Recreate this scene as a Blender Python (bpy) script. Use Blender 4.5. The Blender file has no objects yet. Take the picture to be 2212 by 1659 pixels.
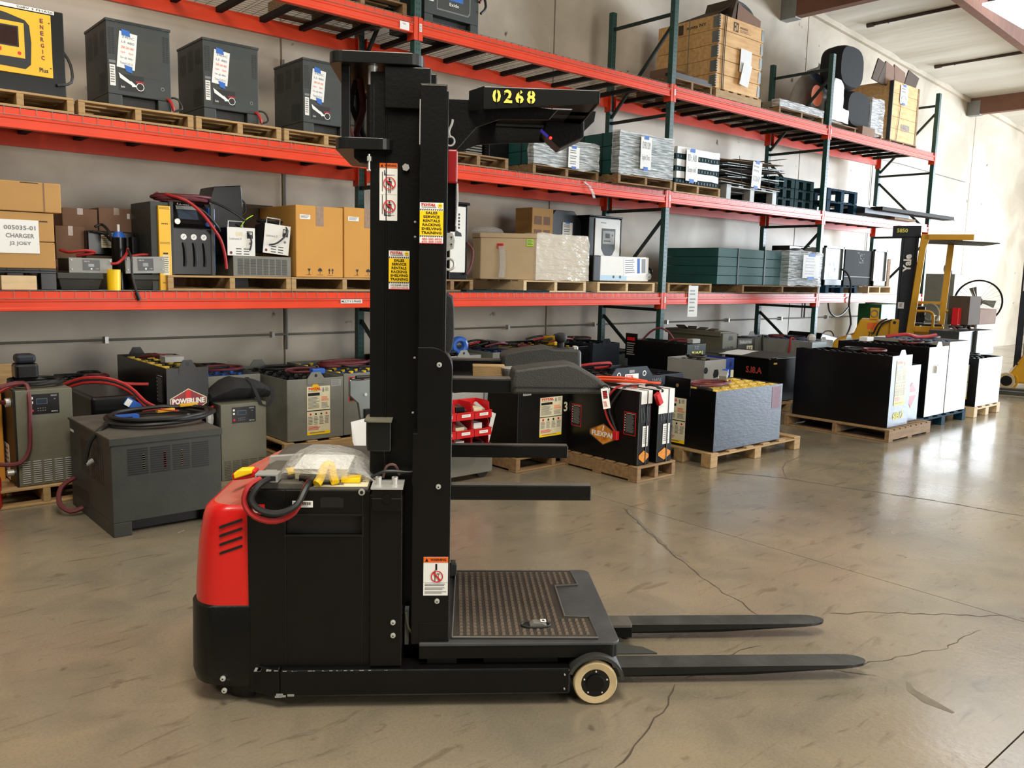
import bpy, math, random
from mathutils import Vector, Matrix, noise
random.seed(7)
SC = bpy.context.scene
COL = SC.collection
# ---------------------------------------------------------------- camera
FPX, YAW, PITCH, ROLL, CH = 1813.0, 0.85197, 0.132083, 0.0244095, 1.6
fw = Vector((math.cos(YAW)*math.cos(PITCH), math.sin(YAW)*math.cos(PITCH), -math.sin(PITCH)))
r0 = Vector((math.sin(YAW), -math.cos(YAW), 0)); u0 = r0.cross(fw)
RT = r0*math.cos(ROLL)+u0*math.sin(ROLL); UP = -r0*math.sin(ROLL)+u0*math.cos(ROLL)
cd = bpy.data.cameras.new('camera'); cam = bpy.data.objects.new('camera', cd); COL.objects.link(cam)
cd.sensor_width = 36.0; cd.lens = 36.0*FPX/2212.0; cd.clip_end = 200; cd.clip_start = 0.05
cam.matrix_world = Matrix((( RT.x, UP.x, -fw.x, 0),(RT.y, UP.y, -fw.y, 0),(RT.z, UP.z, -fw.z, CH),(0,0,0,1)))
SC.camera = cam
# ---------------------------------------------------------------- world, lights, exposure
SC.view_settings.view_transform = 'Standard'; SC.view_settings.look = 'None'
SC.view_settings.exposure = 0.0; SC.view_settings.gamma = 1.0; SC.view_settings.use_curve_mapping = False
wd = bpy.data.worlds.new('daylight'); SC.world = wd; wd.use_nodes = True
bg = wd.node_tree.nodes['Background']; bg.inputs[0].default_value = (0.75,0.86,1.0,1); bg.inputs[1].default_value = 1.0
SC.cycles.max_bounces = 6; SC.cycles.diffuse_bounces = 3; SC.cycles.glossy_bounces = 3
SC.cycles.transmission_bounces = 3; SC.cycles.transparent_max_bounces = 10
SC.cycles.sample_clamp_indirect = 6.0; SC.cycles.caustics_reflective = False; SC.cycles.caustics_refractive = False
def area(name, loc, size, power, color, direction, spread=180):
    l = bpy.data.lights.new(name, 'AREA'); l.shape = 'RECTANGLE'; l.size, l.size_y = size
    l.energy = power; l.color = color; l.spread = math.radians(spread)
    o = bpy.data.objects.new(name, l); COL.objects.link(o); o.location = loc
    o.rotation_euler = Vector(direction).to_track_quat('-Z', 'Y').to_euler()
    return o
# daylight through the open dock door in the end wall, and through the roof skylights
area('door_daylight', (26.85,-2.2,2.3), (8.4,4.4), 5600, (0.80,0.90,1.0), (-1,0,0.0))
area('added_front_light', (4.6,-6.85,2.1), (5.0,3.6), 520, (1.0,0.96,0.88), (0,1,0))  # unseen opening behind the camera, added to light the fronts
for i,(sx,sy,p) in enumerate(((0.6,0.6,330),(7.5,0.2,200),(1.5,4.9,80),(-4.5,1.0,190),(15.0,2.0,150))):
    area('skylight_daylight', (sx,sy,5.7), (1.3,2.6), p, (1.0,0.93,0.80) if sx < 10 else (0.9,0.95,1.0), (0,0,-1))
# ---------------------------------------------------------------- pixel -> place (photograph measured once, places are metric)
CO = Vector((0,0,CH))
def ray(px,py): return fw + RT*((px-1106.0)/FPX) - UP*((py-829.5)/FPX)
def PY(px,py,Y): d = ray(px,py); return CO + d*(Y/d.y)
def PX(px,py,X): d = ray(px,py); return CO + d*(X/d.x)
def PZ(px,py,Z=0.0): d = ray(px,py); return CO + d*((Z-CH)/d.z)
HD = YAW+math.radians(4.2)-math.pi/2
TA_ = Vector((math.cos(HD), math.sin(HD), 0)); TB_ = Vector((-math.sin(HD), math.cos(HD), 0))
TW0 = PZ(1285,1524,0.0)
def tb(px,py,b=0.0):           # truck frame: along the truck, height, on the vertical plane b
    d = ray(px,py); o = CO-TW0; t = (b-o.dot(TB_))/d.dot(TB_); q = o+d*t; return (q.dot(TA_), q.z)
def tz(px,py,z):
    d = ray(px,py); o = CO-TW0; t = (z-o.z)/d.z; q = o+d*t; return (q.dot(TA_), q.dot(TB_))
# ---------------------------------------------------------------- materials
def lin(c):
    return tuple(((v/255.0)/12.92 if v/255.0 <= 0.04045 else (((v/255.0)+0.055)/1.055)**2.4) for v in c)
MATS = {}
def mat(name, rgb, rough=0.5, metal=0.0, var=0.12, scale=6.0, bump=0.0, bscale=60.0, rgb2=None, spec=0.5, alpha=1.0, emit=None, trans=0.0, coat=0.0, stretch=None):
    if name in MATS: return MATS[name]
    m = bpy.data.materials.new(name); m.use_nodes = True; MATS[name] = m
    nt = m.node_tree; N = nt.nodes; L = nt.links; p = N['Principled BSDF']
    c = lin(rgb); c2 = lin(rgb2) if rgb2 else tuple(v*(1-var) for v in c)
    p.inputs['Roughness'].default_value = rough; p.inputs['Metallic'].default_value = metal
    p.inputs['Specular IOR Level'].default_value = spec
    if coat: p.inputs['Coat Weight'].default_value = coat
    if trans: p.inputs['Transmission Weight'].default_value = trans
    if alpha < 1: p.inputs['Alpha'].default_value = alpha
    if emit: p.inputs['Emission Color'].default_value = (*lin(emit[0]),1); p.inputs['Emission Strength'].default_value = emit[1]
    p.inputs['Base Color'].default_value = (*c,1)
    if var > 0 or rgb2 or bump:
        tc = N.new('ShaderNodeTexCoord'); vec = tc.outputs['Object']
        if stretch:
            mp = N.new('ShaderNodeMapping'); mp.inputs['Scale'].default_value = stretch
            L.new(vec, mp.inputs['Vector']); vec = mp.outputs['Vector']
        if var > 0 or rgb2:
            n = N.new('ShaderNodeTexNoise'); n.inputs['Scale'].default_value = scale; n.inputs['Detail'].default_value = 5
            L.new(vec, n.inputs['Vector'])
            r = N.new('ShaderNodeValToRGB'); r.color_ramp.elements[0].position = 0.35; r.color_ramp.elements[1].position = 0.68
            r.color_ramp.elements[0].color = (*c2,1); r.color_ramp.elements[1].color = (*c,1)
            L.new(n.outputs['Fac'], r.inputs['Fac']); L.new(r.outputs['Color'], p.inputs['Base Color'])
        if bump:
            n2 = N.new('ShaderNodeTexNoise'); n2.inputs['Scale'].default_value = bscale; n2.inputs['Detail'].default_value = 3
            L.new(vec, n2.inputs['Vector'])
            b = N.new('ShaderNodeBump'); b.inputs['Strength'].default_value = bump; b.inputs['Distance'].default_value = 0.02
            L.new(n2.outputs['Fac'], b.inputs['Height']); L.new(b.outputs['Normal'], p.inputs['Normal'])
    return m
K = dict(
 black=mat('black_paint',(11,11,10),.38,0,.25,8,.05,90,spec=.35), satin=mat('satin_black_steel',(21,22,21),.34,0,.3,5),
 rubber=mat('black_rubber',(24,24,24),.7,0,.2,9,.1,80), plastic=mat('dark_grey_plastic',(50,50,47),.55,0,.1,9,.25,260),
 iron=mat('scuffed_fork_steel',(66,67,64),.55,.2,.45,9,.1,40), dusty=mat('dusty_black_top',(88,83,75),.75,0,.3,7,.1,60),
 red=mat('red_hood_paint',(214,28,24),.28,0,.08,3,coat=.4), dred=mat('dull_red_plastic',(150,22,26),.4,0,.15,6),
 silver=mat('zinc_steel',(206,206,202),.3,.35,.12,20), grey=mat('battery_grey_paint',(122,121,110),.55,0,.2,5,.05,30),
 lgrey=mat('light_grey_paint',(150,150,146),.5,0,.15,5), olive=mat('olive_grey_paint',(110,108,92),.5,0,.18,4),
 char=mat('charger_dark_grey',(50,55,53),.5,0,.2,6), dgrey=mat('dark_grey_steel',(56,58,53),.55,0,.25,5,.05,40),
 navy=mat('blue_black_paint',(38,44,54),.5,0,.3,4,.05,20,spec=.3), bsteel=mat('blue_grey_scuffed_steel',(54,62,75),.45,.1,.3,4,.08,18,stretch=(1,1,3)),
 gloss=mat('gloss_black_case',(13,13,14),.27,0,.2,5,spec=.4), yellow=mat('yellow_paint',(222,168,28),.45,0,.14,5),
 ycap=mat('yellow_cell_cover',(226,190,74),.5,0,.12,12), gold=mat('yellow_panel_paint',(238,182,24),.4,0,.06,4),
 copper=mat('copper_terminal',(190,106,72),.45,.4,.3,40), bluep=mat('blue_plastic',(40,96,190),.4,0,.15,12),
 cyan=mat('blue_masking_tape',(44,104,190),.6,0,.1,20), tealb=mat('dark_teal_paint',(20,50,54),.8,0,.3,6,spec=.15),
 teal=mat('teal_green_carton',(28,82,80),.6,0,.2,4), green=mat('upright_green_paint',(34,78,72),.42,0,.25,7),
 dgreen=mat('brace_dark_green',(22,42,38),.5,0,.3,6), orange=mat('beam_orange_red_paint',(228,70,38),.36,0,.14,3,spec=.28),
 beamlabel=mat('white_label',(228,226,220),.5,0,.04,20), paper=mat('white_paper',(232,232,230),.7,0,.05,9,.1,12),
 cream=mat('cream_tyre_polyurethane',(206,184,140),.55,0,.22,18), wood=mat('pallet_pine',(184,150,102),.75,0,.3,5,.15,50,stretch=(1,6,6)),
 wood2=mat('pallet_pine_darker',(150,118,80),.8,0,.35,5,.15,50,stretch=(1,6,6)), woodn=mat('new_pallet_pine',(222,194,150),.7,0,.16,5,.1,50,stretch=(1,6,6)),
 crate=mat('crate_pine_board',(226,184,126),.7,0,.2,4,.08,40,rgb2=(206,156,98),stretch=(1,5,5)), blockdark=mat('painted_pallet_blue',(18,54,74),.8,0,.3,6,spec=.15),
 card=mat('brown_cardboard',(186,142,84),.8,0,.1,3,.03,30), card2=mat('old_cardboard',(134,102,82),.82,0,.14,4,.03,30),
 card3=mat('yellow_brown_cardboard',(206,150,70),.8,0,.08,3), cardd=mat('dark_cardboard',(84,68,54),.85,0,.2,4),
 tan=mat('wrapped_tan_carton',(198,174,138),.7,0,.1,4), tape=mat('clear_brown_tape',(164,140,122),.25,0,.2,30),
 wire=mat('galvanized_wire',(120,118,112),.4,.6,.2,20), channel=mat('dark_deck_channel',(36,33,31),.7,0,.2,20,spec=.2),
 cabr=mat('red_cable_sheath',(178,40,40),.5,0,.2,20), cabm=mat('maroon_cable_sheath',(104,40,44),.55,0,.25,20), cabk=mat('black_cable_sheath',(30,30,30),.5,0,.2,20),
 wht=mat('print_white',(236,236,232),.45,0,0), blk=mat('print_black',(18,18,18),.5,0,0), ylw=mat('print_yellow',(250,208,20),.45,0,0),
 prd=mat('print_red',(208,26,30),.45,0,0), porg=mat('print_orange',(236,104,30),.45,0,0), pgry=mat('print_grey',(120,120,120),.5,0,0),
 sten=mat('stencil_yellow_paint',(236,226,96),.6,0,.12,60), lcd=mat('display_grey',(96,104,110),.2,0,.05,20), lblk=mat('panel_black',(22,23,26),.3,0,.1,8),
 fab=mat('black_bag_fabric',(30,30,32),.85,0,.25,30,.3,200), foam=mat('printed_cream',(224,214,180),.6,0,.1,12),
 alum=mat('galvanized_sheet',(124,130,128),.45,.3,.25,5), pinkp=mat('orange_warning_cable',(236,84,40),.45,0,.1,20),
 led=mat('red_indicator_lamp',(255,30,30),.4,0,0,emit=((255,30,30),6.0)), smoke=mat('smoked_acrylic',(70,52,44),.15,0,.3,6,alpha=.55),
 bluelite=mat('blue_marker_strip',(70,60,200),.4,0,0), lgreen=mat('lime_sticker',(180,230,50),.6,0,0), ringw=mat('white_ring_paint',(225,225,222),.5,0,0),
 bin=mat('red_bin_plastic',(206,30,34),.32,0,.06,6), pipe=mat('brown_sprinkler_pipe',(72,56,48),.5,.2,.25,9), glulam=mat('glulam_beam_timber',(134,92,74),.7,0,.22,3,.1,40,stretch=(6,1,1)),
 truckyellow=mat('order_picker_yellow',(216,160,24),.4,0,.12,4), mauve=mat('faded_cable',(120,88,84),.6,0,.2,20),
)
def wrapmat():
    m = bpy.data.materials.new('stretch_film'); m.use_nodes = True; nt = m.node_tree; N = nt.nodes; L = nt.links; p = N['Principled BSDF']
    p.inputs['Base Color'].default_value = (.90,.92,.94,1); p.inputs['Roughness'].default_value = .14; p.inputs['Specular IOR Level'].default_value = 1.0
    tc = N.new('ShaderNodeTexCoord'); mp = N.new('ShaderNodeMapping'); mp.inputs['Scale'].default_value = (2.2,2.2,26)
    mp.inputs['Rotation'].default_value = (.08,.14,0)
    n = N.new('ShaderNodeTexNoise'); n.inputs['Scale'].default_value = 2.6; n.inputs['Detail'].default_value = 6; n.inputs['Distortion'].default_value = .5
    L.new(tc.outputs['Object'], mp.inputs['Vector']); L.new(mp.outputs['Vector'], n.inputs['Vector'])
    b = N.new('ShaderNodeBump'); b.inputs['Strength'].default_value = .9; b.inputs['Distance'].default_value = .03
    L.new(n.outputs['Fac'], b.inputs['Height']); L.new(b.outputs['Normal'], p.inputs['Normal'])
    r = N.new('ShaderNodeMapRange'); r.inputs['From Min'].default_value = .38; r.inputs['From Max'].default_value = .66
    r.inputs['To Min'].default_value = .25; r.inputs['To Max'].default_value = .8
    L.new(n.outputs['Fac'], r.inputs['Value']); L.new(r.outputs['Result'], p.inputs['Alpha'])
    return m
K['film'] = wrapmat()
def bagmat():
    m = bpy.data.materials.new('clear_bag_film'); m.use_nodes = True; N = m.node_tree.nodes; L = m.node_tree.links; p = N['Principled BSDF']
    p.inputs['Base Color'].default_value = (.8,.8,.76,1); p.inputs['Roughness'].default_value = .12; p.inputs['Alpha'].default_value = .34; p.inputs['Specular IOR Level'].default_value = 1.0
    n = N.new('ShaderNodeTexNoise'); n.inputs['Scale'].default_value = 14; n.inputs['Detail'].default_value = 4
    b = N.new('ShaderNodeBump'); b.inputs['Strength'].default_value = .8; b.inputs['Distance'].default_value = .02
    L.new(n.outputs['Fac'], b.inputs['Height']); L.new(b.outputs['Normal'], p.inputs['Normal']); return m
K['bag'] = bagmat()
K['film2'] = mat('thin_clear_film',(240,236,224),.16,0,0,1,.9,7,alpha=.5,spec=1.0,stretch=(1,1,3))
# floor concrete: mottled tan, stains, scuffs
def concrete():
    m = bpy.data.materials.new('floor_concrete'); m.use_nodes = True; nt = m.node_tree; N = nt.nodes; L = nt.links; p = N['Principled BSDF']
    g = N.new('ShaderNodeNewGeometry'); pos = g.outputs['Position']
    def nz(scale, det, vec=pos, dist=0.0):
        n = N.new('ShaderNodeTexNoise'); n.inputs['Scale'].default_value = scale; n.inputs['Detail'].default_value = det; n.inputs['Distortion'].default_value = dist
        L.new(vec, n.inputs['Vector']); return n.outputs['Fac']
    def ramp(f, stops):
        r = N.new('ShaderNodeValToRGB'); e = r.color_ramp.elements
        while len(e) < len(stops): e.new(0.5)
        for i,(t,c) in enumerate(stops): e[i].position = t; e[i].color = (*c,1)
        L.new(f, r.inputs['Fac']); return r.outputs['Color']
    def mix(a,b,fac,mode='MIX'):
        x = N.new('ShaderNodeMix'); x.data_type = 'RGBA'; x.blend_type = mode
        if isinstance(fac,float): x.inputs[0].default_value = fac
        else: L.new(fac, x.inputs[0])
        L.new(a, x.inputs[6]); L.new(b, x.inputs[7]); return x.outputs[2]
    base = ramp(nz(.55,7,dist=.6), [(.3,lin((120,112,97))),(.5,lin((136,124,104))),(.72,lin((150,136,111)))])
    mid = ramp(nz(2.3,8,dist=1.2), [(.3,(.80,.82,.84)),(.55,(1,1,1)),(.8,(1.08,1.05,1.0))])
    c = mix(base, mid, 1.0, 'MULTIPLY')
    mp = N.new('ShaderNodeMapping'); mp.inputs['Rotation'].default_value = (0,0,.5); mp.inputs['Scale'].default_value = (1.2,5.5,1); L.new(pos, mp.inputs['Vector'])
    sc = ramp(nz(3.2,9,mp.outputs['Vector'],.8), [(.30,(.70,.68,.66)),(.40,(1,1,1)),(1,(1,1,1))])
    c = mix(c, sc, 1.0, 'MULTIPLY')
    spots = ramp(nz(7.5,3), [(.24,(.55,.50,.45)),(.32,(1,1,1)),(1,(1,1,1))])
    c = mix(c, spots, 1.0, 'MULTIPLY')
    sp = ramp(nz(95,2), [(.3,(.90,.90,.90)),(.6,(1.04,1.04,1.04))])
    c = mix(c, sp, 1.0, 'MULTIPLY')
    L.new(c, p.inputs['Base Color'])
    rr = N.new('ShaderNodeMapRange'); rr.inputs['From Min'].default_value = .3; rr.inputs['From Max'].default_value = .7
    rr.inputs['To Min'].default_value = .17; rr.inputs['To Max'].default_value = .34; L.new(nz(1.6,6), rr.inputs['Value']); L.new(rr.outputs['Result'], p.inputs['Roughness'])
    b = N.new('ShaderNodeBump'); b.inputs['Strength'].default_value = .12; b.inputs['Distance'].default_value = .01; L.new(nz(30,5), b.inputs['Height']); L.new(b.outputs['Normal'], p.inputs['Normal'])
    p.inputs['Specular IOR Level'].default_value = .55; p.inputs['Coat Weight'].default_value = .28; p.inputs['Coat Roughness'].default_value = .14
    return m
def wallmat(name, a, b_, stain):
    m = bpy.data.materials.new(name); m.use_nodes = True; nt = m.node_tree; N = nt.nodes; L = nt.links; p = N['Principled BSDF']; p.inputs['Roughness'].default_value = .5
    g = N.new('ShaderNodeNewGeometry')
    n = N.new('ShaderNodeTexNoise'); n.inputs['Scale'].default_value = .9; n.inputs['Detail'].default_value = 7; n.inputs['Distortion'].default_value = .5; L.new(g.outputs['Position'], n.inputs['Vector'])
    r = N.new('ShaderNodeValToRGB'); r.color_ramp.elements[0].position = .36; r.color_ramp.elements[1].position = .6
    r.color_ramp.elements[0].color = (*lin(b_),1); r.color_ramp.elements[1].color = (*lin(a),1); L.new(n.outputs['Fac'], r.inputs['Fac'])
    n2 = N.new('ShaderNodeTexNoise'); n2.inputs['Scale'].default_value = 5; n2.inputs['Detail'].default_value = 4; L.new(g.outputs['Position'], n2.inputs['Vector'])
    r2 = N.new('ShaderNodeValToRGB'); r2.color_ramp.elements[0].position = .24; r2.color_ramp.elements[1].position = .30
    r2.color_ramp.elements[0].color = (*lin(stain),1); r2.color_ramp.elements[1].color = (1,1,1,1); L.new(n2.outputs['Fac'], r2.inputs['Fac'])
    x = N.new('ShaderNodeMix'); x.data_type = 'RGBA'; x.blend_type = 'MULTIPLY'; x.inputs[0].default_value = 1; L.new(r.outputs['Color'], x.inputs[6]); L.new(r2.outputs['Color'], x.inputs[7]); L.new(x.outputs[2], p.inputs['Base Color'])
    return m
K['floor'] = concrete(); K['wall'] = wallmat('painted_tilt_up_wall', (210,198,180), (180,168,150), (120,110,104))
K['patch'] = mat('patched_tan_plaster', (170,152,124), .8, 0, .2, 2.5)
K['ceil'] = mat('ceiling_insulation', (222,216,204), .45, 0, .12, 1.2, .8, 1.6, stretch=(2.2,.5,1))
K['crack'] = mat('dark_crack', (76,64,52), .9, 0, .3, 20)
K['rough_strip'] = mat('grey_patching_mortar', (120,110,94), .85, 0, .3, 20)
# ---------------------------------------------------------------- mesh builder
TXT = {}
def glyphs(s, bold=0.0, shear=0.0):
    k = (s,bold,shear)
    if k not in TXT:
        cu = bpy.data.curves.new('lettering','FONT'); cu.body = s; cu.size = 1.0; cu.resolution_u = 2; cu.offset = bold; cu.shear = shear
        o = bpy.data.objects.new('lettering', cu); COL.objects.link(o)
        me = bpy.data.meshes.new_from_object(o)
        vs = [tuple(v.co) for v in me.vertices]; fs = [tuple(p.vertices) for p in me.polygons]
        bpy.data.objects.remove(o); bpy.data.meshes.remove(me); bpy.data.curves.remove(cu)
        xs = [v[0] for v in vs] or [0,1]; ys = [v[1] for v in vs] or [0,1]
        TXT[k] = (vs, fs, min(xs), max(xs), min(ys), max(ys))
    return TXT[k]
class MB:
    def __init__(s): s.v = []; s.f = []; s.mi = []; s.mats = []
    def m(s, k):
        mm = K[k] if isinstance(k,str) else k
        if mm not in s.mats: s.mats.append(mm)
        return s.mats.index(mm)
    def add(s, vs, fs, k):
        o = len(s.v); i = s.m(k); s.v += [tuple(v) for v in vs]
        for f in fs: s.f.append(tuple(a+o for a in f)); s.mi.append(i)
        return s
    def box(s, x0,x1,y0,y1,z0,z1, k='black'):
        vs = [(x0,y0,z0),(x1,y0,z0),(x1,y1,z0),(x0,y1,z0),(x0,y0,z1),(x1,y0,z1),(x1,y1,z1),(x0,y1,z1)]
        return s.add(vs, [(0,3,2,1),(4,5,6,7),(0,1,5,4),(1,2,6,5),(2,3,7,6),(3,0,4,7)], k)
    def prism(s, poly, axis, lo, hi, k='black'):
        n = len(poly); f3 = {'x':lambda p,t:(t,p[0],p[1]), 'y':lambda p,t:(p[0],t,p[1]), 'z':lambda p,t:(p[0],p[1],t)}[axis]
        vs = [f3(p,lo) for p in poly]+[f3(p,hi) for p in poly]
        ar = sum(poly[i][0]*poly[(i+1)%n][1]-poly[(i+1)%n][0]*poly[i][1] for i in range(n))
        if axis == 'y': ar = -ar
        fs = [tuple(range(n-1,-1,-1)), tuple(range(n,2*n))]+[(i,(i+1)%n,(i+1)%n+n,i+n) for i in range(n)]
        if ar < 0: fs = [tuple(reversed(f)) for f in fs]
        return s.add(vs, fs, k)
    def cyl(s, p0, p1, r, n=14, k='black', r1=None, caps=True):
        p0 = Vector(p0); p1 = Vector(p1); d = (p1-p0).normalized(); a = d.orthogonal().normalized(); b = d.cross(a); r1 = r if r1 is None else r1
        vs = []
        for p,rr in ((p0,r),(p1,r1)):
            for i in range(n): t = 2*math.pi*i/n; vs.append(p+(a*math.cos(t)+b*math.sin(t))*rr)
        fs = [(i,(i+1)%n,(i+1)%n+n,i+n) for i in range(n)]
        if caps: fs += [tuple(range(n-1,-1,-1)), tuple(range(n,2*n))]
        return s.add(vs, fs, k)
    def tube(s, pts, r, n=8, k='cabk', smooth=3):
        P = [Vector(p) for p in pts]
        if smooth and len(P) > 2:
            Q = []
            for i in range(len(P)-1):
                a = P[max(i-1,0)]; b = P[i]; c = P[i+1]; d = P[min(i+2,len(P)-1)]
                for j in range(smooth):
                    t = j/smooth; Q.append(.5*((2*b)+(c-a)*t+(2*a-5*b+4*c-d)*t*t+(3*b-a-3*c+d)*t**3))
            Q.append(P[-1]); P = Q
        vs = []; nrm = None
        for i,p in enumerate(P):
            t = (P[min(i+1,len(P)-1)]-P[max(i-1,0)]).normalized()
            nrm = t.orthogonal().normalized() if nrm is None else (nrm-t*nrm.dot(t)).normalized()
            b = t.cross(nrm)
            for j in range(n): a = 2*math.pi*j/n; vs.append(p+(nrm*math.cos(a)+b*math.sin(a))*r)
        fs = []
        for i in range(len(P)-1):
            for j in range(n): fs.append((i*n+j,i*n+(j+1)%n,(i+1)*n+(j+1)%n,(i+1)*n+j))
        fs += [tuple(range(n-1,-1,-1)), tuple((len(P)-1)*n+j for j in range(n))]
        return s.add(vs, fs, k)
    def ring(s, c, ax, R, r, n=28, m=8, k='silver', arc=1.0, start=0.0):
        ax = Vector(ax).normalized(); a = ax.orthogonal().normalized(); b = ax.cross(a); c = Vector(c)
        pts = [c+(a*math.cos(2*math.pi*(start+arc*i/n))+b*math.sin(2*math.pi*(start+arc*i/n)))*R for i in range(n+1)]
        return s.tube(pts, r, m, k, 0)
    def loft(s, rings, k, cap=True):
        n = len(rings[0]); vs = [v for r in rings for v in r]; fs = []
        for i in range(len(rings)-1):
            for j in range(n): fs.append((i*n+j,i*n+(j+1)%n,(i+1)*n+(j+1)%n,(i+1)*n+j))
        if cap: fs += [tuple(range(n-1,-1,-1)), tuple((len(rings)-1)*n+j for j in range(n))]
        return s.add(vs, fs, k)
    def quad(s, a,b,c,d, k): return s.add([a,b,c,d], [(0,1,2,3)], k)
    def poly(s, pts, k): return s.add(pts, [tuple(range(len(pts)))], k)
    def sphere(s, c, r, k, n=12, m=7, sc=(1,1,1)):
        vs = []; fs = []
        for i in range(m+1):
            t = math.pi*i/m
            for j in range(n): a = 2*math.pi*j/n; vs.append((c[0]+r*sc[0]*math.sin(t)*math.cos(a), c[1]+r*sc[1]*math.sin(t)*math.sin(a), c[2]+r*sc[2]*math.cos(t)))
        for i in range(m):
            for j in range(n): fs.append((i*n+j,(i+1)*n+j,(i+1)*n+(j+1)%n,i*n+(j+1)%n))
        return s.add(vs, fs, k)
    def xf(s, M, start=0):
        for i in range(start,len(s.v)): s.v[i] = tuple(M @ Vector(s.v[i]))
        return s
class Face:
    """flat print on a plane: origin top-left O, unit right R, unit up U, size w,h; print coordinates 0..1, y down"""
    def __init__(s, O, R, U, w, h, mb=None):
        s.O = Vector(O); s.R = Vector(R); s.U = Vector(U); s.N = s.R.cross(s.U); s.w = w; s.h = h; s.mb = mb or MB(); s.l = 0.0006
    def p(s, x, y, l=0): return s.O+s.R*(x*s.w)-s.U*(y*s.h)+s.N*(s.l*(1+l))
    def rect(s, x0,y0,x1,y1,k,l=0): s.mb.add([s.p(x0,y1,l),s.p(x1,y1,l),s.p(x1,y0,l),s.p(x0,y0,l)],[(0,1,2,3)],k); return s
    def plate(s, k, t=0.0012):      # backing with thickness
        a = [s.p(0,1,-1),s.p(1,1,-1),s.p(1,0,-1),s.p(0,0,-1)]; N = s.N*t; b = [q+N for q in a]
        s.mb.add(a+b, [(3,2,1,0),(4,5,6,7),(0,1,5,4),(1,2,6,5),(2,3,7,6),(3,0,4,7)], k); s.O = s.O+N; return s
    def poly(s, pts, k, l=1): s.mb.poly([s.p(x,y,l) for x,y in pts], k); return s
    def disc(s, x,y,r,k,l=1,n=20,rin=0.0,asp=None):
        q = s.p(x,y,l); o = [q+(s.R*math.cos(2*math.pi*i/n)+s.U*math.sin(2*math.pi*i/n))*r*s.w for i in range(n)]
        if rin:
            i_ = [q+(s.R*math.cos(2*math.pi*i/n)+s.U*math.sin(2*math.pi*i/n))*rin*s.w for i in range(n)]
            s.mb.add(o+i_, [(i,(i+1)%n,(i+1)%n+n,i+n) for i in range(n)], k)
        else: s.mb.poly(o, k)
        return s
    def text(s, t, x, y, x1, y1, k, bold=0.0, shear=0.0, l=2):   # fit into box
        vs,fs,a,b,c,d = glyphs(t,bold,shear); sx = (x1-x)/max(b-a,1e-6); sy = (y1-y)/max(d-c,1e-6)
        s.mb.add([s.p(x+(v[0]-a)*sx, y1-(v[1]-c)*sy, l) for v in vs], fs, k); return s
    def lines(s, x0,y0,x1,y1,n,k,l=1,duty=.45,rag=True):
        rr = random.Random(int(1000*(x0+y0+x1)+n))
        for i in range(n):
            yy = y0+(y1-y0)*i/n; h = (y1-y0)/n*duty; s.rect(x0,yy,x0+(x1-x0)*(rr.uniform(.7,1) if rag else 1),yy+h,k,l)
        return s
SPLIT = {'lifting_lug','head_stay','steel_corner','platform_frame','guard_frame','crossmember','side_gate','corner_post','cylinder_bits','window_trim','lift_chain','hydraulic_hose','hose','cable_gland','key_pack','yellow_latch','bracket_bar','gate_stop','knob','battery_cable'}
def islands(mb):
    par = list(range(len(mb.v)))
    def find(a):
        while par[a] != a: par[a] = par[par[a]]; a = par[a]
        return a
    for f in mb.f:
        r = find(f[0])
        for v in f[1:]: par[find(v)] = r
    g = {}
    for i,f in enumerate(mb.f): g.setdefault(find(f[0]),[]).append(i)
    out = []
    for fs in g.values():
        m = MB(); mp = {}
        for i in fs:
            f = []
            for v in mb.f[i]:
                if v not in mp: mp[v] = len(m.v); m.v.append(mb.v[v])
                f.append(mp[v])
            m.f.append(tuple(f)); mm = mb.mats[mb.mi[i]]
            if mm not in m.mats: m.mats.append(mm)
            m.mi.append(m.mats.index(mm))
        out.append(m)
    return out
def finish(name, mb, parent=None, bevel=0.0, smooth=False, kind=None, label=None, seg=2):
    if name in ('scuff_marks','side_louvres','print','front_slots','side_slots','panel_print'): kind = 'stuff'
    if name in SPLIT and parent is not None:
        os_ = [finish1(name, m, parent, bevel, smooth, kind, label, seg) for m in islands(mb)]
        return os_[0]
    return finish1(name, mb, parent, bevel, smooth, kind, label, seg)
def finish1(name, mb, parent=None, bevel=0.0, smooth=False, kind=None, label=None, seg=2):
    me = bpy.data.meshes.new(name); me.from_pydata(mb.v, [], mb.f)
    for m in mb.mats: me.materials.append(m)
    for p,i in zip(me.polygons, mb.mi): p.material_index = i; p.use_smooth = smooth
    me.update()
    o = bpy.data.objects.new(name, me); COL.objects.link(o)
    if parent is not None: o.parent = parent
    if bevel > 0:
        b = o.modifiers.new('edge','BEVEL'); b.width = bevel; b.segments = seg; b.limit_method = 'ANGLE'; b.angle_limit = math.radians(40)
    if smooth:
        try: me.set_sharp_from_angle(angle=math.radians(42))
        except Exception: pass
    if kind: o['kind'] = kind
    if label: o['label'] = label
    return o
def like(src, parent, loc=(0,0,0), rot=None, name=None):
    o = src.copy(); COL.objects.link(o); o.parent = parent; o.location = loc
    if rot: o.rotation_euler = rot
    return o
def thing(name, label, cat, loc=(0,0,0), rz=0.0, group=None, rot=None):
    o = bpy.data.objects.new(name, None); COL.objects.link(o); o.empty_display_size = .1
    o.location = loc; o.rotation_euler = rot if rot else (0,0,rz); o['label'] = label; o['category'] = cat
    if group: o['group'] = group
    return o
def tag(o, label, cat, group=None):
    o['label'] = label; o['category'] = cat
    if group: o['group'] = group
    return o
def struct(name, mb, bevel=0.0, **kw):
    o = finish(name, mb, None, bevel, **kw); o['kind'] = 'structure'; return o
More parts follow.
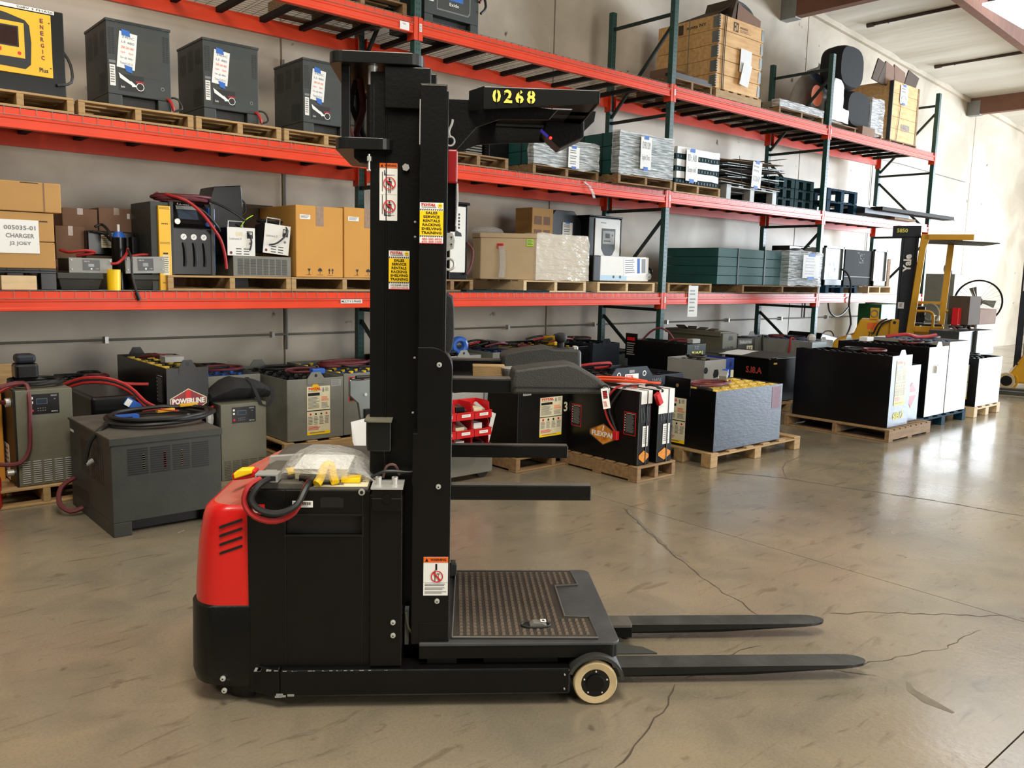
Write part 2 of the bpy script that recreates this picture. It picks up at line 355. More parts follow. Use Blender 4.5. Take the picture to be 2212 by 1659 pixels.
# ================================================================= SETTING
WY = 8.15
XJ, YJ = 4.40, 0.905     # saw-cut joints of the floor
xs = [-8.0,-1.6,XJ,10.4,16.4,22.4,27.0]; ys = [-7.0,-5.1,YJ,6.9,WY]
floor = MB(); floor.box(-8,27,-7,WY,-.20,-.03,'crack'); floor = struct('floor', floor)
slab0 = None
for i in range(len(xs)-1):
    for j in range(len(ys)-1):
        b = MB(); b.box(xs[i]+.003,xs[i+1]-.003,ys[j]+.003,ys[j+1]-.003,-.06,0,'floor'); finish('floor_slab', b, floor)
def crack(pts, w, k='crack', name='crack', z=.0012, jit=.012, step=.05):
    P = [PZ(x,y,0) for x,y in pts]; Q = []
    rr = random.Random(int(pts[0][0]))
    for a,b in zip(P,P[1:]):
        n = max(1,int((b-a).length/step))
        for t in range(n): Q.append(a.lerp(b,t/n)+Vector((rr.uniform(-jit,jit),rr.uniform(-jit,jit),0)))
    Q.append(P[-1]); m = MB(); L = []; R_ = []
    for i,q in enumerate(Q):
        t = (Q[min(i+1,len(Q)-1)]-Q[max(0,i-1)]).normalized(); n = Vector((-t.y,t.x,0)); ww = w*rr.uniform(.4,1.3)*(0.3 if i in (0,len(Q)-1) else 1)
        L.append(q+n*ww/2+Vector((0,0,z))); R_.append(q-n*ww/2+Vector((0,0,z)))
    n = len(Q); m.add(L+R_, [(i+n,i+1+n,i+1,i) for i in range(n-1)], k); return finish(name, m, floor)
crack([(1460,1481),(1445,1520),(1400,1570),(1378,1610),(1328,1659)],.007)
crack([(1640,1395),(1560,1420),(1540,1430),(1480,1465)],.005)
crack([(1557,1020),(1640,1028),(1697,1033),(1780,1047),(1990,1077),(2212,1115)],.012)
crack([(1697,1033),(1690,1012),(1700,1000),(1745,978)],.006,step=.2)
crack([(1346,1097),(1400,1150),(1470,1210),(1560,1280),(1600,1300),(1639,1330)],.006)
crack([(1355,1100),(1400,1146),(1448,1190),(1490,1215)],.035,'rough_strip','mortar_strip',z=.0006,jit=.015)
crack([(1785,1325),(1900,1324),(2040,1328),(2188,1332)],.005)
crack([(1905,1460),(1800,1448),(2040,1400),(2120,1360)],.004)
crack([(380,1152),(398,1146)],.006,'paper','floor_scrap')
crack([(1498,1500),(1506,1506)],.012,'wood','floor_scrap')
crack([(1960,1470),(1985,1495),(2010,1515),(2060,1540)],.05,'rough_strip','floor_stain',z=.0006,jit=.03)
crack([(645,1585),(668,1582),(686,1575)],.03,'rough_strip','floor_stain',z=.0006,jit=.012,step=.02)
# long wall, cut into tilt-up panels by recessed joints
wb = MB(); wb.box(-8,27,WY+.03,WY+.25,0,8.2,'wall'); wall = struct('wall_back', wb)
jx = [-8]+[PY(*q,WY).x for q in ((612,560),(1183,560),(1715,520),(2087,480))]+[27]
for a,b in zip(jx,jx[1:]):
    m = MB(); m.box(a+.012,b-.012,WY,WY+.05,0,8.2,'wall'); finish('wall_panel', m, wall)
m = MB()
for (x0,y0,x1,y1) in ():
    a = PY(x0,y0,WY-.002); b_ = PY(x1,y1,WY-.002); z0,z1 = sorted((a.z,b_.z)); N = 14
    cx,cz = (a.x+b_.x)/2,(z0+z1)/2
    pts = [(cx+math.cos(2*math.pi*i/N)*(b_.x-a.x)/2*(1+.25*random.random()), cz+math.sin(2*math.pi*i/N)*(z1-z0)/2*(1+.25*random.random())) for i in range(N)]
    m.poly([(p[0],WY-.002,p[1]) for p in pts], 'patch')
def roofz(x): return 6.30-.066*(x-13.4)
m = MB(); gx = [7+i*.16 for i in range(125)]; gy = [-7+j*1.01 for j in range(16)]
vs = [(x,y if j < 15 else WY,roofz(x)+.045*noise.noise(Vector((x*1.9,y*.22,0)))+.02*noise.noise(Vector((x*5,y*.6,3)))) for j,y in enumerate(gy) for x in gx]
m.add(vs,[(j*125+i,(j+1)*125+i,(j+1)*125+i+1,j*125+i+1) for j in range(15) for i in range(124)],'ceil')
ins_ = m; m = MB(); m.add([(-8,-7,roofz(-8)),(27,-7,roofz(27)),(27,WY,roofz(27)),(-8,WY,roofz(-8))],[(0,1,2,3)],'ceil')
m.add([(-8,-7,roofz(-8)+.2),(27,-7,roofz(27)+.2),(27,WY,roofz(27)+.2),(-8,WY,roofz(-8)+.2)],[(3,2,1,0)],'ceil'); ceil = struct('ceiling', m); ins_o = finish('insulation_blanket', ins_, ceil, smooth=True); ins_o.location.z = -.07
m = MB(); m.box(26.95,27.15,2.1,WY,0,8.2,'wall'); m.box(26.95,27.15,-7,-6.5,0,8.2,'wall'); m.box(26.95,27.15,-6.5,2.1,4.6,8.2,'wall'); struct('wall_right', m)
m = MB(); m.box(-8.2,-8,-7,WY,0,8.2,'dgrey'); struct('wall_left', m)
m = MB(); m.box(-8,2.1,-7.2,-7,0,8.2,'dgrey'); m.box(7.1,27,-7.2,-7,0,8.2,'dgrey'); m.box(2.1,7.1,-7.2,-7,3.9,8.2,'dgrey'); struct('wall_near', m)  # near-wall opening added for the front light
# timber ledger along the roof edge, glulam beams, purlin, pipes
def ledger():
    m = MB(); vs = []
    for x in (8,26.9):
        z = roofz(x)
        vs += [(x,WY-.07,z-.16),(x,WY,z-.16),(x,WY,z),(x,WY-.07,z)]
    m.add(vs, [(3,2,1,0),(4,5,6,7),(0,1,5,4),(3,0,4,7),(1,2,6,5)], 'wall'); return m
struct('trim_1', ledger())
for i,(px,py,hh) in enumerate(((1686,42,.75),(2088,249,.62))):
    q = PY(px,py,WY); m = MB(); zt = roofz(q.x)
    m.box(q.x,q.x+.18,-7,WY,q.z,zt+.02,'glulam'); m.box(q.x-.012,q.x+.19,WY-.28,WY,q.z-.02,q.z+.30,'lgrey')
    struct('trim_%d'%(i+2), m, bevel=.006)
q = PZ(2140,34,roofz(18)); q = Vector((0,5.0,0))
d = ray(2168,52); xx_ = 19.0
for _ in range(12): q = CO+d*((roofz(xx_)-.2-CH)/d.z); xx_ = .5*(xx_+min(26,max(8,q.x)))
m = MB(); vs = []
for x in (8,26.9):
    z = roofz(x); vs += [(x,q.y-.07,z-.36),(x,q.y+.07,z-.36),(x,q.y+.07,z),(x,q.y-.07,z)]
m.add(vs,[(3,2,1,0),(4,5,6,7),(0,1,5,4),(3,0,4,7),(1,2,6,5)],'glulam'); struct('trim_4', m)
for px,py in ((1877,54),(2023,143)):
    a = PY(px,py,7.7); o = MB(); o.cyl((0,0,0),(0,-14,-.15),.03,10,'pipe'); o.cyl((0,.03,0),(0,-.12,0),.042,10,'pipe')
    t = thing('sprinkler_pipe', 'brown sprinkler pipe under the roof, ' + ('end higher in the photo near the timber beam' if px < 1900 else 'end lower, over the last rack'), 'pipe', a, group=None)
    o = MB(); o.cyl((0,.03,0),(0,-13,0),.03,10,'pipe'); o.cyl((0,.03,0),(0,-.1,0),.045,10,'pipe'); finish('pipe_run', o, t, smooth=True)
    for yy in (-.35,-4,-8):
        o = MB(); o.cyl((0,yy,0),(0,yy,roofz(a.x)-a.z),.008,6,'pipe'); o.ring((0,yy,0),(0,1,0),.036,.006,16,5,'pipe'); finish('hanger', o, t)
# skylight frame above each light (all but one are overhead, out of view)
for sx,sy in ((.6,.6),(7.5,.2),(1.5,4.9),(-4.5,1.0),(15.0,2.0)):
    m = MB(); z = 5.74
    for a in ((-.72,-.65),(.65,.72)): m.box(sx+a[0],sx+a[1],sy-1.37,sy+1.37,z,roofz(sx),'lgrey')
    for a in ((-1.37,-1.30),(1.30,1.37)): m.box(sx-.72,sx+.72,sy+a[0],sy+a[1],z,roofz(sx),'lgrey')
    o = struct('window_%d'%(int(sx*10)+60), m)
dd_ = ray(2262,2); q = CO+dd_*((roofz(22)-.02-CH)/dd_.z)
m = MB(); m.box(q.x-.5,q.x+1.2,q.y-1.6,q.y+.7,q.z-.02,q.z+.01, mat('skylight_dome',(240,246,255),.4,0,0,emit=((235,244,255),5.0))); struct('window_1', m)
# conduit along the wall and two drops
m = MB(); a = PY(0,737,WY-.03); b_ = PY(1480,697,WY-.03)
cond = thing('wall_conduit','long thin grey conduit clipped along the wall behind the rack','conduit',(0,WY-.03,0))
za = (a.z+b_.z)/2; m.cyl((-2,0,za),(18,0,za),.011,8,'grey'); finish('conduit_run', m, cond, smooth=True)
for i in range(12):
    m = MB(); m.box(-1+i*1.6,-.97+i*1.6,-.02,.03,za-.03,za+.03,'silver'); finish('clip', m, cond)
a = PY(616,375,WY-.03); m = MB(); m.cyl((0,0,0),(0,0,2.9),.012,8,'lgrey'); tag(finish('conduit_drop', m), 'thin pale vertical conduit on the wall left of the red truck mast', 'conduit').location = (a.x,WY-.03,.75)
a = PY(1738,668,WY-.03); b_ = PY(1738,688,WY-.03); m = MB(); m.cyl((0,0,0),(0,0,1.3),.014,8,'dgrey'); tag(finish('conduit_drop', m), 'dark vertical conduit on the wall beside the third rack upright', 'conduit').location = (a.x,WY-.03,za)
m = MB(); m.tube([(0,0,0),(0,0,2.7),(1.2,0,2.7),(4.5,0,2.62)],.008,6,'pgry',0); a = PY(1874,500,WY-.02)
tag(finish('wall_cable', m), 'thin grey cable rising and turning along the bright wall panel', 'cable').location = (a.x,WY-.02,1.3)
# ================================================================= PALLET RACK
RY0, RY1, BAY, XA = 6.70, 7.765, 3.73, 4.645
LV = (1.385,2.631,3.888); BH = .138; PT = 4.93
def zf(px,py,Y=6.74): return PY(px,py,Y).z
postm = MB(); postm.box(0,.076,0,.07,0,PT,'green')
slots = MB()
for i in range(int(PT/.0508)-1):
    z = .06+i*.0508
    for x in (.024,.052):
        slots.quad((x-.006,-.0008,z-.009),(x+.006,-.0008,z-.009),(x+.004,-.0008,z+.011),(x-.004,-.0008,z+.011),'blk')
    if i%2 == 0: slots.quad((-.0008,.045,z-.007),(-.0008,.033,z-.007),(-.0008,.033,z+.007),(-.0008,.045,z+.007),'blk')
def brace(r, z0, z1):
    m = MB(); m.box(.026,.050,0,.001,0,.001,'dgreen'); m = MB()
    y0,y1 = .07,RY1-RY0-.07; d = Vector((0,y1-y0,z1-z0)); n = Vector((0,-d.z,d.y)).normalized()*.019
    a = Vector((.025,y0,z0)); b = Vector((.025,y1,z1)); w = Vector((.026,0,0))
    vs = [a-n,b-n,b+n,a+n]; vs += [v+w for v in vs]
    m.add(vs, [(0,1,2,3),(7,6,5,4),(0,4,5,1),(3,2,6,7),(1,5,6,2),(0,3,7,4)], 'dgreen'); return finish('brace', m, r)
pm = None; names = ('left out of view','first seen, behind the truck mast','second, beside the wrapped teal cartons','third, in front of the dark pallets','last at the bright end of the rack')
for k in range(-1,4):
    r = thing('rack_upright','green perforated steel rack upright frame, '+names[k+1],'rack upright',(XA+k*BAY-.076,RY0,0),group='upright frames of the pallet rack')
    if pm is None:
        pf = finish('post', postm, r, bevel=.004); sf = finish('slot_holes', slots, pf); sf['kind'] = 'stuff'; pm = pf
    else:
        pf = like(pm, r); s2 = like(sf, pf)
    pr = like(pm, r, (0,RY1-RY0-.07,0)); s3 = like(sf, pr)
    m = MB(); m.box(-.03,.106,-.03,.10,0,.008,'dgreen'); finish('foot_plate', m, r)
    for z0,z1 in ((4.72,4.72),(3.55,3.55),(2.42,2.42),(1.18,1.18),(.2,.2),(4.58,3.62),(2.55,3.42),(2.30,1.30),(.32,1.06)): brace(r,z0,z1)
prof = [(0,.0),(0,.088),(.006,.094),(.006,.138),(.045,.138),(.045,0)]
def beam_prof(front=True): return [(0.0,0),( -.004,.004),(-.004,.020),(.001,.026),(.001,.062),(-.004,.068),(-.004,.086),(.010,.094),(.010,.138),(.045,.138),(.045,0)]
beam0 = None
def rack_beam(x0,x1,z,y,flip,label,grp):
    global beam0
    r = thing('rack_beam', label, 'rack beam', (x0,y,z-BH), group=grp, rot=(0,0,math.pi) if flip else None)
    if flip: r.location = (x1,y,z-BH)
    L = x1-x0
    if beam0 is None:
        m = MB(); m.prism(beam_prof(),'x',0,L,'orange'); bm_ = finish('beam_body', m, r, bevel=.0015)
        m = MB(); m.box(-.040,.012,-.009,-.003,-.055,BH+.012,'orange'); m.box(.004,.012,-.009,.10,-.055,BH+.012,'orange'); cn = finish('end_connector', m, r, bevel=.003)
        m = MB(); m.box(L-.012,L+.036,-.009,-.003,-.055,BH+.012,'orange'); m.box(L-.012,L-.004,-.009,.10,-.055,BH+.012,'orange'); cn2 = finish('end_connector', m, r, bevel=.003)
        beam0 = (bm_,cn,cn2)
    else:
        for o in beam0: like(o, r)
    if not flip:
        f = Face((-.030,-.0095,.095),(1,0,0),(0,0,1),.028,.07); f.plate('beamlabel'); f.text('22',.2,.1,.8,.4,'blk'); f.lines(.15,.55,.85,.9,3,'pgry'); finish('bay_label', f.mb, r)
    return r
lvn = ('lowest','middle','top'); bn = ('left of the truck','behind the truck','middle of the rack','at the bright far end')
for k in range(4):
    x0 = XA+(k-1)*BAY+.003; x1 = XA+k*BAY-.076-.003
    for l,z in enumerate(LV):
        rack_beam(x0,x1,z,RY0,False,'orange red step beam, front of the %s shelf, bay %s'%(lvn[l],bn[k]),'front beams of the pallet rack')
        rack_beam(x0,x1,z,RY1,True,'orange red step beam at the wall side of the %s shelf, bay %s'%(lvn[l],bn[k]),'rear beams of the pallet rack')
# wire decks, three in each bay and level
DW = 1.20; DD = RY1-RY0
wm = MB()
for i in range(13):
    x = .01+i*.098; wm.tube([(x,-.008,-.052),(x,-.008,.002),(x,DD+.008,.002)],.0021,4,'wire',0)
for j in range(17):
    y = .01+j*(DD-.02)/16; wm.tube([(0,y,.006),(DW,y,.006)],.0021,4,'wire',0)
wm.tube([(0,-.011,-.05),(DW,-.011,-.05)],.0026,4,'wire',0)
d0 = None
for k in range(4):
    for l,z in enumerate(LV):
        for j in range(3):
            x = XA+(k-1)*BAY+.02+j*(DW+.012)
            r = thing('wire_deck','wire deck on the %s shelf, %s of three, bay %s'%(lvn[l],('first','second','third')[j],bn[k]),'wire deck',(x,RY0,z+.001),group='wire decks of the pallet rack')
            if d0 is None:
                a = finish('wire_mesh', wm, r); a['kind'] = 'stuff'; ch = []
                for q in range(3):
                    m = MB(); m.box(.18+q*.40,.235+q*.40,.045,DD-.045,-.045,-.001,'channel'); ch.append(finish('channel', m, r))
                d0 = [a]+ch
            else:
                for o in d0: like(o, r)
f = Face((0,0,0),(1,0,0),(0,0,1),.22,.035); f.plate('beamlabel'); f.text('MULTI V 3 PHASE',.04,.2,.96,.8,'blk',.01)
q = PY(736,651,RY0-.006); tag(finish('shelf_label', f.mb), 'white strip label reading MULTI V 3 PHASE on the lowest front beam', 'label').location = (q.x,RY0-.0055,q.z+.017)
f = Face((0,0,0),(1,0,0),(0,0,1),.10,.07); f.plate('paper'); f.lines(.3,.2,.7,.4,2,'pgry'); q = PY(864,44,RY0-.006)
tag(finish('shelf_label', f.mb), 'small white paper tag on the top front beam above the truck mast', 'label').location = (q.x,RY0-.0055,q.z)
# ================================================================= generic goods
PCACHE = {}
def pallet(label, x,y,z, w,d, h=.13, k='wood', style='stringer', nb=6, group=None, rz=0.0):
    r = thing('pallet', label, 'pallet', (x,y,z), rz, group)
    def piece(nm, sx,sy,sz,loc):
        key = (nm,round(sx,3),round(sy,3),round(sz,3),k)
        if key not in PCACHE:
            m = MB(); m.box(0,sx,0,sy,0,sz,k); o = finish(nm, m, r, bevel=.0025, seg=1); o.location = loc; PCACHE[key] = o
        else: o = like(PCACHE[key], r, loc)
        return o
    t = .016; rr = random.Random(int(x*100))
    if style == 'stringer':
        for i in range(3): piece('stringer', .045, d, h-2*t, (i*(w-.045)/2,0,t))
        for i in range(nb): piece('deck_board', w, .095, t, (0, i*(d-.095)/(nb-1), h-t))
        for i in range(3): piece('bottom_board', w, .095, t, (0, i*(d-.095)/2, 0))
    elif style == 'sidestringer':
        for i in range(3): piece('stringer', w, .045, h-2*t, (0,i*(d-.045)/2,t))
        for i in range(nb): piece('deck_board', .095, d, t, (i*(w-.095)/(nb-1),0,h-t))
        for i in range(3): piece('bottom_board', .095, d, t, (i*(w-.095)/2,0,0))
    else:
        for i in range(3):
            for j in range(3): piece('block', .10, .10, h-2*t, (i*(w-.10)/2, j*(d-.10)/2, .001))
        for j in range(3): piece('stringer_board', w, .10, t, (0, j*(d-.10)/2, h-2*t))
        for i in range(nb): piece('deck_board', .11, d, t, (i*(w-.11)/(nb-1),0,h-t))
    return r
def fit(cx,cy,rx,ty,lx,zb=0.0,Y=None,D=None):
    """near-left-bottom corner pixel, right edge, top, far-left edge -> x,y,z,w,d,h of an axis-aligned box"""
    p = PZ(cx,cy,zb) if Y is None else PY(cx,cy,Y)
    ry = PY(rx,cy,p.y); tp = PY(cx,ty,p.y); w = ry.x-p.x; h = tp.z-p.z
    d = D if D else max(.08, PX(lx,(cy+ty)/2,p.x).y-p.y)
    return p.x,p.y,p.z,w,d,h
def carton(label, x,y,z,w,d,h,k='card', group=None, rz=0, tapeF=True, marks=None, flap=0, name='cardboard_box', tapek='tape'):
    r = thing(name,label,'box',(x,y,z),rz,group)
    m = MB(); m.box(0,w,0,d,0,h,k); finish('carton', m, r, bevel=min(.006,h*.04))
    m = MB(); m.box(w*.42,w*.58,-.0015,d+.0015,h,h+.0015,tapek); m.box(w*.42,w*.58,-.0015,0,h*.72,h,tapek)
    if tapeF: finish('tape', m, r)
    if marks:
        f = Face((0,-.001,h),(1,0,0),(0,0,1),w,h); marks(f); finish('print', f.mb, r)
    return r
def film_box(parent, x0,x1,y0,y1,z0,z1, amp=.02, name='stretch_wrap', k='film', seed=0, n=9, tuck=0.0):
    """a wrapped sleeve: a subdivided skin with puckers"""
    m = MB(); rings = []; nz_ = n; per = []
    for s in range(n): per.append((x0+(x1-x0)*s/n,y0))
    for s in range(n): per.append((x1,y0+(y1-y0)*s/n))
    for s in range(n): per.append((x1-(x1-x0)*s/n,y1))
    for s in range(n): per.append((x0,y1-(y1-y0)*s/n))
    cx,cy = (x0+x1)/2,(y0+y1)/2
    for i in range(nz_+1):
        z = z0+(z1-z0)*i/nz_; ring = []
        for (x,y) in per:
            o = noise.noise(Vector((x*7+seed,y*7,z*16)))*amp*.6+.25*amp+noise.noise(Vector((x*22+seed,y*22,z*40)))*amp*.35
            dx,dy = x-cx,y-cy; l = math.hypot(dx,dy) or 1; sh = 1-tuck*(i/nz_)**6
            ring.append((cx+dx*sh+dx/l*o, cy+dy*sh+dy/l*o, z+noise.noise(Vector((x*5,y*5,seed+3)))*amp*(1.2 if i in (0,nz_) else .4)))
        rings.append(ring)
    vs = [v for r in rings for v in r]; N = len(per); fs = []
    for i in range(nz_):
        for j in range(N): fs.append((i*N+j,i*N+(j+1)%N,(i+1)*N+(j+1)%N,(i+1)*N+j))
    o = len(vs); vs.append((cx,cy,z1+amp*.3)); fs += [(nz_*N+j,nz_*N+(j+1)%N,o) for j in range(N)]
    m.add(vs, fs, k); return finish(name, m, parent, smooth=True)
def note(parent, O, R, U, w,h, lines, tapes=True, name='paper_note', kk='pgry'):
    f = Face(O,R,U,w,h); f.plate('paper'); n = len(lines)
    for i,t in enumerate(lines):
        if t: f.text(t,.14,.14+.8*i/n,.86,.14+.8*(i+.55)/n,kk)
        else: f.lines(.14,.14+.8*i/n,.86,.14+.8*(i+.8)/n,2,kk)
    o = finish(name, f.mb, parent)
    if tapes:
        for yy in (-.05,.93):
            f2 = Face(Vector(O)+Vector(R).cross(Vector(U))*.002,R,U,w,h); f2.rect(.3,yy,.7,yy+.12,'cyan',4); finish('tape_strip', f2.mb, o)
    return o
def cable(parent, pts, r=.009, k='cabk', name='cable', n=7): 
    m = MB(); m.tube(pts, r, n, k); return finish(name, m, parent, smooth=True)
def coil(cx,cy,z,R,turns=3,dz=.012,squash=.7,seed=1,n=16):
    rr = random.Random(seed); P = []
    for i in range(int(turns*n)):
        a = 2*math.pi*i/n; q = R*(1+.10*math.sin(a*1.3+seed)+rr.uniform(-.03,.03)); P.append((cx+q*math.cos(a),cy+q*squash*math.sin(a),z+dz*i/n+rr.uniform(0,.004)))
    return P
# ================================================================= THE ORDER PICKER (local: x along, y away from the camera, z up)
TR = thing('order_picker','black electric order picker with red hood, number 0268 on its overhead guard','truck',(TW0.x,TW0.y,0),HD)
def bx(name,x0,x1,y0,y1,z0,z1,k='black',bev=.004,parent=None,**kw):
    m = MB(); m.box(x0,x1,y0,y1,z0,z1,k); return finish(name, m, parent or TR, bevel=bev, **kw)
def bolt(x,y,z,r=.009,k='silver',parent=None,axis=(0,-1,0),n='bolt'):
    m = MB(); a = Vector(axis); p = Vector((x,y,z)); m.cyl(p,p+a*.006,r,12,k); m.cyl(p+a*.006,p+a*.009,r*.7,12,k); m.cyl(p+a*.0091,p+a*.0095,r*.3,6,'blk'); return finish(n, m, parent or TR, smooth=True)
WB = .81   # overall width
# --- straddle legs
for s in (0,1):
    y0,y1 = (0.0,.105) if not s else (WB-.105,WB)
    m = MB(); m.prism([(-1.16,.047),(-.095,.047),(-.095,.146),(-1.16,.148)],'y',y0,y1,'black')
    leg = finish('straddle_leg', m, TR, bevel=.008)
    m = MB(); yy = y0 if not s else y1; yi = .07 if not s else WB-.07
    m.add([(-1.16,yy,.047),(-1.28,yi-.03 if not s else yi+.03,.052),(-1.28,yi+.02 if not s else yi-.02,.052),(-1.16,yi+.03 if not s else yi-.03,.047),
           (-1.16,yy,.148),(-1.28,yi-.03 if not s else yi+.03,.158),(-1.28,yi+.02 if not s else yi-.02,.158),(-1.16,yi+.03 if not s else yi-.03,.148)],
          [(3,2,1,0),(4,5,6,7),(0,1,5,4),(1,2,6,5),(2,3,7,6),(3,0,4,7)],'black'); finish('welded_gusset', m, leg, bevel=.003)
    # wheel with fender
    yw0,yw1 = (.002,.09) if not s else (WB-.09,WB-.002)
    w = MB(); R_ = .083
    def ringprof(rs, ys, k):
        rings = []
        for rad,yv in zip(rs,ys): rings.append([(rad*math.cos(2*math.pi*i/40), yv, .086+rad*math.sin(2*math.pi*i/40)) for i in range(40)])
        w.loft(rings, k, False)
    ringprof([.054,.078,.083,.083,.078,.054],[yw0+.004,yw0,yw0+.006,yw1-.006,yw1,yw1-.004],'cream'); wheel = finish('load_wheel', w, TR, smooth=True)
    w = MB(); yc = yw0 if not s else yw1; sg = -1 if not s else 1
    w.cyl((0,yw0+.006,.086),(0,yw1-.006,.086),.056,32,'satin'); w.cyl((0,yc+sg*-.004,.086),(0,yc+sg*.003,.086),.034,28,'black')
    for q in range(5): a = 2*math.pi*q/5+.3; w.cyl((.045*math.cos(a),yc-sg*.006,.086+.045*math.sin(a)),(.045*math.cos(a),yc-sg*.001,.086+.045*math.sin(a)),.0035,8,'silver')
    finish('wheel_hub', w, wheel, bevel=.001)
    m = MB(); n = 18; vs = []
    for i in range(n+1):
        a = math.radians(8+150*i/n); 
        for rr_ in (.097,.110): 
            for yv in ((y0-.002,.155) if not s else (WB-.155,y1+.002)): vs.append((rr_*math.cos(a),yv,.086+rr_*math.sin(a)))
    fs = []
    for i in range(n):
        b = i*4; c = b+4; fs += [(b,c,c+1,b+1),(b+2,b+3,c+3,c+2),(b,b+2,c+2,c),(b+1,c+1,c+3,b+3)]
    fs += [(0,1,3,2),(n*4,n*4+2,n*4+3,n*4+1)]
    m.add(vs, fs, 'plastic'); finish('wheel_fender', m, TR, smooth=True)
    if not s:
        for zz in (.07,.125): bolt(-.118,0,zz,.003,n='rivet')
# --- power unit: skirt and red hood as lofted contours
def contour(a0,a1,yn,yf,rad,z,n=8):
    P = [(a1,yn,z)]
    for i in range(n+1):
        t = math.pi/2*i/n; P.append((a0+rad-rad*math.sin(t), yn+rad-rad*math.cos(t), z))
    for i in range(n+1):
        t = math.pi/2*i/n; P.append((a0+rad-rad*math.cos(t), yf-rad+rad*math.sin(t), z))
    P.append((a1,yf,z)); return P
m = MB(); m.loft([contour(a,-1.268,y,WB-y,r,z) for a,y,r,z in ((-1.40,.075,.10,.012),(-1.43,.06,.11,.06),(-1.50,.045,.12,.075),(-1.505,.03,.12,.12),(-1.50,.03,.12,.375),(-1.492,.036,.12,.383))],'black')
skirt = finish('power_unit_skirt', m, TR, smooth=True)
m = MB(); m.loft([contour(a,-1.272,y,WB-y,r,z) for a,y,r,z in ((-1.488,.036,.115,.372),(-1.486,.036,.115,.45),(-1.474,.040,.115,.60),(-1.455,.045,.11,.70),(-1.445,.050,.105,.728),(-1.430,.056,.10,.742),(-1.415,.062,.09,.750))],'red')
hood = finish('hood', m, TR, smooth=True)
# dust on the sloping top of the hood
m = MB(); m.loft([contour(a,-1.272,y,WB-y,r,z) for a,y,r,z in ((-1.415,.062,.09,.750),(-1.37,.064,.08,.772),(-1.30,.066,.03,.804),(-1.274,.068,.001,.814))],mat('dusty_red_top',(196,84,68),.6,0,.2,7,rgb2=(172,112,96))); finish('dusty_top', m, hood)
m = MB()
for i in range(4):
    x0,z0 = tb(476,1152+i*15.5,.03); x1,z1 = tb(521,1130+i*17.5,.03); x1 = -1.295; x0 = x1-.075; z1 = .70-i*.032; z0 = z1-.027
    m.prism([(x0,z0-.004),(x0-.004,z0),(x0,z0+.005),(x1,z1+.005),(x1+.004,z1),(x1,z1-.004)],'y',.0335,.055,'blk')
    g = MB(); g.prism([(x0,z0-.004),(x0-.004,z0),(x0,z0+.005),(x1,z1+.005),(x1+.004,z1),(x1,z1-.004)],'y',.037+.01*0,.06,'blk'); finish('vent_slot', g, hood)
for px,py in ((482,1465),(485,1491)): x,z = tb(px,py,.03); bolt(x,.03,z,.010,parent=skirt)
# --- battery and drive compartment
x0,z0 = tb(537,1320,.03); x1,_ = tb(866,1430,.03); _,zt = tb(700,1062,.03)
zt = .812
m = MB()   # side plate with the battery window left open
wx0,wz0 = tb(617,1156,.03); wx1,wz1 = tb(784,1112,.03); wx0 += .0
m.box(-1.272,wx0,.03,.05,.06,zt,'black'); m.box(wx1,-.838,.03,.05,.06,zt,'black'); m.box(wx0,wx1,.03,.05,.10,wz0,'black'); m.box(wx0,wx1,.03,.05,wz1,zt,'black')
side = finish('side_plate', m, TR, bevel=.002)
m = MB(); m.box(-1.272,-.838,.052,WB-.03,.10,zt-.001,'black'); comp = finish('battery_compartment', m, TR, bevel=.003)
m = MB(); m.box(wx0-.004,wx1+.004,.026,.031,wz1-.003,wz1+.004,'satin'); m.box(wx0-.004,wx1+.004,.026,.031,wz0-.004,wz0+.002,'satin'); m.box(wx1-.003,wx1+.004,.026,.031,wz0,wz1,'satin'); m.box(wx0+.002,wx1-.002,.0505,.0515,wz0+.002,wz1-.002,'blk'); finish('window_trim', m, side)
ax,az = tb(692,1096,.03); bx_,bz = tb(742,1074,.03); m = MB(); m.prism([(ax,az),(bx_,az),(bx_,bz-.006),(bx_-.02,bz),(ax+.01,bz),(ax,bz-.005)],'y',.0285,.0302,'blk'); m.box(ax,bx_,.0275,.0292,az-.003,az-.001,'satin'); finish('grip_recess', m, side)
m = MB(); m.box(-.838,-.722,.018,.20,.155,.80,'black'); m.box(-.838,-.722,.20,WB-.02,.10,.66,'black'); finish('hydraulic_tower', m, TR, bevel=.003)
m = MB(); m.box(-.838,-.722,.03,WB-.03,.05,.157,'black'); finish('chassis_crossmember', m, TR, bevel=.004)
for px,py in ((849,1344),(849,1372)): x,z = tb(px,py,.018); bolt(x,.018,z,.0095)
# clamp block with two cap screws
x0c,zc0 = tb(803,1098,.0); x1c,zc1 = tb(868,1058,.0)
m = MB(); m.box(x0c,x1c,.004,.12,zc0-.01,zc1,'black'); m.box(x0c-.001,x1c+.001,.002,.12,(zc0+zc1)/2-.002,(zc0+zc1)/2+.001,'blk'); clamp = finish('cylinder_clamp', m, TR, bevel=.003)
m = MB(); m.box(x0c-.004,x1c+.004,.001,.123,zc1,zc1+.007,'silver'); finish('clamp_plate', m, clamp)
cxm = (x0c+x1c)/2; m = MB(); m.cyl((cxm,.006,(zc0+zc1)/2),(cxm,-.001,(zc0+zc1)/2),.015,20,'black'); m.ring((cxm,.001,(zc0+zc1)/2),(0,1,0),.0155,.001,24,4,'satin'); finish('pin_cap', m, clamp)
for px in (818,853):
    x,_ = tb(px,1054,.05); m = MB(); m.cyl((x,.05,zc1+.007),(x,.05,zc1+.034),.0115,16,'silver'); m.cyl((x,.05,zc1+.0341),(x,.05,zc1+.0346),.005,6,'blk'); finish('cap_screw', m, clamp, smooth=True)
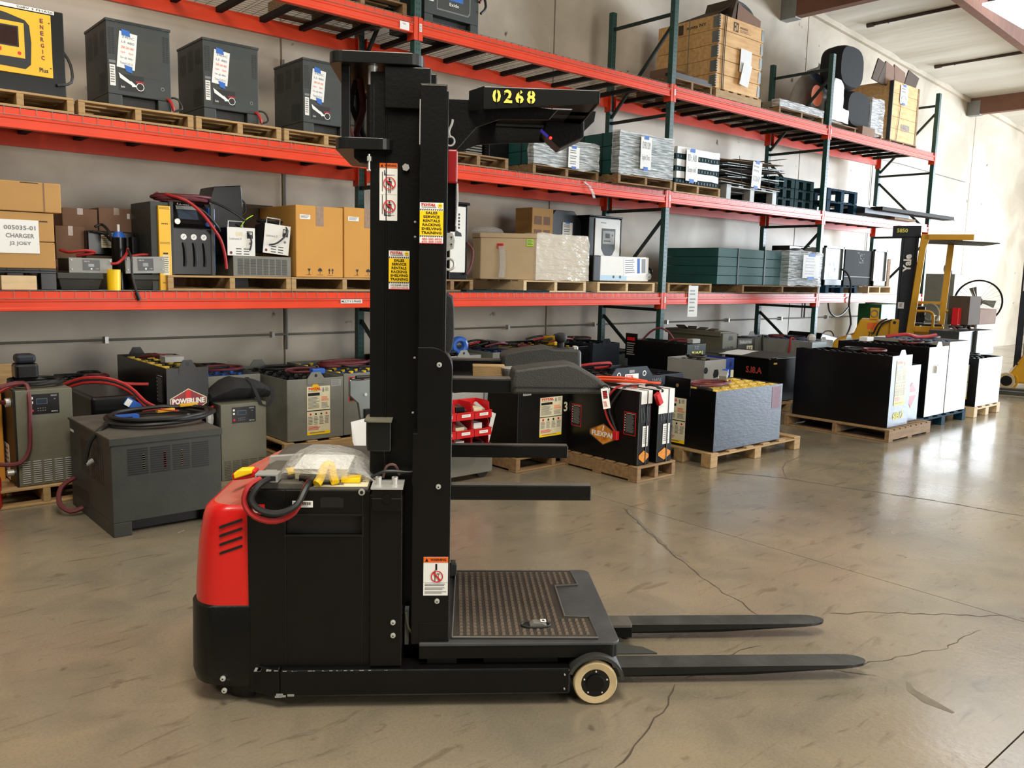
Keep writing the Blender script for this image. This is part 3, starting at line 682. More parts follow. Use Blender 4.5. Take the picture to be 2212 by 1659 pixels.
# top plates over the compartment
m = MB(); m.prism([(-1.283,.79),(-1.283,.812),(-1.245,.832),(-1.085,.832),(-1.06,.815),(-1.06,.79)],'y',.06,WB-.06,'dusty'); lid = finish('service_lid', m, TR, bevel=.003)
m = MB(); m.box(-1.06,-.845,.032,WB-.04,zt-.001,zt+.010,'dusty'); lid2 = finish('battery_lid', m, TR, bevel=.003)
m = MB(); m.cyl((-.868,.026,zt-.004),(-.868,.20,zt+.0),.012,14,'silver'); m.cyl((-.868,.025,zt-.004),(-.868,.022,zt-.004),.006,10,'blk'); finish('hinge_pin', m, TR)
m = MB(); m.prism([(-1.275,.812),(-1.275,.845),(-1.15,.855),(-1.15,.835)],'y',.42,.455,'silver'); finish('latch_bar', m, lid)
# labels on the power unit
f = Face((ax-.098,.0290,az+.024),(1,0,0),(0,0,1),.072,.024); f.plate('wht',.0008)
for i in range(24): f.rect(.06+i*.036,.2,.06+i*.036+.018*(1 if i%3 else 1.6),.62,'blk')
f.lines(.2,.72,.8,.88,1,'pgry'); finish('barcode_label', f.mb, side)
x,z = tb(548,1100,.03); f = Face((x-.006,.0292,z+.018),(1,0,0),(0,0,1),.045,.036); f.plate('prd',.0008); f.disc(.38,.5,.28,'wht',1,20,.18); f.rect(.45,.36,.72,.64,'prd',2); finish('red_label', f.mb, side)
x,z = tb(551,1112,.03); m = MB(); m.cyl((x,.032,z),(x,.0285,z),.010,18,'blk'); m.ring((x,.029,z),(0,1,0),.0105,.0012,20,5,'satin'); finish('key_hole', m, side)
# battery connector and cables
cx_,cy_ = tz(640,1042,.86)
m = MB(); m.box(-1.245,-1.165,.04,.10,.838,.868,'lgrey'); m.box(-1.238,-1.172,.038,.0405,.844,.862,'blk'); m.box(-1.225,-1.185,.10,.13,.842,.864,'lgrey'); conn = finish('battery_connector', m, TR, bevel=.003)
m = MB(); m.prism([(-1.33,.835),(-1.335,.858),(-1.31,.872),(-1.25,.874),(-1.245,.850),(-1.29,.840)],'y',.075,.125,'prd'); m.prism([(-1.325,.842),(-1.328,.862),(-1.305,.876),(-1.262,.878),(-1.262,.862)],'y',.07,.118,'ylw'); finish('release_handle', m, conn, bevel=.004)
cable(TR,[(-1.225,.04,.852),(-1.26,.0,.83),(-1.272,-.005,.775),(-1.235,-.012,.728),(-1.165,-.012,.712),(-1.10,-.004,.742),(-1.075,.02,.80),(-1.06,.07,.835),(-1.045,.12,.825)],.0105,'cabr','battery_cable')
cable(TR,[(-1.195,.04,.852),(-1.225,-.004,.835),(-1.245,-.018,.79),(-1.21,-.026,.755),(-1.15,-.026,.745),(-1.09,-.014,.77),(-1.065,.03,.82),(-1.05,.09,.84),(-1.04,.14,.825)],.0115,'cabk','battery_cable')
# --- documents bag on the battery lid
bag = thing('document_bag','clear plastic bag of manuals with yellow tags lying on the truck battery lid','bag',TR.matrix_world @ Vector((0,0,0)),HD)
bag.location = (TW0.x,TW0.y,0)
m = MB(); zz = zt+.0105; m.box(-1.12,-.93,.12,.34,zz+.004,zz+.045,'foam'); m.box(-1.125,-.925,.115,.345,zz+.045,zz+.052,'paper'); finish('manual', m, bag, bevel=.008)
m = MB(); m.prism([(-1.16,.16),(-1.12,.20),(-1.10,.14),(-1.14,.10)],'z',zz+.03,zz+.04,'ylw'); finish('yellow_card', m, bag)
m = MB(); m.tube([(-1.03,.045,zz+.010),(-1.02,.06,zz+.025),(-1.005,.075,zz+.065),(-.985,.085,zz+.07),(-.975,.075,zz+.03),(-.965,.06,zz+.012)],.016,8,'ylw'); finish('yellow_tag', m, bag, smooth=True)
m = MB(); m.box(-1.075,-.985,.075,.11,zz+.003,zz+.010,'dgrey'); m.box(-.95,-.88,.09,.15,zz+.003,zz+.020,'ylw'); m.box(-1.10,-1.03,.09,.115,zz+.003,zz+.03,'gloss'); finish('key_pack', m, bag, bevel=.002)
m = MB(); rings = []
for i in range(11):
    t = i/10; x = -1.19+t*.36; hh = .014+.095*math.sin(math.pi*min(1,max(0,t*1.05)))**.6; yc = .21+.02*math.sin(t*9); yw = .155-.03*math.cos(t*7)
    rings.append([(x+noise.noise(Vector((x*20,j,0)))*.012, yc+yw*math.cos(2*math.pi*j/16), zz+.002+hh*.5+hh*.55*math.sin(2*math.pi*j/16)+noise.noise(Vector((x*15,j*.9,2)))*.010*(1 if math.sin(2*math.pi*j/16)>0 else 0)) for j in range(16)])
m.loft(rings,'bag'); finish('plastic_film', m, bag, smooth=True)
m = MB(); m.box(0,.19,0,.12,0,.0008,'foam'); ps = finish('delivery_sheet', m); tag(ps,'printed paper sheet lying flat under the clear bag on the truck lid','paper'); ps.matrix_world = TR.matrix_world
ps.location = Vector((TW0.x,TW0.y,0))+TA_*-1.04+TB_*.045+Vector((0,0,zt+.0110)); ps.rotation_euler = (0,0,HD)
f = Face((0,.12,.0008),(1,0,0),(0,1,0),.19,.12); f.lines(.08,.1,.6,.9,9,'pgry'); f.lines(.66,.1,.94,.5,4,'pgry'); pr_ = finish('printing', f.mb, ps)
# --- mast: two uprights of nested channels
zm = 2.285
for s in (0,1):
    y0 = .15 if not s else .58
    m = MB(); m.box(-.852,-.795,y0,y0+.065,.16,zm,'black'); m.box(-.795,-.62,y0+.0,y0+.065,.10,zm,'black'); o = finish('mast_upright', m, TR, bevel=.004)
    m = MB(); m.box(-.7965,-.7935,y0-.003,y0+.02,.95,zm-.1,'satin'); finish('channel_edge', m, o)
    m = MB(); m.box(-.70,-.60,y0+.07,y0+.12,.12,zm-.05,'satin'); finish('inner_mast_channel', m, TR, bevel=.004)
for z in (.35,1.1,1.75,2.18): bx('mast_crossmember',-.83,-.70,.215,.58,z,z+.09)
bx('mast_crosshead',-.80,-.64,.13,.68,2.16,2.30)
m = MB()
for y in (.34,.47): m.cyl((-.76,y,.15),(-.76,y,1.9),.024,14,'satin'); m.cyl((-.76,y,1.9),(-.76,y,2.25),.015,12,'silver')
finish('lift_cylinder', m, TR, smooth=True)
m = MB()
for y in (.39,.43): m.box(-.735,-.715,y,y+.018,.3,2.2,'dgrey')
finish('lift_chain', m, TR)
# head plates
def rounded(a0,a1,b0,b1,r,corners=(1,1,1,1),n=6):
    C = [(a0+r,b0+r,180,270),(a1-r,b0+r,270,360),(a1-r,b1-r,0,90),(a0+r,b1-r,90,180)]; P = []
    for (cx,cy,t0,t1),c,sq in zip(C,corners,((a0,b0),(a1,b0),(a1,b1),(a0,b1))):
        if not c: P.append(sq); continue
        for i in range(n+1): t = math.radians(t0+(t1-t0)*i/n); P.append((cx+r*math.cos(t),cy+r*math.sin(t)))
    return P
m = MB(); m.prism(rounded(-.995,-.668,.12,.69,.05),'z',2.305,2.345,'satin'); top = finish('mast_head_plate', m, TR, bevel=.003)
m = MB(); a_,z_ = tb(850,310,.12); a2_,_ = tb(737,310,.12); m.prism(rounded(-.975,a_,.12,.66,.05),'z',z_-.022,z_+.018,'satin'); low = finish('mast_guide_plate', m, TR, bevel=.003)
zlp = z_
m = MB(); m.cyl((-.845,.17,zlp+.02),(-.845,.17,2.24),.0215,20,'black'); m.cyl((-.845,.17,2.24),(-.845,.17,2.305),.017,20,'silver'); finish('free_lift_cylinder', m, TR, smooth=True)
m = MB(); m.box(-.955,-.925,.17,.19,zlp,2.305,'satin'); m.box(-.955,-.925,.56,.58,zlp,2.305,'satin'); finish('head_stay', m, TR, bevel=.002)
m = MB(); m.box(-.93,-.87,.60,.604,zlp+.02,2.30,'smoke'); m.box(-.945,-.938,.20,.56,zlp+.02,2.30,'smoke'); finish('acrylic_guard', m, TR)
m = MB(); m.tube([(-.90,.25,2.28),(-.89,.28,2.18),(-.92,.33,2.10),(-.90,.35,zlp+.04)],.012,7,'cabm'); m.tube([(-.92,.30,2.28),(-.94,.34,2.2),(-.90,.40,2.1),(-.93,.42,zlp+.03)],.010,7,'cabk'); finish('hose', m, TR, smooth=True)
a_,z_ = tb(782,335,.15); m = MB(); m.prism([(a_-.03,z_+.02),(a_+.035,z_+.02),(a_+.035,z_-.03),(a_-.01,z_-.025),(a_-.03,z_-.008)],'y',.16,.30,'black'); finish('guide_bracket', m, TR, bevel=.004)
a_,z_ = tb(797,345,.13); m = MB(); m.cyl((a_,.135,z_+.02),(a_,.135,z_-.035),.004,8,'silver'); m.cyl((a_,.135,z_+.012),(a_,.135,z_-.004),.008,6,'silver'); m.cyl((a_-.008,.135,z_-.036),(a_+.006,.135,z_-.036),.003,6,'silver'); finish('adjusting_rod', m, TR)
a_,z_ = tb(877,362,.15); m = MB(); m.cyl((a_,.15,z_),(a_,.141,z_),.0135,6,'silver'); finish('hex_bolt', m, TR)
# lower bracket with curved plate at the mast foot
ax1,az1 = tb(792,970,.12); ax2,az2 = tb(846,908,.12)
m = MB(); m.prism(rounded(ax1-.0,ax2,.08,.215,.02,(1,0,0,1)),'z',az1,az2,'satin'); mb_ = finish('mast_collar', m, TR, bevel=.003)
m = MB(); m.prism(rounded(ax1-.006,ax2+.003,.072,.22,.02,(1,0,0,1)),'z',az2,az2+.006,'olive'); finish('collar_lip', m, mb_)
m = MB(); m.tube([(-.845,.11,.84),(-.80,.10,.865),(-.76,.10,.868),(-.70,.11,.862),(-.66,.13,.872)],.006,6,'cabk'); m.tube([(-.80,.12,.84),(-.785,.11,.885),(-.755,.11,.888),(-.74,.12,.85)],.005,6,'mauve'); finish('hydraulic_hose', m, TR, smooth=True)
# --- operator carriage
yk = .05
a0,z1 = tb(903,181,yk); a1,_ = tb(960,181,yk); ak,zk = tb(905,752,yk)
a0 = tb(905,600,yk)[0]; a1 = tb(961,600,yk)[0]
m = MB(); m.box(a0,a1,yk,yk+.10,1.2,z1,'black'); cu = finish('carriage_upright', m, TR, bevel=.003)
m = MB(); m.box(a1-.001,a1+.005,yk-.002,yk+.03,1.28,z1-.02,'satin'); finish('edge_strip', m, cu, bevel=.001)
m = MB(); m.box(a0-.003,a0,yk,yk+.05,z1-.20,z1-.05,'silver'); m.box(a0,a1,yk,yk+.1,z1,z1+.002,'olive'); finish('worn_edge', m, cu)
aw0 = tb(891,1000,yk)[0]; aw1 = tb(975,1000,yk)[0]; zb_ = tb(930,1390,yk)[1]; zc = tb(930,750,yk)[1]
poly = [(aw0,zb_),(aw1,zb_)]+[(aw1-.075+.075*math.cos(math.radians(t)), zc-.075+.075*math.sin(math.radians(t))) for t in range(0,91,10)]+[(a0-.002,zc),(a0-.002,zc-.31),(aw0,zc-.31)]
m = MB(); m.prism(poly,'y',yk-.006,yk+.12,'black'); cpn = finish('carriage_side_panel', m, TR, bevel=.003)
m = MB(); m.prism([(aw0,zb_),(aw1,zb_),(aw1,1.0),(aw0,1.0)],'y',WB-.17,WB-.05,'black'); finish('carriage_side_panel', m, TR, bevel=.003)
m = MB(); m.box(a0,a1,WB-.15,WB-.05,1.0,z1,'black'); finish('carriage_upright', m, TR, bevel=.003)
m = MB(); m.box(aw1-.03,aw1-.012,.17,WB-.17,zb_,1.25,'black'); finish('carriage_back_plate', m, TR, bevel=.003)
for px,py,l in ((949,788,0),(947,1051,0),(944,1298,0)): x,z = tb(px,py,yk-.006); bolt(x,yk-.006,z,.0095,parent=cpn)
for px,py in ((897,512),(897,480),(896,772),(892,890),(892,1290)): x,z = tb(px,py,yk+.05); bolt(x,yk+.04,z,.004,parent=cu,n='rivet')
x,z = tb(905,1360,yk-.007); x2,z2 = tb(972,1345,yk-.007); m = MB(); m.box(x,aw1-.004,yk-.0085,yk-.006,zb_+.002,z2,'black'); m.box(x,aw1-.004,yk-.009,yk-.006,z2-.001,z2+.001,'satin'); finish('kick_plate', m, cpn)
# backrest
m = MB(); xr,zr0 = tb(975,752,.30); _,zr1 = tb(975,636,.30); rr_ = []
for (dx,z) in ((.012,zr0-.02),(.03,zr0+.01),(.036,zr0+.06),(.034,zr1-.05),(.028,zr1-.012),(.010,zr1)): rr_.append([(a1+q[0],q[1],z) for q in rounded(-.005,dx,.16,.52,.006,(0,1,1,0),4)])
m.loft(rr_,'rubber'); finish('backrest_pad', m, TR, smooth=True)
# --- platform
pa0 = tb(905,1395,.03)[0]; pa1 = .093; pf_ = .80; PZT = .236
m = MB(); m.prism(rounded(pa0,pa1,.028,pf_,.035,(0,1,1,0)),'z',PZT-.012,PZT,'dusty'); plat = finish('platform_plate', m, TR, bevel=.003)
MATS_dgr = mat('platform_grey_steel',(76,78,80),.5,.1,.35,6,.06,30)
for i in range(1): plat.data.materials[0] = MATS_dgr
m = MB(); m.prism(rounded(pa0,pa1-.004,.032,pf_-.004,.032,(0,1,1,0)),'z',PZT-.062,PZT-.012,'black'); skp = finish('platform_skirt', m, TR, bevel=.002)
m = MB(); m.box(pa0+.03,pa0+.14,.05,.74,.148,PZT-.062,'satin'); m.box(pa0+.24,pa0+.52,.05,.74,.150,PZT-.062,'black'); finish('platform_underframe', m, TR)
m = MB(); m.box(pa0+.02,pa0+.28,.04,.06,PZT-.001,PZT+.003,'wood'); 
# mat outline from the photograph, laid on the plate
mo = [tz(*q,PZT+.006) for q in ((976,1377),(1292,1378),(1272,1334),(1219,1332),(1198,1266),(1247,1263),(1231,1234),(984,1234))]
m = MB(); m.prism(mo,'z',PZT,PZT+.006,mat('mat_brown_black_rubber',(62,55,48),.7,0,.25,8)); fm = finish('floor_mat', m, TR)
m = MB(); rim = [Vector((p[0],p[1],PZT+.007)) for p in mo]; m.tube(rim+[rim[0]], .0045, 6, mat('mat_rim_rubber',(84,80,74),.55,0,.15,9), 0); finish('mat_rim', m, fm, smooth=True)
def inside(x,y,P,mg=.0):
    c = False; n = len(P)
    for i in range(n):
        x1,y1 = P[i]; x2,y2 = P[(i+1)%n]
        if (y1 > y) != (y2 > y) and x < (x2-x1)*(y-y1)/(y2-y1)+x1: c = not c
    return c
px_,py_ = tz(1157,1352,PZT+.006)
m = MB(); x = -.53
while x < .08:
    y = .06
    while y < .78:
        if all(inside(x+dx,y+dy,mo) for dx in (-.018,.015) for dy in (-.015,.018)) and not (abs(x-px_) < .062 and abs(y-py_) < .04):
            m.add([(x-.0075,y-.008,PZT+.005),(x+.0075,y-.008,PZT+.005),(x+.0075,y+.008,PZT+.005),(x-.0075,y+.008,PZT+.005),(x-.005,y-.005,PZT+.0125),(x+.005,y-.005,PZT+.0125),(x+.005,y+.005,PZT+.0125),(x-.005,y+.005,PZT+.0125)],
                  [(0,1,5,4),(1,2,6,5),(2,3,7,6),(3,0,4,7),(4,5,6,7)],mat('mat_bumps',(112,98,84),.45,0,.2,40))
        y += .0305
    x += .0268
st = finish('mat_bumps', m, fm); st['kind'] = 'stuff'
m = MB(); m.prism([(px_+.055*math.cos(t*math.pi/12)*(1 if True else 0),py_+.026*math.sin(t*math.pi/12)) for t in range(24)],'z',PZT+.004,PZT+.009,'rubber'); ped = finish('pedal_well', m, TR)
m = MB(); m.ring((0,0,0),(0,0,1),1,.06,28,6,'plastic'); m.xf(Matrix.Translation((px_,py_,PZT+.011)) @ Matrix.Diagonal((.056,.028,.07,1))); finish('well_rim', m, ped, smooth=True)
m = MB(); m.prism([(px_-.024,PZT+.008),(px_+.042,PZT+.008),(px_+.042,PZT+.014),(px_+.026,PZT+.024),(px_-.010,PZT+.026),(px_-.024,PZT+.016)],'y',py_-.017,py_+.017,mat('pedal_grey',(120,118,112),.5,0,.3,30)); pd = finish('dead_man_pedal', m, ped, bevel=.002)
f = Face((px_+.018,py_-.013,PZT+.0275),(1,0,0),(0,1,0),.022,.026); f.rect(0,0,1,1,'wht'); f.poly([(.2,.3),(.6,.2),(.8,.7),(.4,.8)],'blk'); o = finish('pedal_sticker', f.mb, pd); f_ = o; o.location = (0,.0,0)
for v in o.data.vertices: v.co.y += .013*2-.0
m = MB(); x,y = tz(981,1238,PZT+.05); m.box(x-.02,x+.012,.70,.73,PZT,PZT+.06,'plastic'); m.box(x-.016,x+.008,.695,.73,PZT+.06,PZT+.075,'dusty'); finish('gate_stop', m, TR, bevel=.003)
# --- side gate arms and control consoles
x0g = tb(975,1060,yk)[0]
for s,(xe,zt_,zl,y) in enumerate(((-.035,.829,.774,.05),(-.030,.838,.783,.72))):
    m = MB(); m.box(x0g-.02,xe,y,y+.05,zl,zt_,'black'); o = finish('side_gate_bar', m, TR, bevel=.004)
    m = MB(); m.box(x0g,xe-.002,y+.004,y+.046,zt_,zt_+.0015,'dusty'); finish('dusty_top_face', m, o)
zn1 = tb(1000,818,.06)[1]; zn0 = tb(1000,848,.06)[1]; zq0 = tb(1000,806,.70)[1]; zq1 = tb(1000,776,.70)[1]
for s,(y,z0_,z1_,xe) in enumerate(((.06,zn0,zn1,-.30),(.68,zq0,zq1,-.30))):
    m = MB(); m.box(x0g-.02,xe,y,y+.08,z0_,z1_,'black'); o = finish('console_arm', m, TR, bevel=.004)
    m = MB(); m.box(x0g,xe,y+.004,y+.076,z1_,z1_+.0015,'dusty'); finish('dusty_top_face', m, o)
def console(y0,y1,prof,kl):
    m = MB(); n = 5; rings = []; cx = sum(p[0] for p in prof)/len(prof); cz = sum(p[1] for p in prof)/len(prof)
    for t,s in ((0,.93),(.06,.985),(.14,1),(.86,1),(.94,.985),(1,.93)):
        rings.append([(cx+(p[0]-cx)*s, y0+(y1-y0)*t, cz+(p[1]-cz)*s) for p in prof])
    m.loft(rings, kl); return m
pr1 = [tb(*q,.04) for q in ((1104,852),(1104,822),(1110,800),(1165,792),(1228,786),(1250,792),(1300,822),(1318,840),(1318,852))]
cn1 = finish('control_console', console(.04,.19,pr1,'plastic'), TR, bevel=.006, smooth=True)
m = MB(); p_ = [tb(*q,.038) for q in ((1106,836),(1312,838))]; m.box(p_[0][0],p_[1][0],.0375,.041,p_[0][1]-.0015,p_[0][1]+.0015,'blk'); finish('parting_line', m, cn1)
pr2 = [tb(*q,.64) for q in ((1083,800),(1083,770),(1090,764),(1130,756),(1180,750),(1200,755),(1252,757),(1257,760),(1257,800))]
cn2 = finish('control_console', console(.64,.80,pr2,'plastic'), TR, bevel=.006, smooth=True)
m = MB(); xk,zk_ = tb(1211,748,.72); m.cyl((xk,.72,zk_-.03),(xk,.72,zk_-.005),.055,24,'rubber',r1=.035); m.cyl((xk,.72,zk_-.005),(xk,.72,zk_+.02),.016,16,'rubber'); cs = finish('tiller_base', m, TR, smooth=True)
m = MB(); m.loft([[(xk+r*math.cos(2*math.pi*i/20),.72+r*math.sin(2*math.pi*i/20),zk_+z) for i in range(20)] for r,z in ((.012,.015),(.022,.022),(.027,.034),(.027,.048),(.02,.057),(.006,.060))],'rubber'); finish('tiller_knob', m, cs, smooth=True)
m = MB(); m.box(xk+.055,xk+.075,.70,.74,zk_-.014,zk_+.002,'silver'); finish('switch_cap', m, cn2, bevel=.003)
m = MB(); m.cyl((pr2[6][0]-.004,.652,pr2[8][1]+.0),(pr2[6][0]-.004,.652,pr2[6][1]-.01),.006,10,'silver'); finish('chrome_strip', m, cn2, smooth=True)
# shelf between the arms
m = MB(); m.box(x0g-.01,-.30,.14,.68,zn1-.055,zn1-.045,'black'); m.box(x0g-.01,-.30,.135,.145,zn1-.05,zn1-.0,'black'); shf = finish('tray', m, TR, bevel=.002)
# key switch, key ring and tag
kx,kz = tb(1300,838,.03); m = MB(); m.cyl((kx-.02,.06,kz+.02),(kx+.022,.04,kz-.005),.016,16,'plastic',r1=.013); m.cyl((kx+.012,.02,kz+.0),(kx+.012,.05,kz),.012,12,'blk'); finish('key_switch', m, cn1, smooth=True)
m = MB(); m.ring((kx+.010,.02,kz-.01),(.3,1,.1),.014,.0015,20,5,'silver'); m.ring((kx+.022,.02,kz-.008),(1,.3,0),.012,.0012,20,5,'silver'); kr = finish('key_ring', m); tag(kr,'metal ring with keys hanging from the truck key switch','keys'); kr.location = (TW0.x,TW0.y,0); kr.rotation_euler = (0,0,HD)
x,z = tb(1304,862,.015); f = Face((x-.013,.012,z+.037),(.985,0,.17),(-.17,0,.985),.026,.074); f.plate('wht',.002); f.rect(.2,.12,.8,.5,'blk'); f.lines(.2,.16,.8,.5,4,'prd'); f.text('TOTAL',.15,.62,.6,.9,'prd',.02)
kt = finish('key_tag', f.mb, bevel=0); tag(kt,'white key tag with red lettering hanging at the near console tip','tag'); kt.location = (TW0.x,TW0.y,0); kt.rotation_euler = (0,0,HD)
# --- overhead guard
g0,g1 = tb(1045,190,.10)[0],tb(1297,195,.10)[0]
zg1 = tb(1045,186,.10)[1]; zl0 = tb(1045,236,.10)[1]; zr0_ = tb(1297,224,.10)[1]; zr1_ = tb(1297,195,.10)[1]
yg = .74
rimp = [(g0,zl0),(g1,zr0_),(g1,zr1_),(g0,zg1)]
m = MB(); m.prism(rimp,'y',.10,.108,'satin'); rim1 = finish('guard_rim', m, TR, bevel=.003)
m = MB(); m.prism(rimp,'y',yg-.008,yg,'satin'); finish('guard_rim', m, TR, bevel=.003)
m = MB(); m.box(g1-.008,g1,.10,yg,zr0_,zr1_,'satin'); finish('guard_rim', m, TR, bevel=.003)
m = MB(); m.add([(g0,.10,zl0),(g0-.05,.16,zl0+.004),(g0-.05,.16,zg1-.006),(g0,.10,zg1),(g0+.008,.104,zl0),(g0-.044,.165,zl0+.004),(g0-.044,.165,zg1-.006),(g0+.008,.104,zg1)],[(0,3,2,1),(4,5,6,7),(0,1,5,4),(2,3,7,6)],'satin'); finish('guard_corner', m, TR)
# slatted guard roof: solid strips with open slots between
sl = [(.108,.235),(.29,.36),(.43,.60),(.655,.732)]
for i,(ya,yb) in enumerate(sl): bx('roof_strip',g0,g1-.008,ya,yb,zr0_+.004,zr0_+.010,'black',0)
bx('roof_strip',g0,g0+.07,.235,.655,zr0_+.004,zr0_+.010,'black',0); bx('roof_strip',g1-.075,g1-.008,.235,.655,zr0_+.004,zr0_+.010,'black',0)
# support arms from the carriage to the guard
for y in (.17,.66):
    arm = [tb(*q_,.66) for q_ in ((975,345),(990,328),(1030,313),(1090,309),(1238,307),(1284,262),(1288,240),(975,225))] if y > .5 else [(a1-.01,zl0+.045),(g0+.02,zl0+.045),(g1-.14,zl0+.02),(g1-.17,zl0-.015),(g0+.06,zl0-.02),(g0-.02,zl0-.05),(a1+.035,zl0-.13),(a1+.0,zl0-.20),(a1-.01,zl0-.20)]
    m = MB(); m.prism(arm,'y',y,y+.012,'black'); finish('guard_bracket', m, TR, bevel=.002)
m = MB(); m.prism([tb(*q_,.52) for q_ in ((1180,262),(1262,255),(1262,296),(1210,320),(1172,285))],'y',.52,.66,'black'); hsg = finish('lamp_housing', m, TR, bevel=.004)
m = MB(); m.box(a1-.02,g0+.01,.30,.36,zg1-.065,zg1-.008,'olive'); finish('guard_tube', m, TR, bevel=.005)
x,z = tb(1187,296,.50); m = MB(); m.sphere((x+.004,.496,z-.004),.006,'led',10,6); finish('indicator_lamp', m, TR)
m = MB(); m.prism([(x-.034,z+.03),(x-.004,z+.004),(x-.010,z-.004),(x-.040,z+.02)],'y',.492,.498,'bluelite'); finish('marker_strip', m, TR)
# 0268 stencil
xa_,za_ = tb(1064,192,.10); xb_,zb2 = tb(1158,226,.10)
f = Face((xa_,.0990,za_),(1,0,0),(0,0,1),xb_-xa_,za_-zb2)
for i,ch in enumerate('0268'): f.text(ch,.0+i*.262,.02,.19+i*.262,.98,'sten',.035)
for i in range(4):
    c = .095+i*.262
    if i != 1: f.rect(c-.012,-.05,c+.012,.34,'black',5); f.rect(c-.012,.68,c+.012,1.05,'black',5)
    else: f.rect(c-.02,.64,c+.14,.70,'black',5); f.rect(c-.10,.24,c-.0,.30,'black',5)
finish('stencilled_number', f.mb, rim1)
# --- lanyard / lifeline hanging on the guard
LL = thing('safety_lifeline','red self-retracting lifeline with black strap and steel snap hook hanging on the mast','lifeline',(TW0.x,TW0.y,0),HD)
xs_,zs1 = tb(964,322,.10); xs2,zs0 = tb(988,396,.10)
m = MB(); m.box(xs_+.004,xs2,.10,.20,zs0,zs1,'dred'); finish('housing', m, LL, bevel=.006)
m = MB(); x,z = tb(972,305,.14); m.ring((x,.14,z),(0,1,0),.016,.0035,20,6,'silver'); m.tube([(x,.14,z+.012),(x-.004,.14,z+.035),(x+.006,.14,z+.06),(x+.008,.14,z+.075)],.0045,6,'silver'); finish('top_shackle', m, LL, smooth=True)
x,z1l = tb(974,396,.12); _,z0l = tb(974,500,.12); m = MB(); m.loft([[(x-.012+dx,.13+dy,z) for dx,dy in ((0,0),(.03,-.008),(.034,.008),(0,.012))] for z in (z1l,z1l-.04,z1l-.09,z0l+.02,z0l)],'gloss'); finish('strap', m, LL, smooth=True)
m = MB(); m.tube([(x+.022,.118,z1l),(x+.024,.116,z1l-.06),(x+.02,.118,z0l+.02)],.0035,6,'silver'); finish('energy_absorber_seam', m, LL, smooth=True)
x,zt2 = tb(973,500,.12); _,zb3 = tb(973,588,.12); h = zt2-zb3
m = MB(); m.prism([(x-.014,zt2-.005),(x+.008,zt2-.005),(x+.016,zt2-.03),(x+.012,zt2-.06),(x-.012,zt2-.07),(x-.018,zt2-.03)],'y',.12,.128,'silver'); m.ring((x-.004,.124,zb3+.028),(0,1,0),.020,.0048,22,7,'silver')
m.box(x-.02,x-.012,.12,.128,zb3+.028,zt2-.04,'silver'); m.cyl((x+.004,.118,zt2-.02),(x+.004,.116,zt2-.02),.003,8,'blk'); m.cyl((x+.004,.118,zt2-.045),(x+.004,.116,zt2-.045),.003,8,'blk'); finish('snap_hook', m, LL, smooth=False)
# --- forks
FT = .070
for ya,yb,pxe in ((.160,.262,1892),(.560,.662,1794)):
    xe = tz(pxe,1447 if pxe > 1850 else 1352,FT)[0]
    yc = (ya+yb)/2; n = 7
    outl = [(.02,ya),(xe-.10,ya)]+[(xe-.10+.10*math.sin(math.pi/2*i/n)**.9, yc-(yb-ya)/2*math.cos(math.pi/2*i/n)) for i in range(1,n+1)]+[(xe-.10+.10*math.sin(math.pi/2*(n-i)/n)**.9, yc+(yb-ya)/2*math.cos(math.pi/2*(n-i)/n)) for i in range(1,n)]+[(xe-.10,yb),(.02,yb)]
    m = MB(); N = len(outl); xt = xe-.35
    def zb__(x): return FT-.038 if x < xt-.2 else FT-.038+.030*min(1,(x-xt+.2)/(xe-xt+.2))
    o2 = []
    for i in range(N):
        o2.append(outl[i]); a = outl[i]; b = outl[(i+1)%N]
        if abs(a[0]-b[0]) > .3:
            for t in (.3,.6,.8): o2.append((a[0]+(b[0]-a[0])*t,a[1]+(b[1]-a[1])*t))
    N = len(o2); vs = [(p[0],p[1],FT) for p in o2]+[(p[0],p[1],zb__(p[0])) for p in o2]
    m.add(vs, [tuple(range(N))], 'iron'); m.add(vs, [tuple(range(2*N-1,N-1,-1))]+[((i+1)%N,i,i+N,(i+1)%N+N) for i in range(N)], 'satin'); fk = finish('fork', m, TR)  # dark sides and underside: shade put into the fork colour
m = MB(); m.box(.0,.09,.14,.68,.03,.17,'black'); finish('fork_carriage', m, TR, bevel=.004)
q = [tz(*p,.10) for p in ((1340,1356),(1425,1355),(1436,1362),(1434,1372),(1340,1372))]
m = MB(); m.prism(rounded(.08,.235,.45,.55,.012,(0,1,1,0)),'z',.105,.118,'dusty'); m.box(.09,.235,.452,.460,.06,.106,'black'); m.cyl((.215,.50,.04),(.215,.50,.105),.022,14,'black'); finish('clamp_bracket', m, TR, bevel=.002)
m = MB(); m.prism([(.08,.27),(.30,.27),(.25,.33),(.19,.345),(.12,.42),(.08,.42)],'z',.070,.078,'dgrey'); finish('fork_gusset', m, TR, bevel=.002)
m = MB(); m.ring((.15,.43,.09),(0,0,1),.035,.008,16,6,'black',.6); m.tube([(.09,.47,.12),(.12,.45,.09),(.13,.42,.10)],.007,6,'black'); m.cyl((.13,.405,.085),(.13,.405,.10),.009,8,'silver'); finish('clamp_linkage', m, TR, smooth=True)
x = -.70; m = MB(); m.box(-.715,-.70,.10,.13,.20,.34,'alum'); m.tube([(-.71,.09,.33),(-.70,.085,.27),(-.675,.09,.24)],.005,6,'olive'); finish('roller_bracket', m, TR)
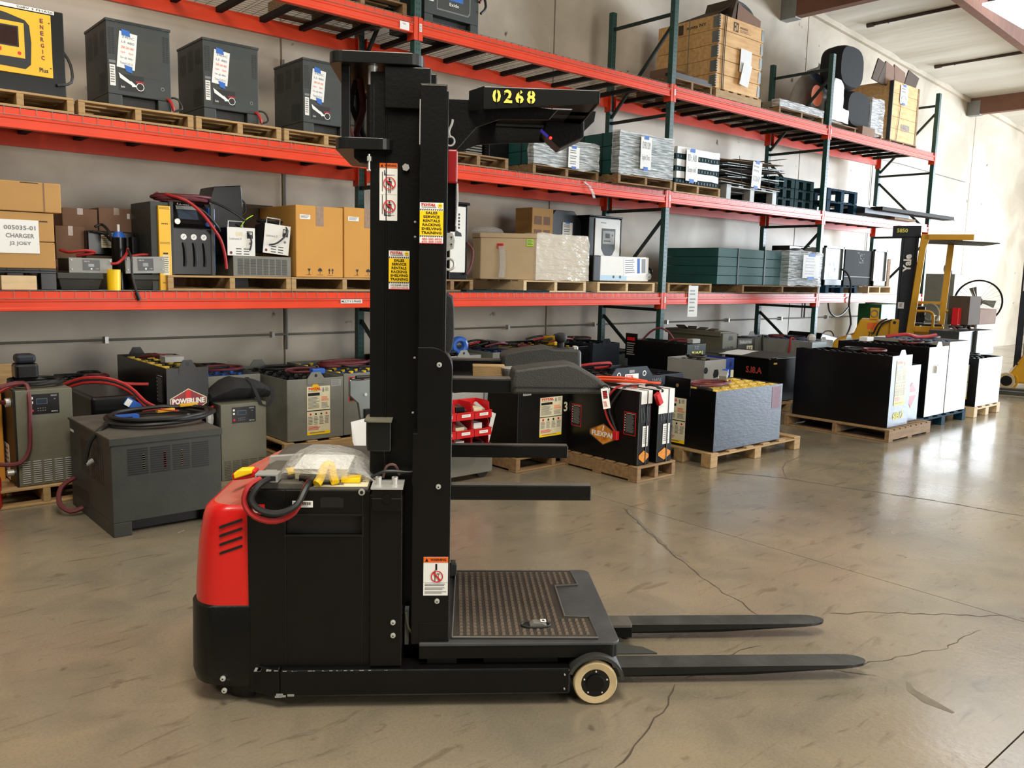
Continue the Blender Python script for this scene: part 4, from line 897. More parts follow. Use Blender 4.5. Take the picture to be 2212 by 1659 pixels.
# scuffs and bare weld marks along the leg edge
m = MB()
for i in range(26):
    x = -1.27+random.random()*.5; m.box(x,x+.006+random.random()*.014,-.0012 if x > -1.15 else .03,.002,.1465,.1485,'lgrey')
for x,z in ((-1.165,.05),(-1.15,.052),(-1.16,.058),(-1.12,.055)): m.box(x-.012,x+.012,-.0012,0,z-.004,z+.004,'lgrey')
finish('scuff_marks', m, TR)
# stickers
def total_sticker(px0,py0,px1,py1,y,parent,phones,third='',tail=False):
    x0,z0 = tb(px0,py0,y); x1,z1 = tb(px1,py1,y); f = Face((x0,y-.0003,z0),(1,0,0),(0,0,1),x1-x0,z0-z1); f.plate('wht',.0006)
    f.text('TOTAL',.05,.02,.68,.085,'prd',.045,.25); f.lines(.08,.105,.7,.135,1,'pgry',rag=False); f.disc(.86,.07,.10,'ylw'); f.text('50',.80,.055,.92,.085,'blk')
    for i in range(11): a = .0+i*.09; f.poly([(a,.185),(a+.05,.185),(a+.08,.155),(a+.03,.155)],'blk')
    f.rect(0,.20,1,.80,'ylw',1)
    for i,t in enumerate(('SALES','SERVICE','RENTALS','RACKING','SHELVING','TRAINING')):
        w = (.50,.70,.72,.76,.84,.86)[i]; f.text(t,.5-w/2,.215+i*.097,.5+w/2,.282+i*.097,'blk',.03)
    for i in range(11): a = .0+i*.09; f.poly([(a,.835),(a+.05,.835),(a+.08,.81),(a+.03,.81)],'blk')
    for i,(t,k) in enumerate(phones): f.text(t,.10,.865+i*.065,.95,.91+i*.065,k,.02)
    f.rect(0,.985,1,1.0,'prd',2); return finish('advert_sticker', f.mb, parent)
total_sticker(907,437,957,527,yk,cu,(('480-582-4922','prd'),('602-368-2500','prd')))
total_sticker(840,541,884,626,.15,TR,(('(623)848-2500','blk'),('(855)TOTAL06','prd')))
x0,z0 = tb(820,352,.15); x1,z1 = tb(858,477,.15); f = Face((x0,.1497,z0),(1,0,0),(0,0,1),x1-x0,z0-z1); f.plate('wht',.0006); f.rect(0,0,1,.08,'porg',1); f.text('WARNING',.28,.02,.95,.06,'blk',.03); f.poly([(.06,.065),(.22,.065),(.14,.018)],'blk',2)
for c,base in ((.35,.52),(.75,.93)):
    f.rect(.56-.07,c-.05,.56+.07,c+.03,'blk'); f.disc(.56,c-.075,.05,'blk',1); f.rect(.50,c+.03,.545,base,'blk'); f.rect(.575,c+.03,.62,base,'blk'); f.rect(.44,c-.045,.48,c+.03,'blk'); f.rect(.64,c-.045,.68,c+.03,'blk')
    f.disc(.56,c-.0,.35,'prd',4,28,.30); f.poly([(.33,c-.055),(.38,c-.072),(.80,c+.055),(.75,c+.072)],'prd',5); f.rect(.14,c-.2,.18,c+.14,'blk')
f.poly([(.26,.12),(.30,.12),(.34,.20),(.85,.20),(.85,.205),(.26,.21)],'blk'); f.poly([(.26,.80),(.30,.80),(.34,.90),(.85,.90),(.85,.905),(.26,.915)],'blk'); f.rect(.05,.54,.95,.543,'pgry'); finish('warning_sticker', f.mb, TR)
x0,z0 = tb(915,1203,yk-.006); x1,z1 = tb(967,1286,yk-.006); f = Face((x0,yk-.0065,z0),(1,0,0),(0,0,1),x1-x0,z0-z1); f.plate('wht',.0006); f.rect(0,0,1,.14,'porg',1); f.text('WARNING',.28,.035,.92,.10,'blk',.03); f.poly([(.06,.115),(.20,.115),(.13,.03)],'blk',2)
f.rect(.48,.18,.56,.34,'blk'); f.rect(.44,.34,.50,.62,'pgry'); f.rect(.54,.42,.66,.46,'pgry'); f.rect(.60,.46,.63,.60,'pgry'); f.disc(.55,.50,.25,'prd',4,28,.21); f.poly([(.37,.40),(.42,.37),(.73,.60),(.68,.63)],'prd',5); f.rect(0,.66,1,.665,'blk')
for yy in (.69,.79,.89): f.lines(.06,yy,.94,yy+.07,2,'pgry')
finish('warning_sticker', f.mb, cpn)
# ================================================================= GOODS ON THE RACK
S1,S2,S3 = (LV[0]+.010, LV[1]+.010, LV[2]+.010)
XP,YP_,ZP = (1,0,0),(0,1,0),(0,0,1)
NY = (0,-1,0)
def px(x,y,Y): return PY(x,y,Y).x
def pal_px(label, x0,x1,ypx,z,Y=6.735,d=1.0,k='wood',h=.12,**kw):
    a = PY(x0,ypx,Y).x; b = PY(x1,ypx,Y).x; return pallet(label,a,Y,z,b-a,d,h,k,**kw), a, b
# ---- lowest shelf, left end: three cartons on a dark plastic pallet
Y = 6.75
def boxpx(x0,x1,yt,yb,Y):      # -> x,z,w,h on plane Y
    a = PY(x0,yb,Y); b = PY(x1,yb,Y); t = PY(x0,yt,Y); return a.x,a.z,b.x-a.x,t.z-a.z
xl = PY(-60,600,Y).x
pallet('black plastic pallet under the three big cartons at the left end',xl,Y,S1,PY(122,600,Y).x-xl,.9,.15,'gloss','block',nb=5)
zc_ = S1+.151
xr_ = PY(120,560,Y).x; zt1 = PY(110,523,Y).z; zt2 = PY(110,460,Y).z; zt3 = PY(130,398,Y).z
def jprint(f):
    g = Face(f.p(.34,.10),f.R,f.U,f.w*.44,f.h*.0+.30,f.mb)
carton('big cardboard carton at the bottom of the stack of three at the left end',xl,Y,zc_,xr_-xl,.7,zt1-zc_-.004,'card',tapeF=False)
carton('big cardboard carton in the middle of the left stack with a torn handle slot',xl,Y,zt1,xr_-xl,.7,zt2-zt1-.004,'card',tapeF=False,marks=lambda f:(f.rect(.82,.27,.92,.32,'cardd')))
carton('long cardboard carton on top of the left stack, sticking out to its side',xl,Y-.01,zt2,PY(132,450,Y).x-xl,.72,zt3-zt2,'card',tapeF=False,marks=lambda f:(f.rect(.80,.0,.815,1,'card2'),f.rect(.55,.02,.75,.05,'cardd')))
o = PY(-8,472,Y-.003); e = PY(86,548,Y-.003); f = Face((0,0,0),XP,ZP,e.x-o.x,o.z-e.z); f.plate('wht')
for i,(t,w) in enumerate((('005035-01',.76),('CHARGER',.68),('J2 JOEY',.52))): f.text(t,.5-w/2+.04,.17+i*.24,.5+w/2+.04,.30+i*.24,'pgry',.01)
tag(finish('paper_sign',f.mb),'white sheet reading 005035-01 CHARGER J2 JOEY taped on the cartons','sign').location = (o.x,Y-.0045,o.z)
# small cartons behind
def cpx(label,x0,x1,yt,yb,Y,d,k,lbl=False,**kw):
    x,z,w,h = boxpx(x0,x1,yt,yb,Y); return carton(label,x,Y,z,w,d,h,k,**kw)
a = PY(122,628,7.2).x
cpx('brown carton against the wall, left of the two upper small ones',122,187,487,560,7.25,.35,'card2')
carton('brown carton under the upper small cartons, hidden by cables',PY(170,628,7.3).x,7.3,S1,.62,.4,PY(200,500,7.3).z-S1,'card2')
zq = PY(200,500,7.3).z+.003
x,_,w,_ = boxpx(136,212,449,500,7.3); carton('small brown carton with clear tape, upper left of the small pair',x,7.3,zq,w,.33,PY(150,449,7.3).z-zq,'card2')
x,_,w,_ = boxpx(215,290,450,500,7.3); carton('small brown carton with a white sticker, upper right of the small pair',x,7.3,zq,w,.33,PY(250,450,7.3).z-zq,'card2',marks=lambda f:f.rect(.80,.20,.88,.42,'paper'))
carton('brown carton base beneath the wall carton at the left',PY(122,628,7.25).x,7.25,S1,.36,.35,PY(150,560,7.25).z-S1-.002,'card2')
# dark plastic crates with flat grey chargers on them
def tote(label,x0,x1,yt,Y,k='gloss',d=.45):
    a = PY(x0,628,Y).x; b = PY(x1,628,Y).x; zt = PY(x0,yt,Y).z; w = b-a; h = zt-S1
    r = thing('plastic_tote',label,'tote',(a,Y,S1)); m = MB(); i = .03
    m.add([(i,i,0),(w-i,i,0),(w-i,d-i,0),(i,d-i,0),(.008,.008,h-.045),(w-.008,.008,h-.045),(w-.008,d-.008,h-.045),(.008,d-.008,h-.045)],[(0,3,2,1),(0,1,5,4),(1,2,6,5),(2,3,7,6),(3,0,4,7)],k); finish('tub',m,r,bevel=.006)
    m = MB(); m.box(0,w,0,d,h-.045,h,k); finish('rim',m,r,bevel=.006); return r,a,w,zt
_,ta,tw,tzp = tote('dark plastic tote under the left flat grey charger',125,225,589,6.78,'dgrey')
_,tb_,tw2,tz2 = tote('dark plastic tote under the right flat grey charger',288,356,592,6.80,'dgrey')
m = MB(); a = PY(60,628,6.80); m.box(0,.22,0,.3,0,.10,'woodn'); tag(finish('wood_offcut',m,bevel=.004),'pale wooden block on the shelf under the dark pallet','wood block').location=(PY(2,622,6.76).x,6.76-.02,S1)
def flatcharger(label,x0,x1,yt,yb,Y,tilt=0,z=None):
    a = PY(x0,yb,Y); b = PY(x1,yb,Y); t = PY(x0,yt,Y); w = b.x-a.x; h = t.z-a.z; z0 = z if z else a.z
    r = thing('flat_charger',label,'charger',(a.x,Y,z0),rot=(0,tilt,0)); m = MB(); m.box(0,w,0,.34,0,h,'char'); finish('case',m,r,bevel=.004)
    m = MB(); m.box(-.008,w+.008,-.012,0,-.012,h+.004,'lgrey'); fp = finish('front_panel',m,r,bevel=.002)
    f = Face((w*.30,-.0125,h*.92),XP,ZP,w*.42,h*.84); f.plate('lblk'); f.rect(.02,.03,.98,.06,'pgry'); f.rect(.32,.38,.66,.66,'lcd'); f.rect(.45,.78,.55,.92,'wht'); f.text('DELTA',.08,.12,.4,.22,'wht'); f.text('12V',.75,.80,.93,.88,'wht'); finish('display_panel',f.mb,fp)
    for s in (.03,.97):
        for v in (.15,.85): bolt(w*s,-.012,h*v,.004,parent=fp,n='screw')
    return r,a.x,z0,w,h
fc1 = flatcharger('flat grey charger with black display, left one on the dark totes',151,239,549,577,6.80,0,tzp+.013)
fc2 = flatcharger('flat grey charger with black display, right one beside the yellow cabinet',273,353,552,584,6.79,-.03,tz2+.015)
m = MB(); m.box(0,.34,0,.30,0,.17,'gloss'); r = thing('charger_module','black charger module with cream sticker behind the left flat charger','charger',(PY(190,560,7.16).x,7.16,tzp+.02))
m = MB(); m.box(0,.36,0,.30,-.0,.19,'gloss'); finish('case',m,r,bevel=.01); f = Face((.10,-.001,.16),XP,ZP,.12,.10); f.plate('foam'); f.lines(.1,.1,.9,.9,5,'pgry'); finish('sticker',f.mb,r); r.location.z = PY(200,551,7.16).z
carton('dark carton holding up the black module behind the left charger',PY(188,628,7.14).x,7.12,S1,.40,.16,r.location.z-S1-.003,'cardd',tapeF=False)
r = thing('charger_module','black ribbed charger module with coiled cable behind the right flat charger','charger',(PY(286,560,7.10).x,7.10,PY(290,549,7.1).z)); m = MB(); m.box(0,.30,0,.3,0,.135,'gloss')
for i in range(8): m.box(.02+i*.033,.035+i*.033,-.006,.0,.02,.115,'gloss')
finish('case',m,r,bevel=.006); f = Face((.09,-.008,.11),XP,ZP,.06,.03); f.plate('wht'); finish('sticker',f.mb,r)
cable(r,coil(.16,.15,.145,.13,2.3,.012,.8,5),.010,'cabm')
for i in (0,1): m = MB(); m.ring((.07+i*.06,.05,.16),(1,0,0),.022,.003,14,5,'ylw'); finish('cable_tie',m,r)
carton('dark carton holding up the ribbed module behind the right charger',PY(284,628,7.12).x,7.12,S1,.34,.3,r.location.z-S1-.003,'cardd',tapeF=False)
m = MB(); m.cyl((0,0,0),(0,0,.13),.045,20,'bluep'); m.cyl((0,0,.0),(0,0,-.14),.042,20,'gloss'); m.cyl((0,0,.13),(0,0,.17),.012,10,'wht')
p = PY(257,530,7.0); r = thing('oil_can','black and blue canister with white nozzle behind the flat chargers','canister',(p.x,7.0,S1+.20)); m = MB(); m.cyl((0,0,-.2),(0,0,.20),.055,22,'gloss'); m.cyl((0,0,.20),(0,0,.245),.05,22,'bluep',r1=.03); finish('can',m,r,smooth=True); m = MB(); m.cyl((0,0,.245),(0,0,.30),.010,10,'wht'); finish('nozzle',m,r)
p0 = PY(233,628,6.78); m = MB(); m.cyl((0,0,0),(0,0,.155),.046,20,'ylw',r1=.05); r = finish('yellow_cup',m,smooth=True); tag(r,'bright yellow plastic tube standing on the lowest shelf between totes','tube').location = (p0.x+.05,6.80,S1)
for i,(pts,k,lab) in enumerate((([(130,540,7.0),(150,545,6.9),(185,541,6.85),(205,545,6.85),(190,549,6.86),(165,552,6.9)],'cabr','red cable lying along the left flat charger'),
    ([(205,490,7.1),(220,485,7.1),(235,500,7.0),(240,520,7.0),(225,505,7.1),(200,500,7.1)],'cabk','black cable looped above the left black module'),
    ([(240,570,6.74),(255,568,6.72),(268,556,6.74),(275,545,6.80),(276,538,6.86)],'cabr','red cable curving between the two flat chargers'),
    ([(277,540,6.80),(284,560,6.70),(285,590,6.69),(290,615,6.68),(298,640,6.67)],'cabk','black plug lead hanging over the lowest beam'),
    ([(285,553,6.9),(310,550,6.9),(335,552,6.9),(352,550,6.95)],'cabr','red cable behind the right flat charger'))):
    P = [PY(*q) for q in pts]; m = MB(); m.tube([q-P[0] for q in P],.011 if i != 3 else .009,7,k); 
    if i == 3: m.cyl(P[-1]-P[0]+Vector((-.01,0,.03)),P[-1]-P[0]+Vector((.01,0,-.03)),.016,10,'cabk')
    tag(finish('cable',m,smooth=True),lab,'cable').location = P[0]
# ---- pallet with the black test cabinet and white chargers
pl,pa,pb = pal_px('pine pallet under the black cabinet with three gauges',363,629,625,S1,6.74)
zt = S1+.121
r = thing('test_cabinet','black cabinet with slanted screen and three round gauges on a pallet','cabinet',(PY(372,590,6.80).x,6.80,zt)); w = PY(462,590,6.80).x-r.location.x; h = PY(372,432,6.8).z-zt
m = MB(); m.prism([(0,0),(0,h*.64),(.05,h*.70),(.14,h*.96),(.18,h),(.55,h),(.55,0)],'x',0,w,'gloss'); cb = finish('case',m,r,bevel=.008)
m = MB(); m.box(-.012,.02,-.008,.02,0,h*.98,'plastic'); m.box(w-.02,w+.012,-.008,.02,0,h*.98,'plastic'); finish('corner_post',m,r,bevel=.005)
sl = Vector((0,.09,h*.26)).normalized(); f = Face((w*.24,.137,h*.955),XP,sl,w*.52,h*.24); f.plate('lblk',.004); f.rect(.03,.05,.97,.30,'lgrey'); f.rect(.05,.34,.95,.95,mat('screen_blue_grey',(58,70,88),.25,0,.1,9)); finish('screen',f.mb,cb)
f = Face((w*.26,.0485,h*.695),XP,Vector((0,.05,h*.06)).normalized(),w*.50,h*.05); f.plate('lgrey')
for i in range(7): f.disc(.1+i*.13,.5,.025,'blk')
finish('button_strip',f.mb,cb)
f = Face((w*.30,.1415,h*.985),XP,ZP,w*.40,.03); f.text('Schumacher',0,0,1,1,'wht',.02); finish('lettering',f.mb,cb)
for i in range(3):
    f = Face((w*(.22+i*.24),-.001,h*.56),XP,ZP,w*.14,w*.14); f.disc(.5,.5,.5,'wht',0,24); f.disc(.5,.5,.38,'paper',1,24); f.poly([(.35,.6),(.4,.65),(.7,.35),(.66,.32)],'blk',3); finish('gauge',f.mb,cb)
    m = MB(); m.tube([(w*(.28+i*.24),-.012,h*.44),(w*(.30+i*.24),-.02,h*.36),(w*(.31+i*.24),-.02,h*.22),(w*(.30+i*.24),-.012,h*.12)],.011,6,'cabk'); finish('hose',m,cb,smooth=True)
m = MB(); m.cyl((w*.14,.0,h*.72),(w*.14,-.02,h*.72),.022,12,'silver'); m.cyl((w*.86,.0,h*.70),(w*.86,-.02,h*.70),.018,12,'bluep'); finish('knob',m,cb)
cable(r,coil(.16,.2,h+.01,.21,3.6,.013,.6,2),.014,'cabm','coiled_hose')
cable(r,[(.0,.1,h+.05),(.12,-.02,h+.0),(.22,-.06,h*.85),(.30,-.08,h*.66),(.37,-.06,h*.5),(.42,-.02,h*.3),(.44,.0,h*.1)],.013,'cabr','hose'); cable(r,[(.02,.1,h+.04),(.13,-.02,h*.97),(.25,-.05,h*.86),(.36,-.03,h*.68),(.40,.03,h*.62)],.011,'cabk','hose')
cable(r,[(.30,.2,h+.05),(.42,.1,h+.0),(.52,.0,h*.88),(.60,-.02,h*.78)],.010,'cabk','hose')
m = MB(); m.box(w+.015,w+.07,.12,.25,.02,h*.95,'bluep'); finish('blue_hose_bundle',m,r,bevel=.012)
r = thing('yellow_cabinet','narrow yellow steel charger cabinet with vent holes beside the black cabinet','cabinet',(PY(347,628,6.78).x,6.78,S1)); w = PY(373,628,6.78).x-r.location.x; h = PY(347,444,6.78).z-S1
m = MB(); m.box(0,w,0,.03,0,h,'gold'); m.box(-.05,w,.03,.5,0,h+.03,'char'); cb = finish('case',m,r,bevel=.003); f = Face((0,-.0005,h),XP,ZP,w,h)
for j,(yy,n) in enumerate(((.02,8),(.035,8),(.43,8),(.445,8))):
    for i in range(n): f.disc(.12+i*.105,yy,.03,'blk')
for i in range(4): f.disc(.28+i*.14,.21,.05,'blk')
f.rect(.3,.55,.7,.57,'blk'); f.rect(.25,.58,.8,.82,'foam'); f.lines(.3,.6,.75,.8,8,'pgry'); f.text('WARNING',.2,.90,.9,.92,'blk'); finish('print',f.mb,cb)
# charger boxes on the same pallet
r = thing('perforated_power_supply','low grey box with a louvred grille at the right end of the pallet','power supply',(PY(507,597,6.80).x,6.80,zt)); w = PY(625,597,6.8).x-r.location.x; h = PY(507,553,6.8).z-zt
m = MB(); m.box(0,w,0,.4,0,h,'olive'); c = finish('case',m,r,bevel=.003); m = MB(); m.box(-.012,w+.012,-.006,.0,-.0,h+.004,'grey'); fr_ = finish('face_flange',m,c)
m = MB()
for i in range(8):
    for j in range(15): m.box(w*(.05+i*.115),w*(.05+i*.115)+w*.095,-.0075,-.006,h*(.08+j*.055),h*(.08+j*.055)+h*.026,'blk')
g = finish('grille_slots',m,c); g['kind'] = 'stuff'
zs_ = zt+h+.004
for i,(x0,x1,yt,dx,ti,lab) in enumerate(((491,551,490,0,0,'white battery charger with a small meter, left one on the grey grille box'),(567,620,482,0,.10,'white battery charger tilted back, right one on the grey grille box'))):
    x = PY(x0,548,6.84).x; w_ = PY(x1,548,6.84).x-x; h_ = PY(x0,yt,6.84).z-zs_-(.03 if i else 0); r2 = thing('white_charger',lab,'charger',(x,6.84,zs_+(.035 if i else .0)),rot=(0,ti,-.1 if i else .02))
    m = MB(); m.box(0,w_,.004,.26,0,h_,'gloss'); c2 = finish('case',m,r2,bevel=.006); f = Face((0,-.002,h_),XP,ZP,w_,h_); f.plate('beamlabel',.006); f.rect(.70,.12,.92,.38,'blk'); f.rect(.73,.15,.89,.25,'wht'); f.text('Lestronic II',.08,.36,.5,.44,'pgry')
    for a_ in (.3,.58):
        for b_ in (.74,.83,.92): f.rect(a_,b_,a_+.2,b_+.03,'blk')
    f.disc(.82,.56,.05,'pgry'); f.disc(.12,.9,.05,'cabm'); f.rect(.3,.16,.55,.3,'foam' if not i else 'beamlabel'); finish('front_plate',f.mb,c2)
    m = MB(); m.tube([(.02,.02,h_),(.02,.02,h_+.05),(w_*.6,.02,h_+.05),(w_*.6,.02,h_)],.006,6,'silver',0); finish('handle',m,r2)
    cable(r2,[(w_*.5,.1,h_+.03),(w_*.75,-.01,h_*.8),(w_*.85,-.02,h_*.5),(w_*.78,-.02,h_*.2)] if not i else [(w_*.3,.1,h_+.03),(w_*.8,0,h_*.98),(w_*.82,-.02,h_*.7),(w_*.5,-.03,h_*.38),(w_*.2,-.02,h_*.28)],.007,'cabk')
    if i: cable(r2,coil(w_*.4,.14,h_+.012,.10,2,.012,.7,4),.008,'cabk')
m = MB(); m.box(0,.06,0,.06,0,.035,'cardd'); 
m = MB(); m.tube([(0,0,0),(.04,-.01,.06),(.10,-.02,.10)],.004,6,'lgreen'); p = PY(520,482,6.86); tag(finish('cable_tie',m),'pale green cable tie standing up on the left white charger','cable tie').location = p-Vector((0,0,.03))
r = thing('display_box','black slanted box standing behind the cabinet with a handle loop','box',(PY(444,500,7.25).x,7.2,S1),rot=(0,0,0)); w_ = PY(520,500,7.25).x-r.location.x; h_ = PY(500,400,7.25).z-S1
m = MB(); m.prism([(0,0),(w_+.05,0),(w_-.01,h_),(.06,h_-.03),(.0,h_-.25)],'y',0,.3,'lblk'); finish('case',m,r,bevel=.006); m = MB(); m.tube([(w_,.1,h_-.10),(w_+.06,.1,h_-.14),(w_+.07,.1,h_-.22),(w_+.02,.1,h_-.26)],.009,6,'cabk'); finish('handle',m,r,smooth=True)
cpx('brown carton in the gap behind the white chargers',524,592,440,600,7.52,.22,'cardd',tapeF=False)
# ---- yellow-brown cartons at the right end of that bay
pl,pa,pb = pal_px('pine pallet under the two tall yellow-brown cartons',630,850,627,S1,6.74)
def upmarks(f):
    w,h = f.w,f.h
    for cx in (.27,):
        f.poly([(cx-.03,.88),(cx+.03,.88),(cx+.005,.92),(cx+.005,.95),(cx+.02,.96),(cx-.02,.96),(cx-.005,.95),(cx-.005,.92)],'blk')
    cx = .50; f.poly([(cx-.045,.915)]+[(cx-.045*math.cos(math.pi*t/6),.915-.045*math.sin(math.pi*t/6)) for t in range(1,6)]+[(cx+.045,.915)],'blk'); f.rect(cx-.004,.91,cx+.004,.955,'blk')
    for cx in (.70,.77): f.rect(cx-.008,.90,cx+.008,.95,'blk'); f.poly([(cx-.025,.905),(cx,.87),(cx+.025,.905)],'blk')
    f.rect(.08,.13,.30,.19,'wht'); f.lines(.10,.14,.28,.185,3,'pgry',2)
    for cx in (.20,.43,.66): f.lines(cx,.965,cx+.14,.975,1,'cardd')
for i,(x0,x1,yt,lab) in enumerate(((640,742,442,'tall yellow-brown carton with printed arrows, left of the pair'),(744,846,447,'tall yellow-brown carton behind the truck mast, right of the pair'))):
    x = PY(x0,604,6.78).x; w_ = PY(x1,604,6.78).x-x; h_ = PY(x0,yt,6.78).z-zt; c = carton(lab,x,6.78+i*.004,zt+.001,w_-.005,.72,h_,'card3',marks=upmarks)
f = None
# ================= middle shelf, left
def charger_cab(label,cx,rx,ty,lx,Y,zb,d,proto=[None]):
    x,y,z,w,dd,h = fit(cx,200,rx,ty,lx,0,Y)
    w = PY(rx,ty+60,Y).x-PY(cx,ty+60,Y).x; x = PY(cx,ty+120,Y).x; h = PY(cx,ty,Y).z-zb; z = zb
    r = thing('ferro_charger',label,'charger',(x,Y,z),group='dark grey chargers with handwritten notes')
    if proto[0]:
        for ch in proto[0]:
            c = like(ch,r,tuple(ch.location)); 
            for g in ch.children: g2 = like(g,c,tuple(g.location))
        return r,w,h
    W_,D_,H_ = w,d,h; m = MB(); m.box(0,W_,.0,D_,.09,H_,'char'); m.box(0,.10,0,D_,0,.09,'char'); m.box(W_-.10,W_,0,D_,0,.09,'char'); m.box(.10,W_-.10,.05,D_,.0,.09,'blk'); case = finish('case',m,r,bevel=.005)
    m = MB(); m.box(-.004,W_+.004,-.008,D_+.004,H_-.018,H_,'char'); m.box(W_*.14,W_*.86,-.010,-.008,H_-.012,H_-.006,'blk'); finish('top_cover',m,r,bevel=.003)
    f = Face((0,-.0008,H_),XP,ZP,W_,H_); f.rect(.14,.20,.84,.62,'dgrey',0)
    for (a_,b_) in ((.03,.12),(.88,.97)):
        for j in range(14): f.rect(a_,.10+j*.022,a_+.035,.10+j*.022+.011,'blk',1); f.rect(a_+.05,.10+j*.022,b_,.10+j*.022+.011,'blk',1)
    f.rect(.03,.47,.13,.50,'pgry',1); f.rect(.035,.52,.12,.76,'beamlabel',1); f.lines(.045,.54,.11,.74,7,'pgry',2)
    f.rect(.17,.61,.56,.80,'blk',1); f.poly([(.17,.60),(.36,.69),(.35,.675),(.46,.74),(.37,.745),(.37,.73),(.19,.66)],'wht',2); f.text('Exide',.20,.745,.26,.77,'wht'); f.disc(.50,.735,.065,'wht',2,9); f.disc(.50,.735,.055,'blk',3,9); f.text('WORKHOG',.43,.67,.56,.695,'prd',.02)
    f.disc(.86,.72,.03,'pgry',1); f.disc(.86,.72,.018,'blk',2); pn = finish('front_print',f.mb,case)
    g = Face((-.0008,D_,H_),(0,-1,0),ZP,D_,H_)
    for (u0,v0,nu,nv) in ((.10,.12,5,14),(.42,.10,4,14),(.62,.60,6,12),(.72,.12,4,10)):
        for i in range(nu):
            for j in range(nv): g.rect(u0+i*.05,v0+j*.019,u0+i*.05+.028,v0+j*.019+.010,'blk')
    finish('side_louvres',g.mb,case)
    m = MB(); f = Face((W_*.20,-.0035,H_*.88),(.99,0,-.10),(.10,0,.99),W_*.28,H_*.42); f.plate('paper',.0008)
    for i,(t,k) in enumerate((('24DC',  'pgry'),('LS 480','pgry'),('208 240 480','porg'),('1ph   3ph','porg'),('Set @ 480v','pgry'),('Tested 5-23-15','pgry'))): f.text(t,.16,.10+i*.145,.86,.165+i*.145,k)
    nt_ = finish('paper_note',f.mb,r); f2 = Face((W_*.20,-.0050,H_*.88),(.99,0,-.10),(.10,0,.99),W_*.28,H_*.42); f2.poly([(.10,-.06),(.55,-.05),(.62,.10),(.14,.10)],'cyan'); f2.poly([(.40,.90),(.85,.92),(.88,1.10),(.52,1.07)],'cyan'); finish('tape_strip',f2.mb,nt_)
    cable(r,[(W_*.93,.02,H_*.17),(W_*.95,-.03,H_*.15),(W_*.98,-.05,H_*.08),(W_*1.0,-.04,.02)],.012,'cabr'); cable(r,[(W_*.97,.04,H_*.2),(W_*1.1,.0,H_*.19),(W_*1.16,-.02,H_*.08),(W_*1.02,-.02,.02)],.008,'cabk')
    proto[0] = list(r.children); return r,w,h
ZP2 = S2+.112
for i,(cx,rx,ty,lx,x0,x1,nm) in enumerate(((232,369,38,153,170,418,'first right of the yellow charger'),(440,563,92,373,424,608,'middle one of the three'),(655,760,136,590,614,790,'nearest to the truck mast'))):
    pal_px('pine pallet on the middle shelf under the dark charger, '+nm,x0,x1,235+int(x0*.11),S2,6.735,d=.95,h=.11)
    charger_cab('dark grey ferroresonant charger with a taped paper note, '+nm,cx,rx,ty,lx,6.83,ZP2,.55)
# yellow Energic charger
x = PY(-40,100,6.80).x; xr = PY(111,100,6.80).x; r = thing('yellow_charger','black cabinet charger with a big yellow front panel reading ENERGIC Plus','charger',(x,6.80,ZP2)); w = xr-x; h = PY(100,30,6.80).z-ZP2; zb0 = PY(100,168,6.8).z-ZP2
pal_px('pine pallet under the yellow fronted charger at the left end',-80,160,235,S2,6.735,d=.95,h=.11)
m = MB(); m.box(0,w+.085,.006,.5,0,h+.03,'gloss'); case = finish('case',m,r,bevel=.006)
m = MB(); m.box(0,w,-.012,.006,zb0,h-.01,'gold'); yp_ = finish('yellow_panel',m,case,bevel=.002)
f = Face((0,-.0125,h),XP,ZP,w,h-zb0)
P = [(.0,.06),(.35,.10),(.62,.17),(.68,.24),(.70,.50),(.68,.84),(.60,.92),(0,.90)]; f.poly(P,'blk',0); f.rect(.0,.22,.60,.76,'gold',1); f.rect(.22,.28,.52,.60,'blk',2); f.rect(.24,.30,.50,.58,mat('dark_window',(60,40,36),.15,0,.3,12),3); f.disc(.52,.69,.028,'prd',2); f.rect(.20,.63,.27,.69,'prd',2)
for i,ch in enumerate('ENERGIC'): f.text(ch,.835 if ch != 'I' else .855,.10+i*.095,.885 if ch != 'I' else .867,.165+i*.095,'cabm',.03)
f.text('Plus',.80,.86,.93,.93,'blk',.02)
for y_ in (.15,.85): f.disc(.97,y_,.012,'cardd')
finish('panel_print',f.mb,yp_)
f = Face((.12,-.0005+.006,h+.026),XP,ZP,w*.78,.024); f.plate('wht'); f.text('208V 3 PHASE',.3,.2,.98,.8,'blk'); finish('strip_label',f.mb,case)
cable(r,[(w+.09,.1,.35),(w+.13,.05,.25),(w+.12,.0,.12),(w+.02,-.02,.08)],.010,'cabk')
